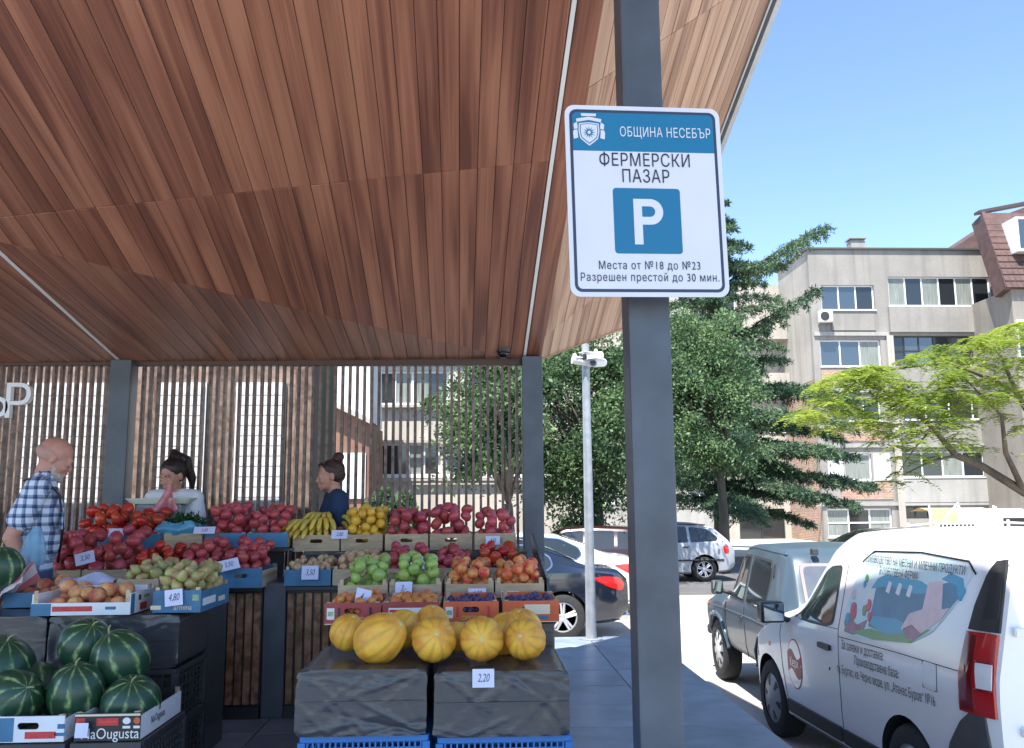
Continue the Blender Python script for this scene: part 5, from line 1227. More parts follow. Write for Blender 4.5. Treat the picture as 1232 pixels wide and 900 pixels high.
# front door window, rubber frame, stickered side window
wpoly = [V(.42, 1.05), V(.62, 1.22), V(.92, 1.44), V(1.08, 1.50), V(1.30, 1.52), V(1.33, 1.10), V(1.2, 1.07)]
v.patch(curve(wpoly, 2), TRIM, 'window_seal', .003); cw = (sum(p[0] for p in wpoly)/7, sum(p[1] for p in wpoly)/7)
doorglass = mat('door_glass', (.045, .075, .075), .05, spec=.9)
v.patch(curve([(cw[0]+(a-cw[0])*.93, cw[1]+(b-cw[1])*.91) for a, b in wpoly], 2), doorglass, 'window', .006)
spoly = [V(1.47, 1.15), V(1.56, 1.42), V(1.66, 1.58), V(1.8, 1.635), V(2.4, 1.655), V(2.9, 1.63), V(2.95, 1.58), V(2.82, 1.40), V(2.62, 1.22), V(2.4, 1.13), V(1.95, 1.08), V(1.55, 1.06)]
cs = (sum(p[0] for p in spoly)/12, sum(p[1] for p in spoly)/12)
v.line([V(1.64, 1.565), V(1.8, 1.645), V(2.4, 1.668), V(2.9, 1.645), V(2.97, 1.58)], SEAM, 'window_seal', .012, .004)
stick = mat('sticker_pale_sky', (.46, .72, .80), .3, col2=(.72, .78, .80), vscale=2.5, spec=.6)
sticker = v.patch(curve(spoly, 2), stick, 'window_sticker', .006)
def blot(poly, m, off, name='print', n=2): return v.patch(curve([V(a, b) for a, b in poly], n, .010), m, name, off, parent=sticker)
PBl = mat('sticker_teal', (.03, .33, .52), .3); PBd = mat('sticker_deep_blue', (.03, .16, .30), .3, var=.2, vscale=6); PPk = mat('sticker_pale_pink', (.72, .52, .56), .3, var=.1, vscale=15); PRd = mat('sticker_rose', (.62, .05, .12), .3, var=.3, vscale=20); PGr = mat('sticker_green', (.12, .30, .10), .3); PMv = mat('sticker_mauve', (.28, .10, .18), .3, var=.3, vscale=10); PWh = mat('sticker_white', (.78, .79, .8), .3); PCr = mat('sticker_cream', (.66, .60, .48), .3)
blot([(1.86, 1.16), (1.90, 1.43), (2.2, 1.47), (2.52, 1.45), (2.56, 1.22), (2.25, 1.13)], PBd, .0068); blot([(2.70, 1.30), (2.66, 1.5), (2.80, 1.53), (2.86, 1.45)], PBd, .0068)
blot([(1.83, 1.40), (1.90, 1.47), (2.0, 1.505), (2.2, 1.50), (2.45, 1.50), (2.56, 1.47), (2.5, 1.43), (2.38, 1.42), (2.3, 1.46), (2.2, 1.42), (2.08, 1.45), (1.98, 1.42), (1.9, 1.42)], PBl, .0076, n=1); blot([(2.66, 1.53), (2.75, 1.57), (2.87, 1.55), (2.9, 1.48), (2.86, 1.42), (2.84, 1.50), (2.78, 1.51)], PBl, .0076, n=1)
for q in range(3): blot([(2.03+.13*q, 1.40), (2.06+.13*q, 1.47), (2.10+.13*q, 1.46), (2.08+.13*q, 1.39)], PWh, .0084, n=1)
blot([(1.88, 1.18), (1.9, 1.23), (2.2, 1.25), (2.4, 1.22), (2.4, 1.16), (2.1, 1.13)], PBl, .0074); blot([(1.62, 1.09), (1.9, 1.15), (2.3, 1.14), (2.62, 1.24), (2.40, 1.13), (1.95, 1.085)], PGr, .0078)
blot([(2.28, 1.2), (2.36, 1.3), (2.5, 1.34), (2.53, 1.5), (2.68, 1.52), (2.70, 1.36), (2.78, 1.38), (2.70, 1.3), (2.55, 1.22), (2.42, 1.15)], PPk, .0084); blot([(2.30, 1.2), (2.40, 1.24), (2.52, 1.2), (2.45, 1.155), (2.36, 1.15)], PMv, .0092)
blot([(1.52, 1.08), (1.58, 1.22), (1.63, 1.16), (1.76, 1.14), (1.84, 1.2), (1.80, 1.11), (1.66, 1.075)], PMv, .0076)
for cx_, cz_, r_, mm in ((1.615, 1.235, .045, PRd), (1.64, 1.21, .03, PRd), (1.83, 1.29, .035, PRd), (1.78, 1.25, .03, PGr), (1.55, 1.17, .035, PBl), (1.75, 1.46, .025, PGr), (1.73, 1.42, .02, PBl), (1.80, 1.31, .015, PWh), (1.86, 1.22, .025, PRd), (1.53, 1.14, .022, PGr), (1.59, 1.34, .03, PPk)): blot([(cx_+r_*math.cos(a)*(1+.25*math.sin(a*3)), cz_+r_*1.25*math.sin(a)) for a in [i*.7854 for i in range(8)]], mm, .0098, n=1)
def sidetext(s_, t, z, size, m, xs=.8, off=.008, slope=0, bold=.0, sp=1.):
    """flat lettering on the left side, reading nose to tail; bent onto the body"""
    me = glyphs(s_, size, .0001, 'CENTER', 0., bold*.7, sp)
    for p in me.vertices:
        a = t + p.co.x*xs; z_ = z + p.co.y + slope*(p.co.x*xs); p.co = v.pt(a, z_, off)
    me.materials.clear(); me.materials.append(m); return link('lettering', me, v.t)
inkv = mat('van_lettering_black', (.03, .032, .04), .4)
sidetext('За заявки и доставка:', TV0+1.78, .99, .088, inkv, .66, .004, .03, .0045); sidetext('Производствена база:', TV0+1.97, .915, .085, inkv, .66, .004, .03, .0045); sidetext('гр. Бургас, кв. Черно море, ул. „Атанас Буров“ №16', TV0+2.03, .825, .082, inkv, .63, .004, .03, .0045)
brn = mat('sticker_brown_print', (.05, .032, .022), .6)
sidetext('ПРОИЗВОДСТВО НА МЕСНИ И МЛЕЧНИ ПРОДУКТИ', TV0+2.28, 1.59, .068, brn, .70, .014, 0, .004); sidetext('В СОБСТВЕНА ФЕРМА', TV0+2.17, 1.523, .066, brn, .68, .014, 0, .004)
# oval emblem on the front door
lgm = mat('emblem_dark_red', (.30, .03, .05), .35, var=.2, vscale=20); ec = V(.60, .70)
ov = lambda f, n_=28: [(ec[0]+.145*f*math.cos(i*2*math.pi/n_), ec[1]+.195*f*math.sin(i*2*math.pi/n_)) for i in range(n_)]
e1 = v.patch(ov(1), lgm, 'emblem', .003, dense=1); v.patch(ov(.94), VW, 'emblem_field', .0042, parent=e1, dense=1)
wv = [(ec[0]-.137+.274*i/14, ec[1]+.075+.035*math.sin(i/14*6.28)) for i in range(15)] + [(ec[0]+.137-.274*i/14, ec[1]-.075+.035*math.sin((14-i)/14*6.28)) for i in range(15)]
v.patch(wv, lgm, 'emblem_ribbon', .0054, parent=e1, dense=1); sidetext('Кери', ec[0], ec[1]+.005, .10, VW, .72, .0075, 0, .001)
# seams, handle, trim, filler
v.line([V(.36, 1.06), V(.30, .9), V(.34, .6), V(.40, .34)], SEAM, 'door_seam', .005); v.line([V(1.40, 1.53), V(1.42, 1.1), V(1.42, .8), V(1.40, .36)], SEAM, 'door_seam', .005); v.line([V(.36, 1.06), V(.9, 1.06), V(1.42, 1.08)], SEAM, 'door_seam', .004); v.line([V(1.42, 1.03), V(2.2, 1.05), V(3.0, 1.06)], SEAM, 'slide_rail', .005); v.line([V(.40, .345), V(1.40, .355)], SEAM, 'door_seam', .006)
v.line([V(.02, .98), V(.15, 1.0), V(.36, 1.03)], SEAM, 'hood_seam', .006)
v.shell(TV0+1.10, TV0+1.30, .91, .95, TRIM, 'door_handle', .022, rnd=.015); v.patch(disc_poly(*V(1.26, .78), .012, 10), TRIM, 'lock', .003, dense=1); v.patch(disc_poly(*V(.05, .78), .02, 10), AMB, 'side_repeater', .006, dense=1)
v.shell(TV0+.40, TV0+1.39, .30, .40, TRIM, 'side_moulding', .02, rnd=.02); v.shell(TV0+1.415, TV0+1.93, .30, .40, TRIM, 'side_moulding', .02, rnd=.02)
bmp = [V(2.68, .34), V(2.72, .5), V(2.80, .66), V(2.92, .80), V(3.0, .86), V(3.10, .87), V(3.13, .6), V(3.10, .34)]; GBUMP = mat('grey_bumper_plastic', (.07, .071, .075), .6, var=.12, vscale=12); v.patch(bmp, GBUMP, 'bumper_corner', .012)
b = MB(); b.span(-.80, .80, -vL/2-.05, -vL/2+.1, .34, .62); b.build('rear_bumper', GBUMP, v.t, bevel=.05, seg=3)
v.patch(rrect(.15, .15, .03, 3, TV0+2.62, .98), VW, 'fuel_flap', .003); v.line([V(2.545, .905), V(2.545, 1.055), V(2.695, 1.055), V(2.695, .905), V(2.545, .905)], SEAM, 'flap_gap', .004); v.line([V(.42, .27), V(1.93, .275)], SEAM, 'sill_seam', .006); v.line([V(-.30, .62), V(-.36, .80), V(-.30, .92)], SEAM, 'lamp_gap', .006)
# tail lamp column
lp = [V(2.93, .86), V(2.93, 1.05), V(2.965, 1.28), V(3.10, 1.285), V(3.155, 1.28), V(3.165, .86)]; tl = v.patch(lp, REDL, 'tail_lamp', .016); DRED = mat('dark_red_lens', (.16, .006, .008), .15, coat=.5); v.patch([V(2.945, .875), V(2.94, 1.05), V(2.972, 1.265), V(3.05, 1.268), V(3.04, 1.05), V(3.05, .875)], DRED, 'lamp_side_lens', .0185, parent=tl); v.line([V(3.06, 1.135), V(3.15, 1.135)], DRED, 'lamp_divider', .012, .02, parent=tl); v.line([V(3.065, .995), V(3.155, .995)], DRED, 'lamp_divider', .012, .02, parent=tl); v.patch([V(3.07, 1.0), V(3.06, 1.13), V(3.15, 1.13), V(3.155, 1.0)], WLENS, 'lamp_lens', .019, parent=tl)
v.patch([V(2.97, 1.29), V(3.0, 1.42), V(3.06, 1.58), V(3.10, 1.66), V(3.155, 1.67), V(3.16, 1.29)], TRIM, 'lamp_pillar', .012); v.patch([V(3.07, 1.36), V(3.10, 1.6), V(3.15, 1.6), V(3.15, 1.36)], BLACKP, 'pillar_inset', .016)
tfv = lambda z: float(np.interp(z, [.4, .62, 1.04, 1.62, 1.70, 1.77], [3.78, 3.785, 3.785, 3.775, 3.765, 3.74]))
v.rear([(-.66, .66), (-.66, 1.64), (-.6, 1.70), (-.004, 1.72), (-.004, .64)], VW, 'rear_door', .012, tfv); v.rear([(.004, .64), (.004, 1.72), (.6, 1.70), (.66, 1.64), (.66, .66)], VW, 'rear_door', .012, tfv)
for s_ in (-1, 1):
    v.rear([(s_*.66, .86), (s_*.68, 1.26), (s_*.775, 1.26), (s_*.775, .86)], REDL, 'tail_lamp', .022, tfv, xc=.08); v.rear([(s_*.675, 1.0), (s_*.68, 1.13), (s_*.765, 1.13), (s_*.77, 1.0)], WLENS, 'lamp_lens', .026, tfv, xc=.08)
    for z_ in (.8, 1.30): b = MB(); b.box((s_*.67, -vL/2-.012, z_), (.06, .04, .05)); b.build('hinge', VW, v.t, bevel=.008)
v.rear([(-.47, .78), (-.47, .92), (-.05, .92), (-.05, .78)], WLENS, 'number_plate_recess', .014, tfv)
text('EW', .05, TRIM, v.t, (-.42, -vL/2-.02, 1.06), name='lettering', ext=.002)
b = MB(); b.tube([(-.60, vL/2-1.72, 1.76), (-.58, vL/2-1.9, 1.84)], [.02, .012], 8); b.tube([(-.58, vL/2-1.9, 1.84), (-.575, vL/2-2.0, 1.86)], [.012, .006], 8)
b = MB(); b.box((0, vL/2-1.78, 1.745), (.05, .09, .045)); b.build('roof_aerial_foot', mat('faded_red_plastic', (.35, .10, .07), .6), v.t, smooth=True, bevel=.02, seg=2, rot=None, loc=(-.3, .1, -.02))
v.mirror(TV0+.46, 1.02, mat('mirror_black', (.03, .033, .036), .3), sz=(.13, .20, .17))
tfw = lambda z: 0
# ---------------------------------------------------------------- blue-grey off-road car
NV = mat('niva_blue_grey_paint', (.05, .080, .106), .36, var=.12, vscale=3, coat=.25)
wbN = 1.86; nF = .60; nL = 3.12; thn = -.02; axn = atZ(857, 798, ROADZ)
axn = Vector((2.76, 10.3, ROADZ)); fw = Vector((-math.sin(thn), math.cos(thn), 0)); rg_ = Vector((math.cos(thn), math.sin(thn), 0)); HWn = .76
n_ = Car('off_road_car', 'blue grey boxy off-road car with a dusty rear window in front of the van', axn+rg_*HWn+fw*(nF-nL/2), thn, NV, nL, [
    (0, .50, .78, .86, .60, .70, .62), (.08, .42, .82, .93, .70, .75, .66), (.5, .40, .86, .98, .73, .765, .68), (.88, .40, .88, 1.02, .73, .765, .68), (1.0, .40, .90, 1.10, .73, .765, .66), (1.25, .40, .91, 1.38, .73, .765, .63), (1.45, .40, .92, 1.53, .73, .765, .62), (1.8, .40, .93, 1.57, .73, .765, .62), (2.55, .40, .93, 1.55, .73, .765, .62), (2.74, .42, .93, 1.52, .73, .765, .61), (2.82, .43, .93, 1.46, .73, .765, .61), (3.0, .46, .92, 1.08, .73, .76, .64), (3.06, .48, .90, .97, .72, .75, .66), (3.12, .52, .86, .92, .70, .73, .66)], rr=.07, cat='car', arch=(nF, nF+wbN), ra=.37)
for t_, sd in ((nF, -1), (nF+wbN, -1), (nF, 1), (nF+wbN, 1)): n_.wheel(t_, sd*.66, .335, .19, mat('pale_steel_wheel', (.55, .55, .52), .5, .2, .2, 20), 'steel', 8, sd)
for t_ in (nF, nF+wbN): n_.line([(t_-.40, .40), (t_-.36, .56), (t_-.22, .70), (t_, .745), (t_+.22, .70), (t_+.36, .56), (t_+.40, .40)], NV, 'arch_flare', .045, .006)
for s_ in (-1,):
    q = [(1.12, .96), (1.33, 1.34), (1.42, 1.44), (1.70, 1.45), (1.70, .96)]; n_.patch(q, TRIM, 'window_seal', .003); n_.patch([(1.20, .98), (1.38, 1.34), (1.44, 1.42), (1.67, 1.425), (1.67, .98)], GLASS, 'window', .006)
    n_.patch(curve([(1.76, .96), (1.76, 1.45), (2.40, 1.43), (2.44, 1.3), (2.40, .96)], 1), TRIM, 'window_seal', .003); n_.patch(curve([(1.79, .98), (1.79, 1.425), (2.37, 1.405), (2.41, 1.3), (2.37, .98)], 1), GLASS, 'window', .006)
n_.line([(1.0, .94), (1.02, .6), (1.05, .42)], SEAM, 'door_seam', .007); n_.line([(1.74, .95), (1.75, .6), (1.72, .42)], SEAM, 'door_seam', .007); n_.line([(.12, .80), (1.0, .83), (2.0, .84), (3.0, .83)], NV, 'body_crease', .014, .001); n_.line([(1.0, 1.50), (1.8, 1.525), (2.7, 1.50)], NV, 'drip_rail', .018, .0)
n_.shell(1.58, 1.70, .80, .83, CHROME, 'door_handle', .018, rnd=.01); n_.patch(disc_poly(.16, .80, .025, 10), AMB, 'side_repeater', .008, dense=1); n_.line([(2.5, 1.28), (2.47, 1.40)], SEAM, 'air_vent', .025, .002)
n_.mirror(1.12, 1.0, TRIM, sz=(.06, .13, .15))
tfn = lambda z: float(np.interp(z, [.52, .90, .95, 1.08, 1.46, 1.52], [3.12, 3.11, 3.07, 3.01, 2.83, 2.76])); 
n_.rear(curve([(-.56, 1.00), (-.55, 1.43), (.55, 1.43), (.56, 1.00)], 2), mat('grey_rubber_surround', (.22, .20, .20), .6), 'window_surround', .012, tfn, xc=.03); n_.rear(curve([(-.53, 1.025), (-.52, 1.405), (.52, 1.405), (.53, 1.025)], 2), mat('dusty_rear_glass', (.10, .115, .14), .12, col2=(.06, .07, .09), vscale=3, spec=.7), 'rear_window', .018, tfn, xc=.03)
n_.rear([(-.55, .60), (-.55, .9), (.55, .9), (.55, .60)], NV, 'tailgate', .014, tfn, xc=.03)
for s_ in (-1, 1): n_.rear([(s_*.60, .66), (s_*.60, .86), (s_*.70, .86), (s_*.70, .66)], REDL, 'tail_lamp', .03, tfn, xc=.03); n_.rear([(s_*.60, .60), (s_*.60, .655), (s_*.70, .655), (s_*.70, .60)], AMB, 'turn_lamp', .03, tfn, xc=.03)
b = MB(); b.span(-.72, .72, -nL/2-.07, -nL/2+.02, .42, .53); b.build('rear_bumper', TRIM, n_.t, bevel=.02); b = MB(); b.span(-.72, .72, nL/2-.02, nL/2+.07, .42, .53); b.build('front_bumper', TRIM, n_.t, bevel=.02)
b = MB(); b.span(-.42, -.36, -nL/2+.27, -nL/2+.33, 1.50, 1.56); b.build('tailgate_hinge', TRIM, n_.t, bevel=.008)
# ---------------------------------------------------------------- sedans beyond the pavement
def sedan(name, label, paint, px_rear, Yc, rz, scale=1., detail=True):
    p = atY(px_rear, 700, Yc); L = 4.75
    c = Car(name, label, (p.x - L/2, Yc+.9, ROADZ), rz, paint, L, [
        (0, .30, .60, .66, .6, .66, .56), (.12, .22, .66, .76, .80, .85, .7), (.8, .20, .82, .90, .88, .91, .78), (1.25, .20, .88, .98, .89, .92, .76), (1.7, .20, .92, 1.24, .89, .92, .68), (2.1, .20, .94, 1.42, .89, .92, .64), (2.7, .20, .95, 1.475, .89, .92, .63), (3.2, .20, .96, 1.43, .89, .92, .63), (3.7, .21, .97, 1.27, .89, .915, .66), (4.05, .22, .98, 1.10, .88, .905, .70), (4.3, .23, .97, 1.04, .87, .895, .74), (4.6, .26, .93, 1.02, .83, .86, .74), (4.7, .32, .86, .96, .78, .81, .70), (4.75, .40, .74, .82, .70, .74, .66)], rr=.14, arch=(.95, 3.76), ra=.385)
    for t_ in (.95, 3.76):
        for sd in (-1, 1): c.wheel(t_, sd*.80, .335, .21, ALLOY, 'spoke', 5, sd)
    f = curve([(1.75, .99), (2.05, 1.28), (2.25, 1.37), (2.72, 1.40), (3.25, 1.355), (3.58, 1.20), (3.62, 1.08), (3.50, 1.0)], 2); ch = (2.75, 1.17)
    c.patch([(ch[0]+(a-ch[0])*1.03, ch[1]+(b_-ch[1])*1.09) for a, b_ in f], CHROME, 'window_trim', .004); c.patch(f, GLASS, 'window', .008); c.line([(2.68, .99), (2.72, 1.40)], TRIM, 'window_pillar', .06, .004)
    c.line([(2.66, .98), (2.64, .6), (2.62, .3)], SEAM, 'door_seam', .007); c.line([(3.62, 1.0), (3.45, .7), (3.40, .4)], SEAM, 'door_seam', .007); c.shell(3.28, 3.50, .84, .875, CHROME if detail else paint, 'door_handle', .02, rnd=.015); c.line([(1.0, .80), (2.6, .86), (4.3, .88)], paint, 'body_crease', .012, .0)
    tl_ = c.patch(curve([(4.18, .90), (4.40, .92), (4.62, .90), (4.70, .80), (4.66, .70), (4.45, .76)], 1), REDL, 'tail_lamp', .008)
    # rear window lies on the sloping roof
    P = []
    for i in range(7):
        t = 3.28+.72*i/6; r_ = c.ring(t)[9:]; zz = lambda x: float(np.interp(abs(x), [q[0] for q in r_][::-1], [q[1] for q in r_][::-1])); wx = c.par(t)[5]-.06
        P.append([(x, c.y0-t, zz(x)+.007) for x in np.linspace(-wx, wx, 9)])
    b = MB(); b.grid(P); b.build('rear_window', GLASS, c.t, smooth=True)
    b = MB(); b.tube([(-.55, -L/2-.02, .30), (-.45, -L/2-.05, .30)], .035, 10); b.build('exhaust_pipe', CHROME, c.t, smooth=True)
    b = MB(); b.span(-.76, -.4, -L/2-.012, -L/2+.15, .26, .36); b.build('bumper_insert', CHROME if detail else TRIM, c.t, bevel=.02)
    return c
sedan('parked_car', 'black sedan with five spoke alloy wheels beyond the lamp post', mat('black_blue_paint', (.008, .012, .022), .12, coat=1.), 757, 13.25, R(-87.5)+math.pi*0+R(180)-R(3) if False else R(90))
sedan('parked_car', 'white sedan parked behind the black sedan', mat('pearl_white_paint', (.72, .73, .74), .2, coat=.8), 777, 15.9, R(90), detail=False)
def hatch(name, label, paint, u_nose, Yc, rz, tall=1., wagon=True, rails=True):
    p = atY(u_nose, 690, Yc); L = 4.2
    c = Car(name, label, (p.x, Yc+.85, ROADZ), rz, paint, L, [
        (0, .30, .60, .68, .6, .66, .56), (.12, .22, .68, .80, .78, .83, .7), (.7, .20, .84, .93, .84, .87, .74), (1.05, .20, .90, 1.02, .84, .87, .72), (1.5, .20, .93, 1.32, .84, .87, .66), (1.9, .20, .94, 1.47*tall, .84, .87, .63), (2.6, .20, .95, 1.50*tall, .84, .87, .62), (3.3, .20, .96, 1.47*tall, .84, .87, .62), (3.72, .22, .96, 1.38*tall, .84, .865, .62), (4.0, .25, .95, 1.12, .82, .85, .66), (4.12, .3, .90, 1.0, .79, .82, .68), (4.2, .4, .78, .86, .72, .75, .64)], rr=.13, arch=(.85, 3.4), ra=.36)
    for t_ in (.85, 3.4):
        for sd in (-1, 1): c.wheel(t_, sd*.76, .315, .2, ALLOY, 'spoke', 6, sd)
    for f in ([(1.45, .98), (1.85, 1.33), (2.02, 1.385), (2.32, 1.40), (2.32, .98)], [(2.38, .98), (2.38, 1.40), (3.0, 1.385), (3.0, .99)], [(3.07, .99), (3.07, 1.38), (3.55, 1.32), (3.80, 1.10), (3.74, 1.02)]): c.patch(curve(f, 1), GLASS, 'window', .006); 
    c.line([(2.35, .97), (2.33, .3)], SEAM, 'door_seam', .008); c.line([(3.03, .97), (3.03, .6), (2.98, .35)], SEAM, 'door_seam', .008); c.shell(2.85, 3.0, .86, .89, TRIM, 'door_handle', .02, rnd=.012); c.shell(2.16, 2.31, .86, .89, TRIM, 'door_handle', .02, rnd=.012); c.line([(.5, .52), (2.2, .54), (3.9, .55)], TRIM, 'side_moulding', .05, .0)
    c.patch(curve([(3.88, .9), (4.02, .92), (4.05, .72), (3.92, .70)], 1), REDL, 'tail_lamp', .006); c.patch(curve([(.10, .62), (.14, .78), (.42, .80), (.36, .68)], 1), WLENS, 'headlamp', .006)
    P = []
    for i in range(7):
        t = 1.10+.70*i/6; r_ = c.ring(t)[9:]; wx = c.par(t)[5]-.05; P.append([(x, c.y0-t, float(np.interp(abs(x), [q[0] for q in r_][::-1], [q[1] for q in r_][::-1]))+.008) for x in np.linspace(-wx, wx, 9)])
    b = MB(); b.grid(P); b.build('windscreen', GLASS, c.t, smooth=True)
    if rails: c.line([(1.9, 1.43*tall), (2.6, 1.46*tall), (3.5, 1.42*tall)], TRIM, 'roof_rail', .04, .03)
    return c
hatch('parked_car', 'silver estate car with roof rails parked in the street', mat('silver_paint', (.40, .42, .46), .42, .15, coat=.15), 787, 22.6, R(90))
hatch('parked_car', 'dark red hatchback parked behind the white sedan', mat('dark_red_paint', (.03, .009, .009), .2, coat=.8), 698, 19.6, R(80), rails=False)
hatch('parked_car', 'dark car with only its roof showing between the off-road car and the van', mat('dark_green_paint', (.02, .03, .032), .2, coat=.8), 1085, 15.6, R(82))
# ================================================================== buildings
def stained(name, col, dark, vs=.5, rough=.85):
    """weathered render: blotches plus vertical run-off streaks"""
    m = bpy.data.materials.new(name); m.use_nodes = True; n = m.node_tree.nodes; l = m.node_tree.links; b = n['Principled BSDF']; b.inputs['Roughness'].default_value = rough
    tc = n.new('ShaderNodeTexCoord'); cur = None; rgb = None
    prev = (*col, 1)
    for sc, st, p0, p1, k in (((vs, vs, vs), 6, .42, .72, .55), ((2.6, 2.6, .16), 5, .48, .78, .7), ((9, 9, 9), 6, .4, .75, .25)):
        mp = n.new('ShaderNodeMapping'); mp.inputs['Scale'].default_value = sc; t = n.new('ShaderNodeTexNoise'); t.inputs['Scale'].default_value = 1; t.inputs['Detail'].default_value = st; l.new(tc.outputs['Object'], mp.inputs[0]); l.new(mp.outputs[0], t.inputs['Vector'])
        mr = n.new('ShaderNodeMapRange'); mr.inputs['From Min'].default_value = p0; mr.inputs['From Max'].default_value = p1; mr.inputs['To Max'].default_value = k; l.new(t.outputs['Fac'], mr.inputs['Value'])
        mx = n.new('ShaderNodeMix'); mx.data_type = 'RGBA'; l.new(mr.outputs[0], mx.inputs[0])
        if rgb is None: mx.inputs[6].default_value = prev
        else: l.new(rgb, mx.inputs[6])
        mx.inputs[7].default_value = (*dark, 1); rgb = mx.outputs[2]
    l.new(rgb, b.inputs['Base Color']); return m
def brickmat(name, c1, c2, mortar, sc=1.0):
    m = bpy.data.materials.new(name); m.use_nodes = True; n = m.node_tree.nodes; l = m.node_tree.links; b = n['Principled BSDF']; b.inputs['Roughness'].default_value = .9
    tc = n.new('ShaderNodeTexCoord'); sp = n.new('ShaderNodeSeparateXYZ'); cb = n.new('ShaderNodeCombineXYZ'); ad = n.new('ShaderNodeMath'); l.new(tc.outputs['Object'], sp.inputs[0]); l.new(sp.outputs[0], ad.inputs[0]); l.new(sp.outputs[1], ad.inputs[1]); l.new(ad.outputs[0], cb.inputs[0]); l.new(sp.outputs[2], cb.inputs[1])
    t = n.new('ShaderNodeTexBrick'); t.inputs['Scale'].default_value = 1/sc; t.inputs['Color1'].default_value = (*c1, 1); t.inputs['Color2'].default_value = (*c2, 1); t.inputs['Mortar'].default_value = (*mortar, 1); t.inputs['Mortar Size'].default_value = .012; t.inputs['Brick Width'].default_value = .26; t.inputs['Row Height'].default_value = .085; l.new(cb.outputs[0], t.inputs['Vector'])
    nz = n.new('ShaderNodeTexNoise'); nz.inputs['Scale'].default_value = 1.3; nz.inputs['Detail'].default_value = 5; l.new(tc.outputs['Object'], nz.inputs['Vector']); mx = n.new('ShaderNodeMix'); mx.data_type = 'RGBA'; mx.blend_type = 'MULTIPLY'; mx.inputs[0].default_value = .6; l.new(t.outputs['Color'], mx.inputs[6]); l.new(nz.outputs['Color'], mx.inputs[7])
    hs = n.new('ShaderNodeHueSaturation'); hs.inputs['Value'].default_value = 1.5; hs.inputs['Saturation'].default_value = .85; l.new(mx.outputs[2], hs.inputs['Color']); l.new(hs.outputs[0], b.inputs['Base Color']); return m
CONC = stained('weathered_concrete', (.285, .272, .25), (.15, .143, .135)); CONC2 = stained('pale_render', (.42, .39, .34), (.24, .22, .20)); CONC3 = stained('grey_render', (.36, .35, .33), (.2, .2, .19)); BRK = brickmat('old_brick', (.36, .19, .11), (.24, .12, .07), (.38, .33, .28)); WHF = mat('white_window_frame', (.72, .73, .74), .4); BLF = mat('dark_window_frame', (.025, .025, .028), .4)
SKYG = mat('sky_reflecting_glass', (.035, .05, .065), .03, spec=1., metal=0., coat=1.); DGL = mat('dark_room_glass', (.02, .025, .028), .06, spec=.8); CURT = mat('curtain_behind_glass', (.20, .22, .20), .3, var=.3, vscale=4, stretch=(6, 6, .3)); SHUT = mat('white_shutter', (.66, .67, .68), .5, var=.05)
def facade(t, x0, x1, z0, z1, y, ops, m, thick=.3, name='wall'):
    """wall with real openings: ops are (x0, x1, z0, z1)"""
    xs = sorted({x0, x1} | {q for o in ops for q in o[:2] if x0 < q < x1}); zs = sorted({z0, z1} | {q for o in ops for q in o[2:4] if z0 < q < z1}); b = MB()
    for i in range(len(xs)-1):
        run = None
        for j in range(len(zs)-1):
            cx, cz = (xs[i]+xs[i+1])/2, (zs[j]+zs[j+1])/2
            hole = any(o[0] < cx < o[1] and o[2] < cz < o[3] for o in ops)
            if not hole: run = [run[0], zs[j+1]] if run else [zs[j], zs[j+1]]
            if (hole or j == len(zs)-2) and run: b.span(xs[i], xs[i+1], y, y+thick, run[0], run[1]); run = None
    return b.build(name, m, t, fixn=False)
def window(t, x0, x1, z0, z1, y, cols, frame, glass, rows=1, fw=.06, dep=.12, sill=True):
    f = MB(); n = cols; w = x1-x0; h = z1-z0; yy = y+dep
    f.span(x0, x1, yy, yy+.06, z0, z0+fw); f.span(x0, x1, yy, yy+.06, z1-fw, z1)
    for i in range(n+1): xx = x0+(w-fw)*i/n; f.span(xx, xx+fw, yy-.002, yy+.058, z0+fw, z1-fw)
    for j in range(1, rows): zz = z0+h*j/rows; f.span(x0+fw, x1-fw, yy-.004, yy+.05, zz-fw/2, zz+fw/2)
    o = f.build('window', frame, t)
    for i in range(n):
        for j in range(rows):
            g = glass[(i+j*n) % len(glass)] if isinstance(glass, (list, tuple)) else glass
            p = MB(); p.span(x0+(w-fw)*i/n+fw, x0+(w-fw)*(i+1)/n, yy+.028, yy+.036, z0+h*j/rows+(fw if j == 0 else fw/2), z0+h*(j+1)/rows-(fw if j == rows-1 else fw/2)); p.build('pane', g, o)
    if sill: s = MB(); s.span(x0-.05, x1+.05, y-.07, y+dep, z0-.05, z0-.002); s.build('sill', frame if frame is WHF else CONC2, o)
    k = MB(); k.span(x0+.01, x1-.01, y+.55, y+.56, z0, z1); k.build('room_behind', mat('dim_room', (.10, .095, .09), .9), o)
    return o
YBk = 44.0
def zx(u0, u1, v0, v1, Y): a = atY((u0+u1)/2, v1, Y); b = atY((u0+u1)/2, v0, Y); return (atY(u0, (v0+v1)/2, Y).x, atY(u1, (v0+v1)/2, Y).x, a.z, b.z)
blk = thing('apartment_block', 'weathered grey concrete apartment block with flat roof and glazed balconies beyond the parked cars', 'building', (0, 0, 0))
bx0 = atY(979, 430, YBk).x; bx1 = atY(1213, 400, YBk).x; zt0 = atY(1090, 301, YBk).z
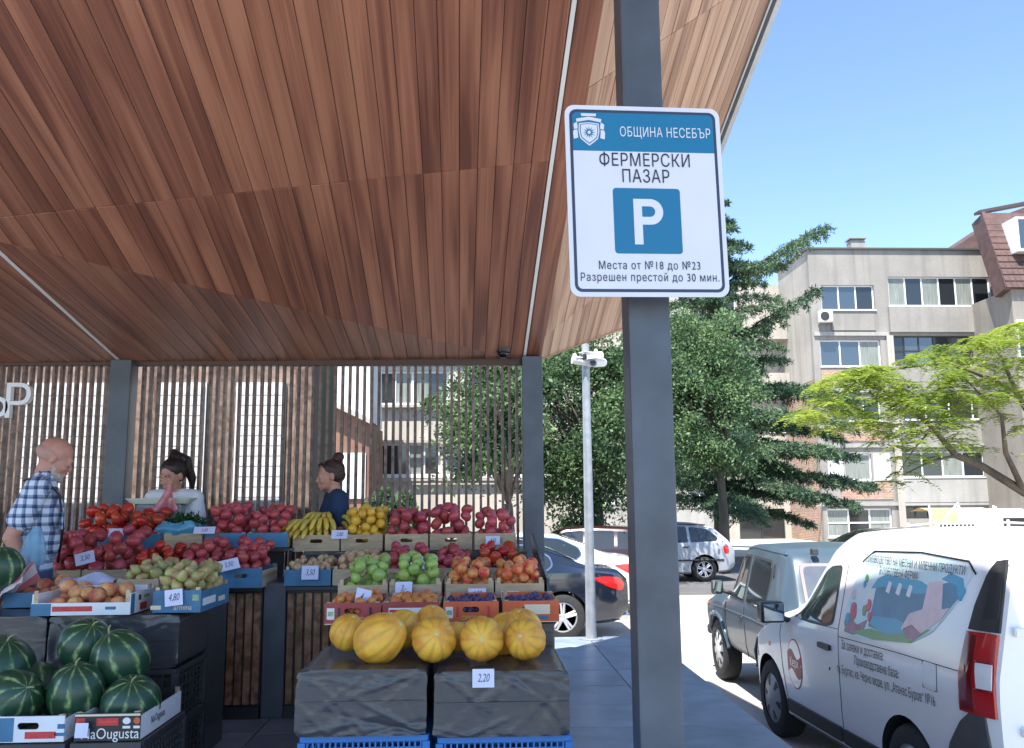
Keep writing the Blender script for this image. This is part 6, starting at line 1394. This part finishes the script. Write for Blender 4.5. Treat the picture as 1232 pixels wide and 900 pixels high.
wins = [((988, 1052, 343, 373), 3, WHF, [SKYG, SKYG, DGL], 1), ((1069, 1192, 333, 368), 6, WHF, [CURT, DGL, CURT, DGL, CURT, DGL], 1), ((987, 1060, 409, 441), 3, WHF, [SKYG, SKYG, CURT], 1), ((1071, 1196, 404, 440), 7, BLF, [DGL, SKYG, SKYG, DGL, SKYG, DGL, DGL], 2), ((1000, 1060, 477, 507), 3, WHF, [DGL, CURT, DGL], 1), ((1086, 1200, 474, 505), 4, WHF, DGL, 1), ((1016, 1049, 546, 578), 1, WHF, [CURT], 1), ((1085, 1210, 543, 574), 5, WHF, [DGL, DGL, CURT, DGL, DGL], 1), ((996, 1074, 612, 646), 3, WHF, [CURT, DGL, CURT], 2), ((1087, 1119, 609, 624), 2, BLF, DGL, 1)]
ops = [zx(*w[0], YBk) for w in wins]
facade(blk, bx0, bx1, ROADZ, zt0, YBk, ops, CONC)
for o, w in zip(ops, wins): window(blk, *o, YBk, w[1], w[2], w[3], w[4], fw=.07, sill=w[2] is WHF)
b = MB(); sideY = YBk+4.6; b.span(bx0, bx0+.3, YBk+.302, sideY, ROADZ+8.2, zt0); b.build('side_wall', CONC2, blk); b = MB(); b.span(bx0+.01, bx0+.31, YBk+.302, sideY, ROADZ, ROADZ+8.196); b.build('brick_side_wall', BRK, blk)
b = MB(); b.span(bx0-.12, bx1+.05, YBk-.12, YBk+4.7, zt0+.002, zt0+.10); b.build('roof_edge', mat('roof_edge_dark', (.06, .06, .062), .6), blk)
for (u0, u1, v0, v1) in ((988, 1060, 445, 457), (1000, 1060, 511, 531), (1012, 1074, 580, 601)): q = zx(u0, u1, v0, v1, YBk); b = MB(); b.span(q[0], q[1], YBk-.03, YBk-.003, q[2], q[3]); b.build('brick_panel', BRK, blk)
for v_ in (402, 470, 536, 606): q = zx(979, 1212, v_-2.2, v_+2.2, YBk); b = MB(); b.span(q[0]+(.0 if v_ != 402 else 0), q[1] if v_ != 402 else atY(1068, 402, YBk).x, YBk-.10, YBk-.004, q[2], q[3]); b.build('floor_slab', CONC3, blk)
for u_ in (1078,): 
    q = zx(u_-4, u_+4, 404, 650, YBk); b = MB(); b.span(q[0], q[1], YBk-.14, YBk-.105, q[2], q[3]); b.build('pilaster', CONC2, blk)
for (u0, u1) in ((996, 1014), (1051, 1071)): q = zx(u0, u1, 546, 578, YBk); b = MB(); b.span(q[0], q[1], YBk-.06, YBk-.003, q[2], q[3]); b.build('shutter', SHUT, blk)
q = zx(1000, 1052, 378, 398, YBk); b = MB(); b.span(q[0], q[1], YBk-.12, YBk-.003, q[2], q[3]); b.build('balcony_panel', CONC, blk)
q = zx(1069, 1198, 370, 400, YBk); b = MB(); b.span(q[0], q[1], YBk-.16, YBk-.003, q[2], q[3]); b.build('balcony_panel', CONC, blk)
q = zx(1069, 1198, 441, 470, YBk); b = MB(); b.span(q[0], q[1], YBk-.16, YBk-.003, q[2], q[3]-.02); b.build('balcony_panel', CONC, blk)
q = zx(1082, 1212, 577, 604, YBk); b = MB(); b.span(q[0], q[1], YBk-.12, YBk-.003, q[2], q[3]); b.build('balcony_panel', CONC3, blk)
c_ = zx(1024, 1041, 287, 301, YBk+2); b = MB(); b.span(c_[0], c_[1], YBk+2, YBk+2.6, zt0, c_[3]-.12); b.span(c_[0]+.08, c_[1]-.08, YBk+2.1, YBk+2.5, c_[3]-.12, c_[3]-.02); b.span(c_[0]-.06, c_[1]+.06, YBk+1.9, YBk+2.7, c_[3]-.02, c_[3]+.05); b.build('chimney', CONC3, blk)
dp = [atY(1199, 300, YBk-.15), atY(1200, 330, YBk-.15), atY(1212, 338, YBk-.15), atY(1218, 390, YBk-.15), atY(1220, 440, YBk-.15)]; b = MB(); b.tube(dp, .07, 8); b.build('downpipe', mat('dark_downpipe', (.05, .045, .04), .5), blk)
for (u0, u1, v0, v1, lb) in ((985, 1001, 374, 388, 'small air conditioner box under the upper left window of the concrete block'), (1180, 1197, 368, 384, 'white air conditioner unit with round fan beside the glazed balcony')):
    q = zx(u0, u1, v0, v1, YBk-.35); t = thing('air_conditioner', lb, 'air conditioner', ((q[0]+q[1])/2, YBk-.36, q[2])); w, h = q[1]-q[0], q[3]-q[2]; b = MB(); b.span(-w/2, w/2, -.15, .15, 0, h); b.build('casing', mat('aged_white_casing', (.58, .57, .53), .5, var=.1), t, bevel=.03)
    b = MB(); b.lathe([(h*.38, 0), (h*.38, .01), (.02, .012)], 20, axis='Y', c=(-w*.12, -.168, h*.5)); b.build('fan_grille', TRIM, t); b = MB(); b.span(-w*.4, -w*.35, -.1, .35, -.05, -.003); b.span(w*.35, w*.4, -.1, .35, -.05, -.003); b.build('bracket', GALV, t)
# recessed wing behind the cedar
YWg = YBk+4.6; wg = thing('apartment_wing', 'recessed pale wing of the concrete block behind the cedar', 'building'); wx0 = atY(640, 450, YWg).x
wz = [((860, 885, 350, 380), 2, WHF, DGL, 1), ((902, 922, 427, 449), 2, WHF, DGL, 1), ((820, 870, 430, 455), 3, WHF, DGL, 1), ((925, 948, 494, 520), 2, WHF, CURT, 1), ((840, 905, 500, 525), 3, WHF, DGL, 1), ((830, 866, 588, 612), 3, WHF, CURT, 1), ((690, 745, 585, 606), 4, WHF, CURT, 1), ((890, 945, 612, 655), 2, BLF, DGL, 1), ((660, 760, 500, 530), 4, WHF, DGL, 1), ((660, 800, 430, 455), 4, WHF, DGL, 1)]
ow = [zx(*w[0], YWg) for w in wz]; facade(wg, wx0, bx0+.3, ROADZ, zt0-.7, YWg+.002, ow, CONC2)
for o, w in zip(ow, wz): window(wg, *o, YWg, w[1], w[2], w[3], w[4])
q = zx(893, 968, 452, 470, YWg); b = MB(); b.span(q[0], bx0-.02, YWg-1.1, YWg-.003, q[2], q[3]); b.build('balcony', CONC2, wg)
q = zx(893, 968, 398, 412, YWg); b = MB(); b.span(q[0], bx0-.02, YWg-1.1, YWg-.003, q[2], q[3]); b.build('balcony', CONC2, wg)
lw = thing('low_wall', 'low grey rendered wall behind the silver estate car', 'wall', (0, YWg-6, 0)); q = zx(640, 872, 612, 650, YWg-6); b = MB(); b.span(q[0], q[1], 0, .25, ROADZ, q[3]); b.build('wall_face', CONC3, lw); b = MB(); b.span(q[0]-.03, q[1]+.03, -.04, .29, q[3]+.002, q[3]+.08); b.build('coping', CONC2, lw)
# brown mansard building at the far right
YM_ = 40.5; mb_ = thing('mansard_building', 'brown building with red brown tiled mansard roof and dormer at the right edge', 'building'); e0 = atY(1210, 347, YM_); top_ = atY(1204, 258, YM_+1.5); xe = e0.x+9
b = MB(); b.span(e0.x+.25, xe, YM_, YM_+10, ROADZ, e0.z-.02); b.build('wall', stained('tan_render', (.27, .245, .21), (.16, .145, .125)), mb_)
tile = mat('red_brown_roof_tile', (.085, .047, .042), .7, var=.25, vscale=3, rand=.12, bump=.2)
RL = top_.z-e0.z; nrow = 12; ncol = 30
for i in range(nrow):
    f0, f1 = i/nrow, (i+1)/nrow; k = MB()
    for j in range(ncol):
        xa_ = e0.x-.1+.28*j; k.add([(xa_+.01+1.2*0*f0, YM_-.25+1.5*f0-.03, e0.z+RL*f0), (xa_+.27, YM_-.25+1.5*f0-.03, e0.z+RL*f0), (xa_+.27, YM_-.25+1.5*f1+.02, e0.z+RL*f1), (xa_+.01, YM_-.25+1.5*f1+.02, e0.z+RL*f1)], [(0, 1, 2, 3)])
    tag(k.build('roof_tiles', tile, mb_), kind='stuff')
xl_ = atY(1146, 298, YM_+3).x
b = MB(); b.prism([(e0.x-.1, YM_-.2, e0.z), (xe, YM_-.2, e0.z), (xe, YM_+1.2, top_.z-.05), (e0.x-.1, YM_+1.2, top_.z-.05)], (0, 1., -.25)); b.prism([(e0.x-.12, YM_-.2, e0.z+.02), (e0.x-.1, YM_+1.25, top_.z+.06), (e0.x+.1, YM_+1.25, top_.z+.06), (e0.x+.1, YM_-.2, e0.z+.02)], (.02, .1, -.1)); b.build('roof', tile, mb_, fixn=True)
tp2 = atY(1236, 247, YM_+1.5); a_ = atY(1146, 299, YBk+13); b_ = atY(1206, 262, YBk+13)
b = MB(); b.prism([(a_.x, YBk+13, a_.z-1.2), (a_.x, YBk+13, a_.z), (b_.x, YBk+13, b_.z+.15), (b_.x+6, YBk+13, b_.z+2.4), (b_.x+6, YBk+13, a_.z-1.2)], (0, 4, 0)); b.build('rear_roof', tile, mb_, fixn=True)
b = MB(); b.prism([(e0.x-.2, YM_+1.25, top_.z), (xe, YM_+1.25, top_.z+1.8), (xe, YM_+1.25, top_.z+1.95), (e0.x-.2, YM_+1.25, top_.z+.14)], (0, .5, 0)); b.build('ridge_board', mat('dark_gutter', (.06, .04, .035), .6), mb_, fixn=True)
q = zx(1221, 1250, 262, 303, YM_); b = MB(); b.span(q[0], q[1], YM_-.15, YM_+1.6, q[2], q[3]); o = b.build('dormer', SHUT, mb_); b = MB(); b.span(q[0]+.12, q[1]-.12, YM_-.17, YM_-.155, q[2]+.15, q[3]-.12); b.build('pane', SKYG, o)
q = zx(1224, 1250, 385, 430, YM_); b = MB(); b.span(q[0], q[1], YM_-.03, YM_-.004, q[2], q[3]); o = b.build('window', WHF, mb_); b = MB(); b.span(q[0]+.08, q[1]-.08, YM_-.045, YM_-.032, q[2]+.08, q[3]-.08); b.build('pane', DGL, o)
# apartment house seen through the slats
YH = 27.; hs = thing('apartment_house', 'pale concrete house with bands of windows seen between the slats', 'building'); hx0, hx1 = atY(449, 520, YH).x, atY(700, 520, YH).x
hw = [((452, 540, 446, 487), 4, WHF, [DGL, CURT, CURT, DGL], 1), ((560, 680, 446, 487), 5, WHF, DGL, 1), ((452, 530, 533, 573), 4, WHF, [DGL, DGL, CURT, DGL], 1), ((535, 600, 533, 573), 3, WHF, [CURT, SKYG, CURT], 1), ((610, 690, 533, 573), 4, WHF, DGL, 1), ((452, 690, 380, 420), 8, WHF, DGL, 1)]
oh = [zx(*w[0], YH) for w in hw]; ztH = atY(500, 340, YH).z; facade(hs, hx0, hx1, ROADZ, ztH, YH, oh, stained('cream_render', (.50, .46, .40), (.33, .30, .26)))
for o, w in zip(oh, hw): window(hs, *o, YH, w[1], w[2], w[3], w[4], fw=.07)
for v_ in (489, 531, 577, 430): q = zx(449, 700, v_-1.5, v_+1.5, YH); b = MB(); b.span(q[0], q[1], YH-.18, YH-.08, q[2], q[3]); b.build('ledge', CONC2, hs)
bl2 = thing('white_house', 'white and brown gabled house seen between the slats left of the concrete one', 'building'); Y2_ = 23.; wl = atY(300, 520, Y2_).x; wr = atY(447, 520, Y2_).x
wr_ = mat('brown_cladding', (.20, .10, .065), .7, var=.3, vscale=4, stretch=(1, 1, .2)); zl_ = lambda u, v: atY(u, v, Y2_)
b = MB(); b.prism([zl_(300, 480), zl_(388, 480), zl_(446, 508), zl_(446, 670), zl_(300, 670)], (0, 3, 0)); b.build('wall', wr_, bl2, fixn=True); b = MB(); b.prism([zl_(300, 395)-Vector((0, .2, 0)), zl_(446, 395)-Vector((0, .2, 0)), zl_(446, 506)-Vector((0, .2, 0)), zl_(388, 478)-Vector((0, .2, 0)), zl_(300, 478)-Vector((0, .2, 0))], (0, 3, 0)); b.build('white_gable', SHUT, bl2, fixn=True)
b = MB(); b.prism([zl_(386, 476)-Vector((0, .3, 0)), zl_(447, 505)-Vector((0, .3, 0)), zl_(447, 511)-Vector((0, .3, 0)), zl_(386, 482)-Vector((0, .3, 0))], (0, .4, 0)); b.build('roof_edge', CONC2, bl2, fixn=True)
q = zx(392, 400, 490, 560, Y2_); b = MB(); b.span(q[0], q[1], Y2_-.05, Y2_-.004, q[2], q[3]); b.build('window', SKYG, bl2); q = zx(412, 440, 545, 600, Y2_); b = MB(); b.span(q[0], q[1], Y2_-.06, Y2_-.004, q[2], q[3]); b.build('shutter', SHUT, bl2)
# closed kiosks right behind the left part of the screen
YK = 7.62; kk = thing('kiosk', 'closed brown boarded kiosk with white roller doors behind the slats', 'kiosk', (0, YK, 0)); kb = woodmat('kiosk_board', (.12, .082, .066), (.20, .142, .115), (.30, .225, .185), sx=10, rand=.2)
kx0, kx1 = -6.5, atY(384, 520, YK).x; KH = 2.72; me = MB().box((0, 0, KH/2), (.148, .02, KH)).mesh('plank', kb); x = kx0
while x < kx1-.1: link('plank', me, kk, (x+.075, 0, 0)); x += .15
b = MB(); b.span(kx0, kx1, .012, .9, 0, KH); b.build('carcass', BLACKP, kk)
for (u0, u1) in ((28, 132), (186, 247), (283, 343)):
    q0, q1 = atY(u0, 540, YK).x, atY(u1, 540, YK).x; zz = atY(200, 461, YK).z; d = MB(); d.span(q0, q1, -.035, -.012, .05, zz); o = d.build('roller_door', mat('white_roller_door', (.70, .72, .75), .4), kk)
    for i in range(26): l_ = MB(); l_.span(q0+.01, q1-.01, -.041, -.0355, .08+i*(zz-.1)/26, .08+(i+.86)*(zz-.1)/26); l_.build('slat', bpy.data.materials['white_roller_door'], o)
# market tents and rails at the far right
YT_ = 36.; 
for (u0, u1, v0, lb, m_) in ((1116, 1152, 611, 'ochre cloth stall cover in front of the concrete block', mat('ochre_canvas', (.40, .30, .14), .85, var=.15)), (1152, 1194, 611, 'cream canvas stall cover in front of the concrete block', mat('cream_canvas', (.62, .57, .46), .85, var=.08)), (1196, 1240, 612, 'open cream market stall with painted inner shade at the right edge', mat('cream_canvas', (.62, .57, .46), .85))):
    q = zx(u0, u1, v0, 652, YT_); t = thing('market_stall', lb, 'stall', ((q[0]+q[1])/2, YT_, ROADZ)); w = q[1]-q[0]; h = q[3]-ROADZ; b = MB(); P = []
    for i in range(9):
        f = i/8; P.append([(-w/2+w*f, -.5+.12*math.sin(i*2.1), .1), (-w/2+w*f, -.35+.06*math.sin(i*2.1), h*.6), (-w/2+w*f, -.1, h-.1), (-w/2+w*f, .6, h), (-w/2+w*f, 1.4, h-.15)])
    b.grid(P); b.build('canvas', m_, t, smooth=True)
    for s_ in (-1, 1): b = MB(); b.tube([(s_*w*.49, -.3, 0), (s_*w*.49, -.2, h+.1)], .04, 6); b.build('leg', WHITE, t)
    if u0 > 1190: b = MB(); b.span(-w/2+.1, w/2, -.54, -.50, .1, h*.78); b.build('inner_shade_panel', DARK, t)  # flat dark panel painted as the shade inside the stall
fr = thing('railing', 'pale metal railing with a lettered board behind the van roof', 'railing', (0, 33, ROADZ)); ra_ = [atY(u, v, 33) for u, v in ((1093, 633), (1125, 630), (1160, 628), (1213, 629), (1240, 630))]; b = MB()
b.tube([(p.x, 0, p.z-ROADZ) for p in ra_], .045, 8); b.build('top_rail', WHITE, fr)
for p in (ra_[0], ra_[1], ra_[3]): b = MB(); b.tube([(p.x, 0, 0), (p.x, 0, p.z-ROADZ+.12)], .06, 8); b.build('post', WHITE, fr)
q = zx(1128, 1174, 629, 640, 33); b = MB(); b.span(q[0], q[1], -.08, -.05, q[2]-ROADZ, q[3]-ROADZ); b.build('board', PCr, fr)
b = MB()
for i in range(9):
    xx = q[0]+(q[1]-q[0])*(i+.6)/9.6; b.span(xx-.045, xx+.045, -.086, -.081, q[2]-ROADZ+.05, q[3]-ROADZ-.06)
tag(b.build('worn_print', BLACKP, fr), kind='stuff')
p0_, p1_ = atY(1128, 634, 32.5), atY(1153, 605, 32.5); b = MB(); b.tube([p0_, p1_], .04, 6); tag(b.build('pole', WHITE), 'thin pale pole leaning above the van roof', 'pole')
# ================================================================== camera mast at the corner of the pavement
lb_ = atZ(705, 762, 0); lp_ = thing('camera_mast', 'slim grey steel mast at the pavement corner between post and column', 'mast', (lb_.x, min(lb_.y, PY1-.2), 0)); zt_m = atY(700, 414, lp_.location.y).z
b = MB(); b.lathe([(.054, 0), (.05, .4), (.038, zt_m), (.0, zt_m+.01)], 20); b.build('shaft', GALV, lp_, smooth=40); b = MB(); b.lathe([(.11, 0), (.11, .012), (.07, .014)], 20); b.build('base_plate', GALV, lp_)
for i, (du, v_, yw) in enumerate(((9, 428, .5), (16, 436, .3), (-6, 434, -.8))):
    z_ = atY(700, v_, lp_.location.y).z; t = thing('security_camera', ['upper white security camera on the mast', 'lower white security camera pointing right on the mast', 'white security camera on the left side of the mast'][i], 'camera', (lp_.location.x+du*.0085*.9, lp_.location.y-.06, z_), -yw*2.2, 'security cameras on the mast'); b = MB(); b.tube([(0, .10, .0), (0, -.10, -.03)], .042, 14); b.build('housing', WHITE, t, smooth=40); b = MB(); b.span(-.05, .05, -.14, .08, .012, .02); b.build('sunshield', WHITE, t, rot=None); b = MB(); b.lathe([(.03, -.118), (.03, -.108), (.0, -.108)], 12, axis='Y', c=(0, 0, -.03)); b.build('lens', BLACKP, t); b = MB(); b.tube([(-.0, .05, 0), (-du*.006, .07, .06)], .018, 8); b.build('bracket', WHITE, t)
# ================================================================== trees
BARK = mat('grey_brown_bark', (.10, .08, .062), .9, var=.4, vscale=5, stretch=(1, 1, .3), bump=.6, bscale=14)
def leaves(parts): return np.concatenate(parts)
def dirs(n, rg): d = rg.normal(0, 1, (n, 3)); return d/np.linalg.norm(d, axis=1)[:, None]
def mkquads(c, d, ln, wd, rg):
    e = np.cross(d, dirs(len(c), rg)); e /= np.maximum(1e-6, np.linalg.norm(e, axis=1))[:, None]; ln = np.asarray(ln).reshape(-1, 1); wd = np.asarray(wd).reshape(-1, 1)
    return np.stack([c, c+d*ln*.5+e*wd*.5, c+d*ln, c+d*ln*.5-e*wd*.5], 1)
LCED = leafmat('cedar_needles', (.022, .058, .040), (.14, .22, .115), .6, .2, .6); LBRD = leafmat('broad_leaves', (.040, .095, .048), (.20, .30, .13), .7, .38); LDRK = leafmat('dark_leaves', (.028, .068, .034), (.155, .24, .10), .8, .34); LALB = leafmat('feathery_yellow_green_leaves', (.13, .21, .03), (.36, .43, .075), .8, .45)
def cedar(label, base, H, reach, seed, nb=70, name='cedar_tree', low=.12, group=None, extra=()):
    rg = np.random.RandomState(seed); rn = random.Random(seed); t = thing(name, label, 'tree', base, 0, group); b = MB(); pts = [(0, 0, 0), (.05, .0, H*.3), (.0, .05, H*.6), (.1, 0, H*.97)]; b.tube(pts, [.28, .22, .13, .03], 10)
    tw = MB(); Q = []
    for i in range(nb+len(extra)):
        f = low+(1-low)*((i+rn.random())/nb)**.9; z = H*f*.97; L = reach*max(0., 1-f)**.62*rn.uniform(.6, 1.12)+.25; a = i*2.399+rn.uniform(-.5, .5); d = Vector((math.cos(a), math.sin(a), 0)); n = max(5, int(L*3.0)); P = []
        up = rn.uniform(.10, .42); sag = .28
        if i >= nb:                                   # long limbs that stand out of the crown
            z, L, a, up, sag = extra[i-nb]; d = Vector((math.cos(a), math.sin(a), 0)); n = int(L*3.6); P = []
        for k in range(n+1): q = k/n; P.append(Vector((0, 0, z))+d*L*q+Vector((0, 0, L*(up*q-sag*q*q)))+Vector((rn.uniform(-.05, .05), rn.uniform(-.05, .05), rn.uniform(-.04, .04)))*L*.4*q)
        tw.tube(P, [max(.008, .05*(1-k/n)*(L/reach)+.008) for k in range(n+1)], 5)
        s_ = Vector((-d.y, d.x, 0))
        for k in range(1, n+1):
            q = k/n; wl_ = L*.26*(1-.7*abs(q-.45))*rn.uniform(.6, 1.2)
            for sd in (-1, 1):
                c0 = np.array(P[k]); ax_ = np.array((s_*sd*.85+d*.55).normalized()); m = int(105*wl_/.6)+32; u_ = rg.uniform(0, 1, m)[:, None]; c = c0+ax_*u_*wl_+np.array([0, 0, -1.])*(u_**2*wl_*.35)+rg.normal(0, .045, (m, 3)); dd = ax_*.5+dirs(m, rg)*.8+np.array([0, 0, -.25]); dd /= np.linalg.norm(dd, axis=1)[:, None]; Q.append(mkquads(c, dd, rg.uniform(.10, .24, m), rg.uniform(.025, .05, m), rg))
    # leader tuft
    m = 260; u_ = rg.uniform(0, 1, m)[:, None]; c = np.array([0, 0, H*.9])+np.array([.1, 0, H*.12])*u_+rg.normal(0, .10, (m, 3))*(1.2-u_); dd = dirs(m, rg)+np.array([0, 0, .5]); dd /= np.linalg.norm(dd, axis=1)[:, None]; Q.append(mkquads(c, dd, rg.uniform(.1, .25, m), np.full(m, .04), rg))
    b.build('trunk', BARK, t, smooth=True); tag(tw.build('limbs', BARK, t, smooth=True), kind='stuff'); quads('crown', leaves(Q), LCED, t, kind='stuff'); return t
def broad(label, base, th, cr, cc, seed, n_cl, per, m, size, lean=(0, 0), group=None, name='broadleaf_tree', tr=.16):
    """trunk, limbs to clump centres, leaves scattered on flattened clumps inside an uneven crown"""
    rg = np.random.RandomState(seed); rn = random.Random(seed); t = thing(name, label, 'tree', base, 0, group); b = MB(); fk = Vector((lean[0]*.6, lean[1]*.6, th)); b.tube([(0, 0, 0), fk*.5+Vector((.06, 0, 0)), fk], [tr, tr*.8, tr*.65], 10); tw = MB(); Q = []
    for i in range(n_cl):
        d = Vector(rg.normal(0, 1, 3)).normalized(); r = rn.uniform(.45, 1.0)**.6*(1+.62*noise.noise(d*1.9+Vector((seed, 0, 0)))); c = Vector(cc)+Vector((d.x*cr[0]*r, d.y*cr[1]*r, d.z*cr[2]*r))
        if i % 3 == 0: mid = fk.lerp(c, .5)+Vector((rn.uniform(-.2, .2), rn.uniform(-.2, .2), rn.uniform(-.1, .25))); tw.tube([fk, mid, c], [tr*.35, tr*.2, .012], 6)
        k = int(per*rn.uniform(.5, 1.4)); rad = rn.uniform(.35, .75)*min(cr)*.5; p = rg.normal(0, 1, (k, 3))*np.array([rad, rad, rad*.42])*.75; p[:, 2] -= .35*(p[:, 0]**2+p[:, 1]**2)/max(rad, .1); dd = dirs(k, rg)+np.array([d.x, d.y, d.z-.4])*.6; dd /= np.linalg.norm(dd, axis=1)[:, None]; Q.append(mkquads(np.array(c)+p, dd, size*rg.uniform(.6, 1.4, k), size*rg.uniform(.35, .7, k), rg))
    b.build('trunk', BARK, t, smooth=True); tag(tw.build('limbs', BARK, t, smooth=True), kind='stuff'); quads('crown', leaves(Q), m, t, kind='stuff'); return t
ct = atY(868, 640, 31); cedar('tall dark cedar with spreading branches in front of the concrete block', (ct.x, 31, ROADZ), atY(882, 216, 31).z-ROADZ, 4.3, 4, 86, extra=[(atY(880, 352, 31).z-ROADZ, 3.9, -.15, .62, .04), (atY(880, 425, 31).z-ROADZ, 3.5, -.3, .66, .06), (atY(880, 330, 31).z-ROADZ, 2.6, .2, .3, .1), (atY(880, 470, 31).z-ROADZ, 4.6, -.1, .12, .2), (atY(880, 530, 31).z-ROADZ, 4.7, .1, .0, .1), (atY(880, 565, 31).z-ROADZ, 4.9, -.25, .0, .12), (atY(880, 590, 31).z-ROADZ, 4.2, -.4, .0, .1), (atY(880, 500, 31).z-ROADZ, 4.2, -.6, .1, .22)])
c2 = atY(930, 640, 34); 
g_ = atY(846, 468, 25); broad('bright green leafy tree between the column and the cedar', (atY(872, 650, 25).x, 25.2, ROADZ), 3.2, (1.35, 1.4, 2.35), (g_.x-atY(872, 650, 25).x, 0, g_.z-ROADZ), 11, 120, 380, LBRD, .10)
g2 = atY(700, 505, 21.5); bs = atY(722, 650, 21.5); broad('dark dense tree behind the camera mast with a thick trunk', (bs.x, 22, ROADZ), 2.2, (2.1, 1.7, 2.35), (g2.x-bs.x, 0, g2.z-ROADZ+.15), 5, 150, 380, LDRK, .105, tr=.2)
g3 = atY(590, 500, 19.5); bs = atY(612, 650, 19.5); broad('dark leafy tree seen through the right end of the slats', (bs.x, 19.5, ROADZ), 2.0, (1.0, 1.1, 1.5), (g3.x-bs.x-.0, 0, g3.z-ROADZ+.35), 8, 60, 230, LDRK, .12, tr=.14)
g4 = atY(470, 600, 18); bs = atY(470, 650, 18); broad('low shrub with pale leaves seen through the slats', (bs.x, 18, ROADZ), .5, (.55, .5, .8), (0, 0, 1.5), 9, 26, 160, LDRK, .14, name='shrub', tr=.05)
# feathery yellow-green tree reaching in from the right
YA_ = 15.5; at0 = atY(1330, 700, YA_); alb = thing('mimosa_tree', 'yellow green feathery leaved tree reaching in from the right edge', 'tree', (at0.x, YA_, ROADZ)); O_ = Vector((at0.x, YA_, ROADZ)); q_ = lambda u, v, dy=0: atY(u, v, YA_+dy)-O_
limbs = [([(0, 0, 0), q_(1322, 640), q_(1290, 612), q_(1232, 592), q_(1180, 560), (q_(1150, 548)), q_(1122, 515), q_(1078, 475), q_(1035, 462)], [.17, .14, .11, .085, .07, .06, .045, .028, .01]), ([q_(1290, 612), q_(1262, 540, .4), q_(1222, 470, .6), q_(1190, 455, .5), q_(1140, 436, .4), q_(1050, 447, .3), q_(985, 490, .2)], [.09, .07, .05, .04, .03, .02, .008]), ([q_(1222, 470, .6), q_(1205, 430, .8), q_(1188, 405, .9)], [.045, .03, .01]), ([q_(1232, 592), q_(1210, 545, -.5), q_(1205, 500, -.7), q_(1160, 455, -.8)], [.06, .045, .03, .01]), ([q_(1150, 548), q_(1120, 555, -.3), q_(1085, 572, -.4)], [.03, .02, .008]), ([q_(1078, 475), q_(1040, 490, .2), q_(985, 505, .3)], [.02, .014, .006]), ([q_(1122, 515), q_(1100, 540, -.4), q_(1080, 570, -.5)], [.02, .012, .006])]
b = MB(); b.tube(limbs[0][0][:4], limbs[0][1][:4], 10); b.build('trunk', BARK, alb, smooth=True); b = MB(); b.tube(limbs[0][0][3:], limbs[0][1][3:], 8)
for P, r_ in limbs[1:]: b.tube(P, r_, 7)
tag(b.build('limbs', BARK, alb, smooth=True), kind='stuff')
rg = np.random.RandomState(3); rn = random.Random(3); Q = []; tw = MB()
poly_top = [(955, 492), (985, 462), (1010, 448), (1045, 440), (1085, 432), (1120, 418), (1160, 410), (1200, 398), (1240, 384), (1330, 380)]; poly_bot = [(955, 508), (985, 512), (1020, 520), (1050, 530), (1080, 548), (1110, 552), (1150, 540), (1200, 545), (1240, 560), (1330, 570)]
sprays = []
for i in range(640):
    u = rn.uniform(955, 1325); vt = np.interp(u, *zip(*poly_top)); vb = np.interp(u, *zip(*poly_bot)); f = rn.random()**1.25
    if noise.noise(Vector((u*.02, f*3, 5))) < -.20: continue
    sprays.append((u, vt+(vb-vt)*f, rn.uniform(-1.7, 1.7)))
for u in (1078, 1090, 1068, 1100, 1085, 1110, 1130): sprays.append((u, rn.uniform(545, 582), rn.uniform(-.5, .3)))
for u, v_, dy in sprays:
    c0 = np.array(q_(u, v_, dy))
    for k in range(rn.choice((3, 4, 5))):
        a = rn.uniform(0, 6.283); dr = np.array([math.cos(a), math.sin(a), 0]); side = np.array([-math.sin(a), math.cos(a), 0]); L = rn.uniform(.28, .48)
        for s_ in np.linspace(.12, 1, 11):
            pos = c0+dr*L*s_+np.array([0, 0, .10*s_-.30*s_*s_]); w_ = .145*math.sin(math.pi*min(1, s_*.82+.14))*rn.uniform(.8, 1.15)
            for sd in (-1, 1):
                dv = side*sd*.9+dr*.45+np.array([0, 0, rn.uniform(-.35, .1)]); dv /= np.linalg.norm(dv); e = dr-dv*np.dot(dr, dv); e = e/np.linalg.norm(e); e = e*.9+np.array([0, 0, rn.uniform(-.4, .4)]); hw_ = .019; Q.append(np.stack([pos, pos+dv*w_*.45+e*hw_, pos+dv*w_, pos+dv*w_*.45-e*hw_]))
quads('crown', np.array(Q), LALB, alb, kind='stuff')
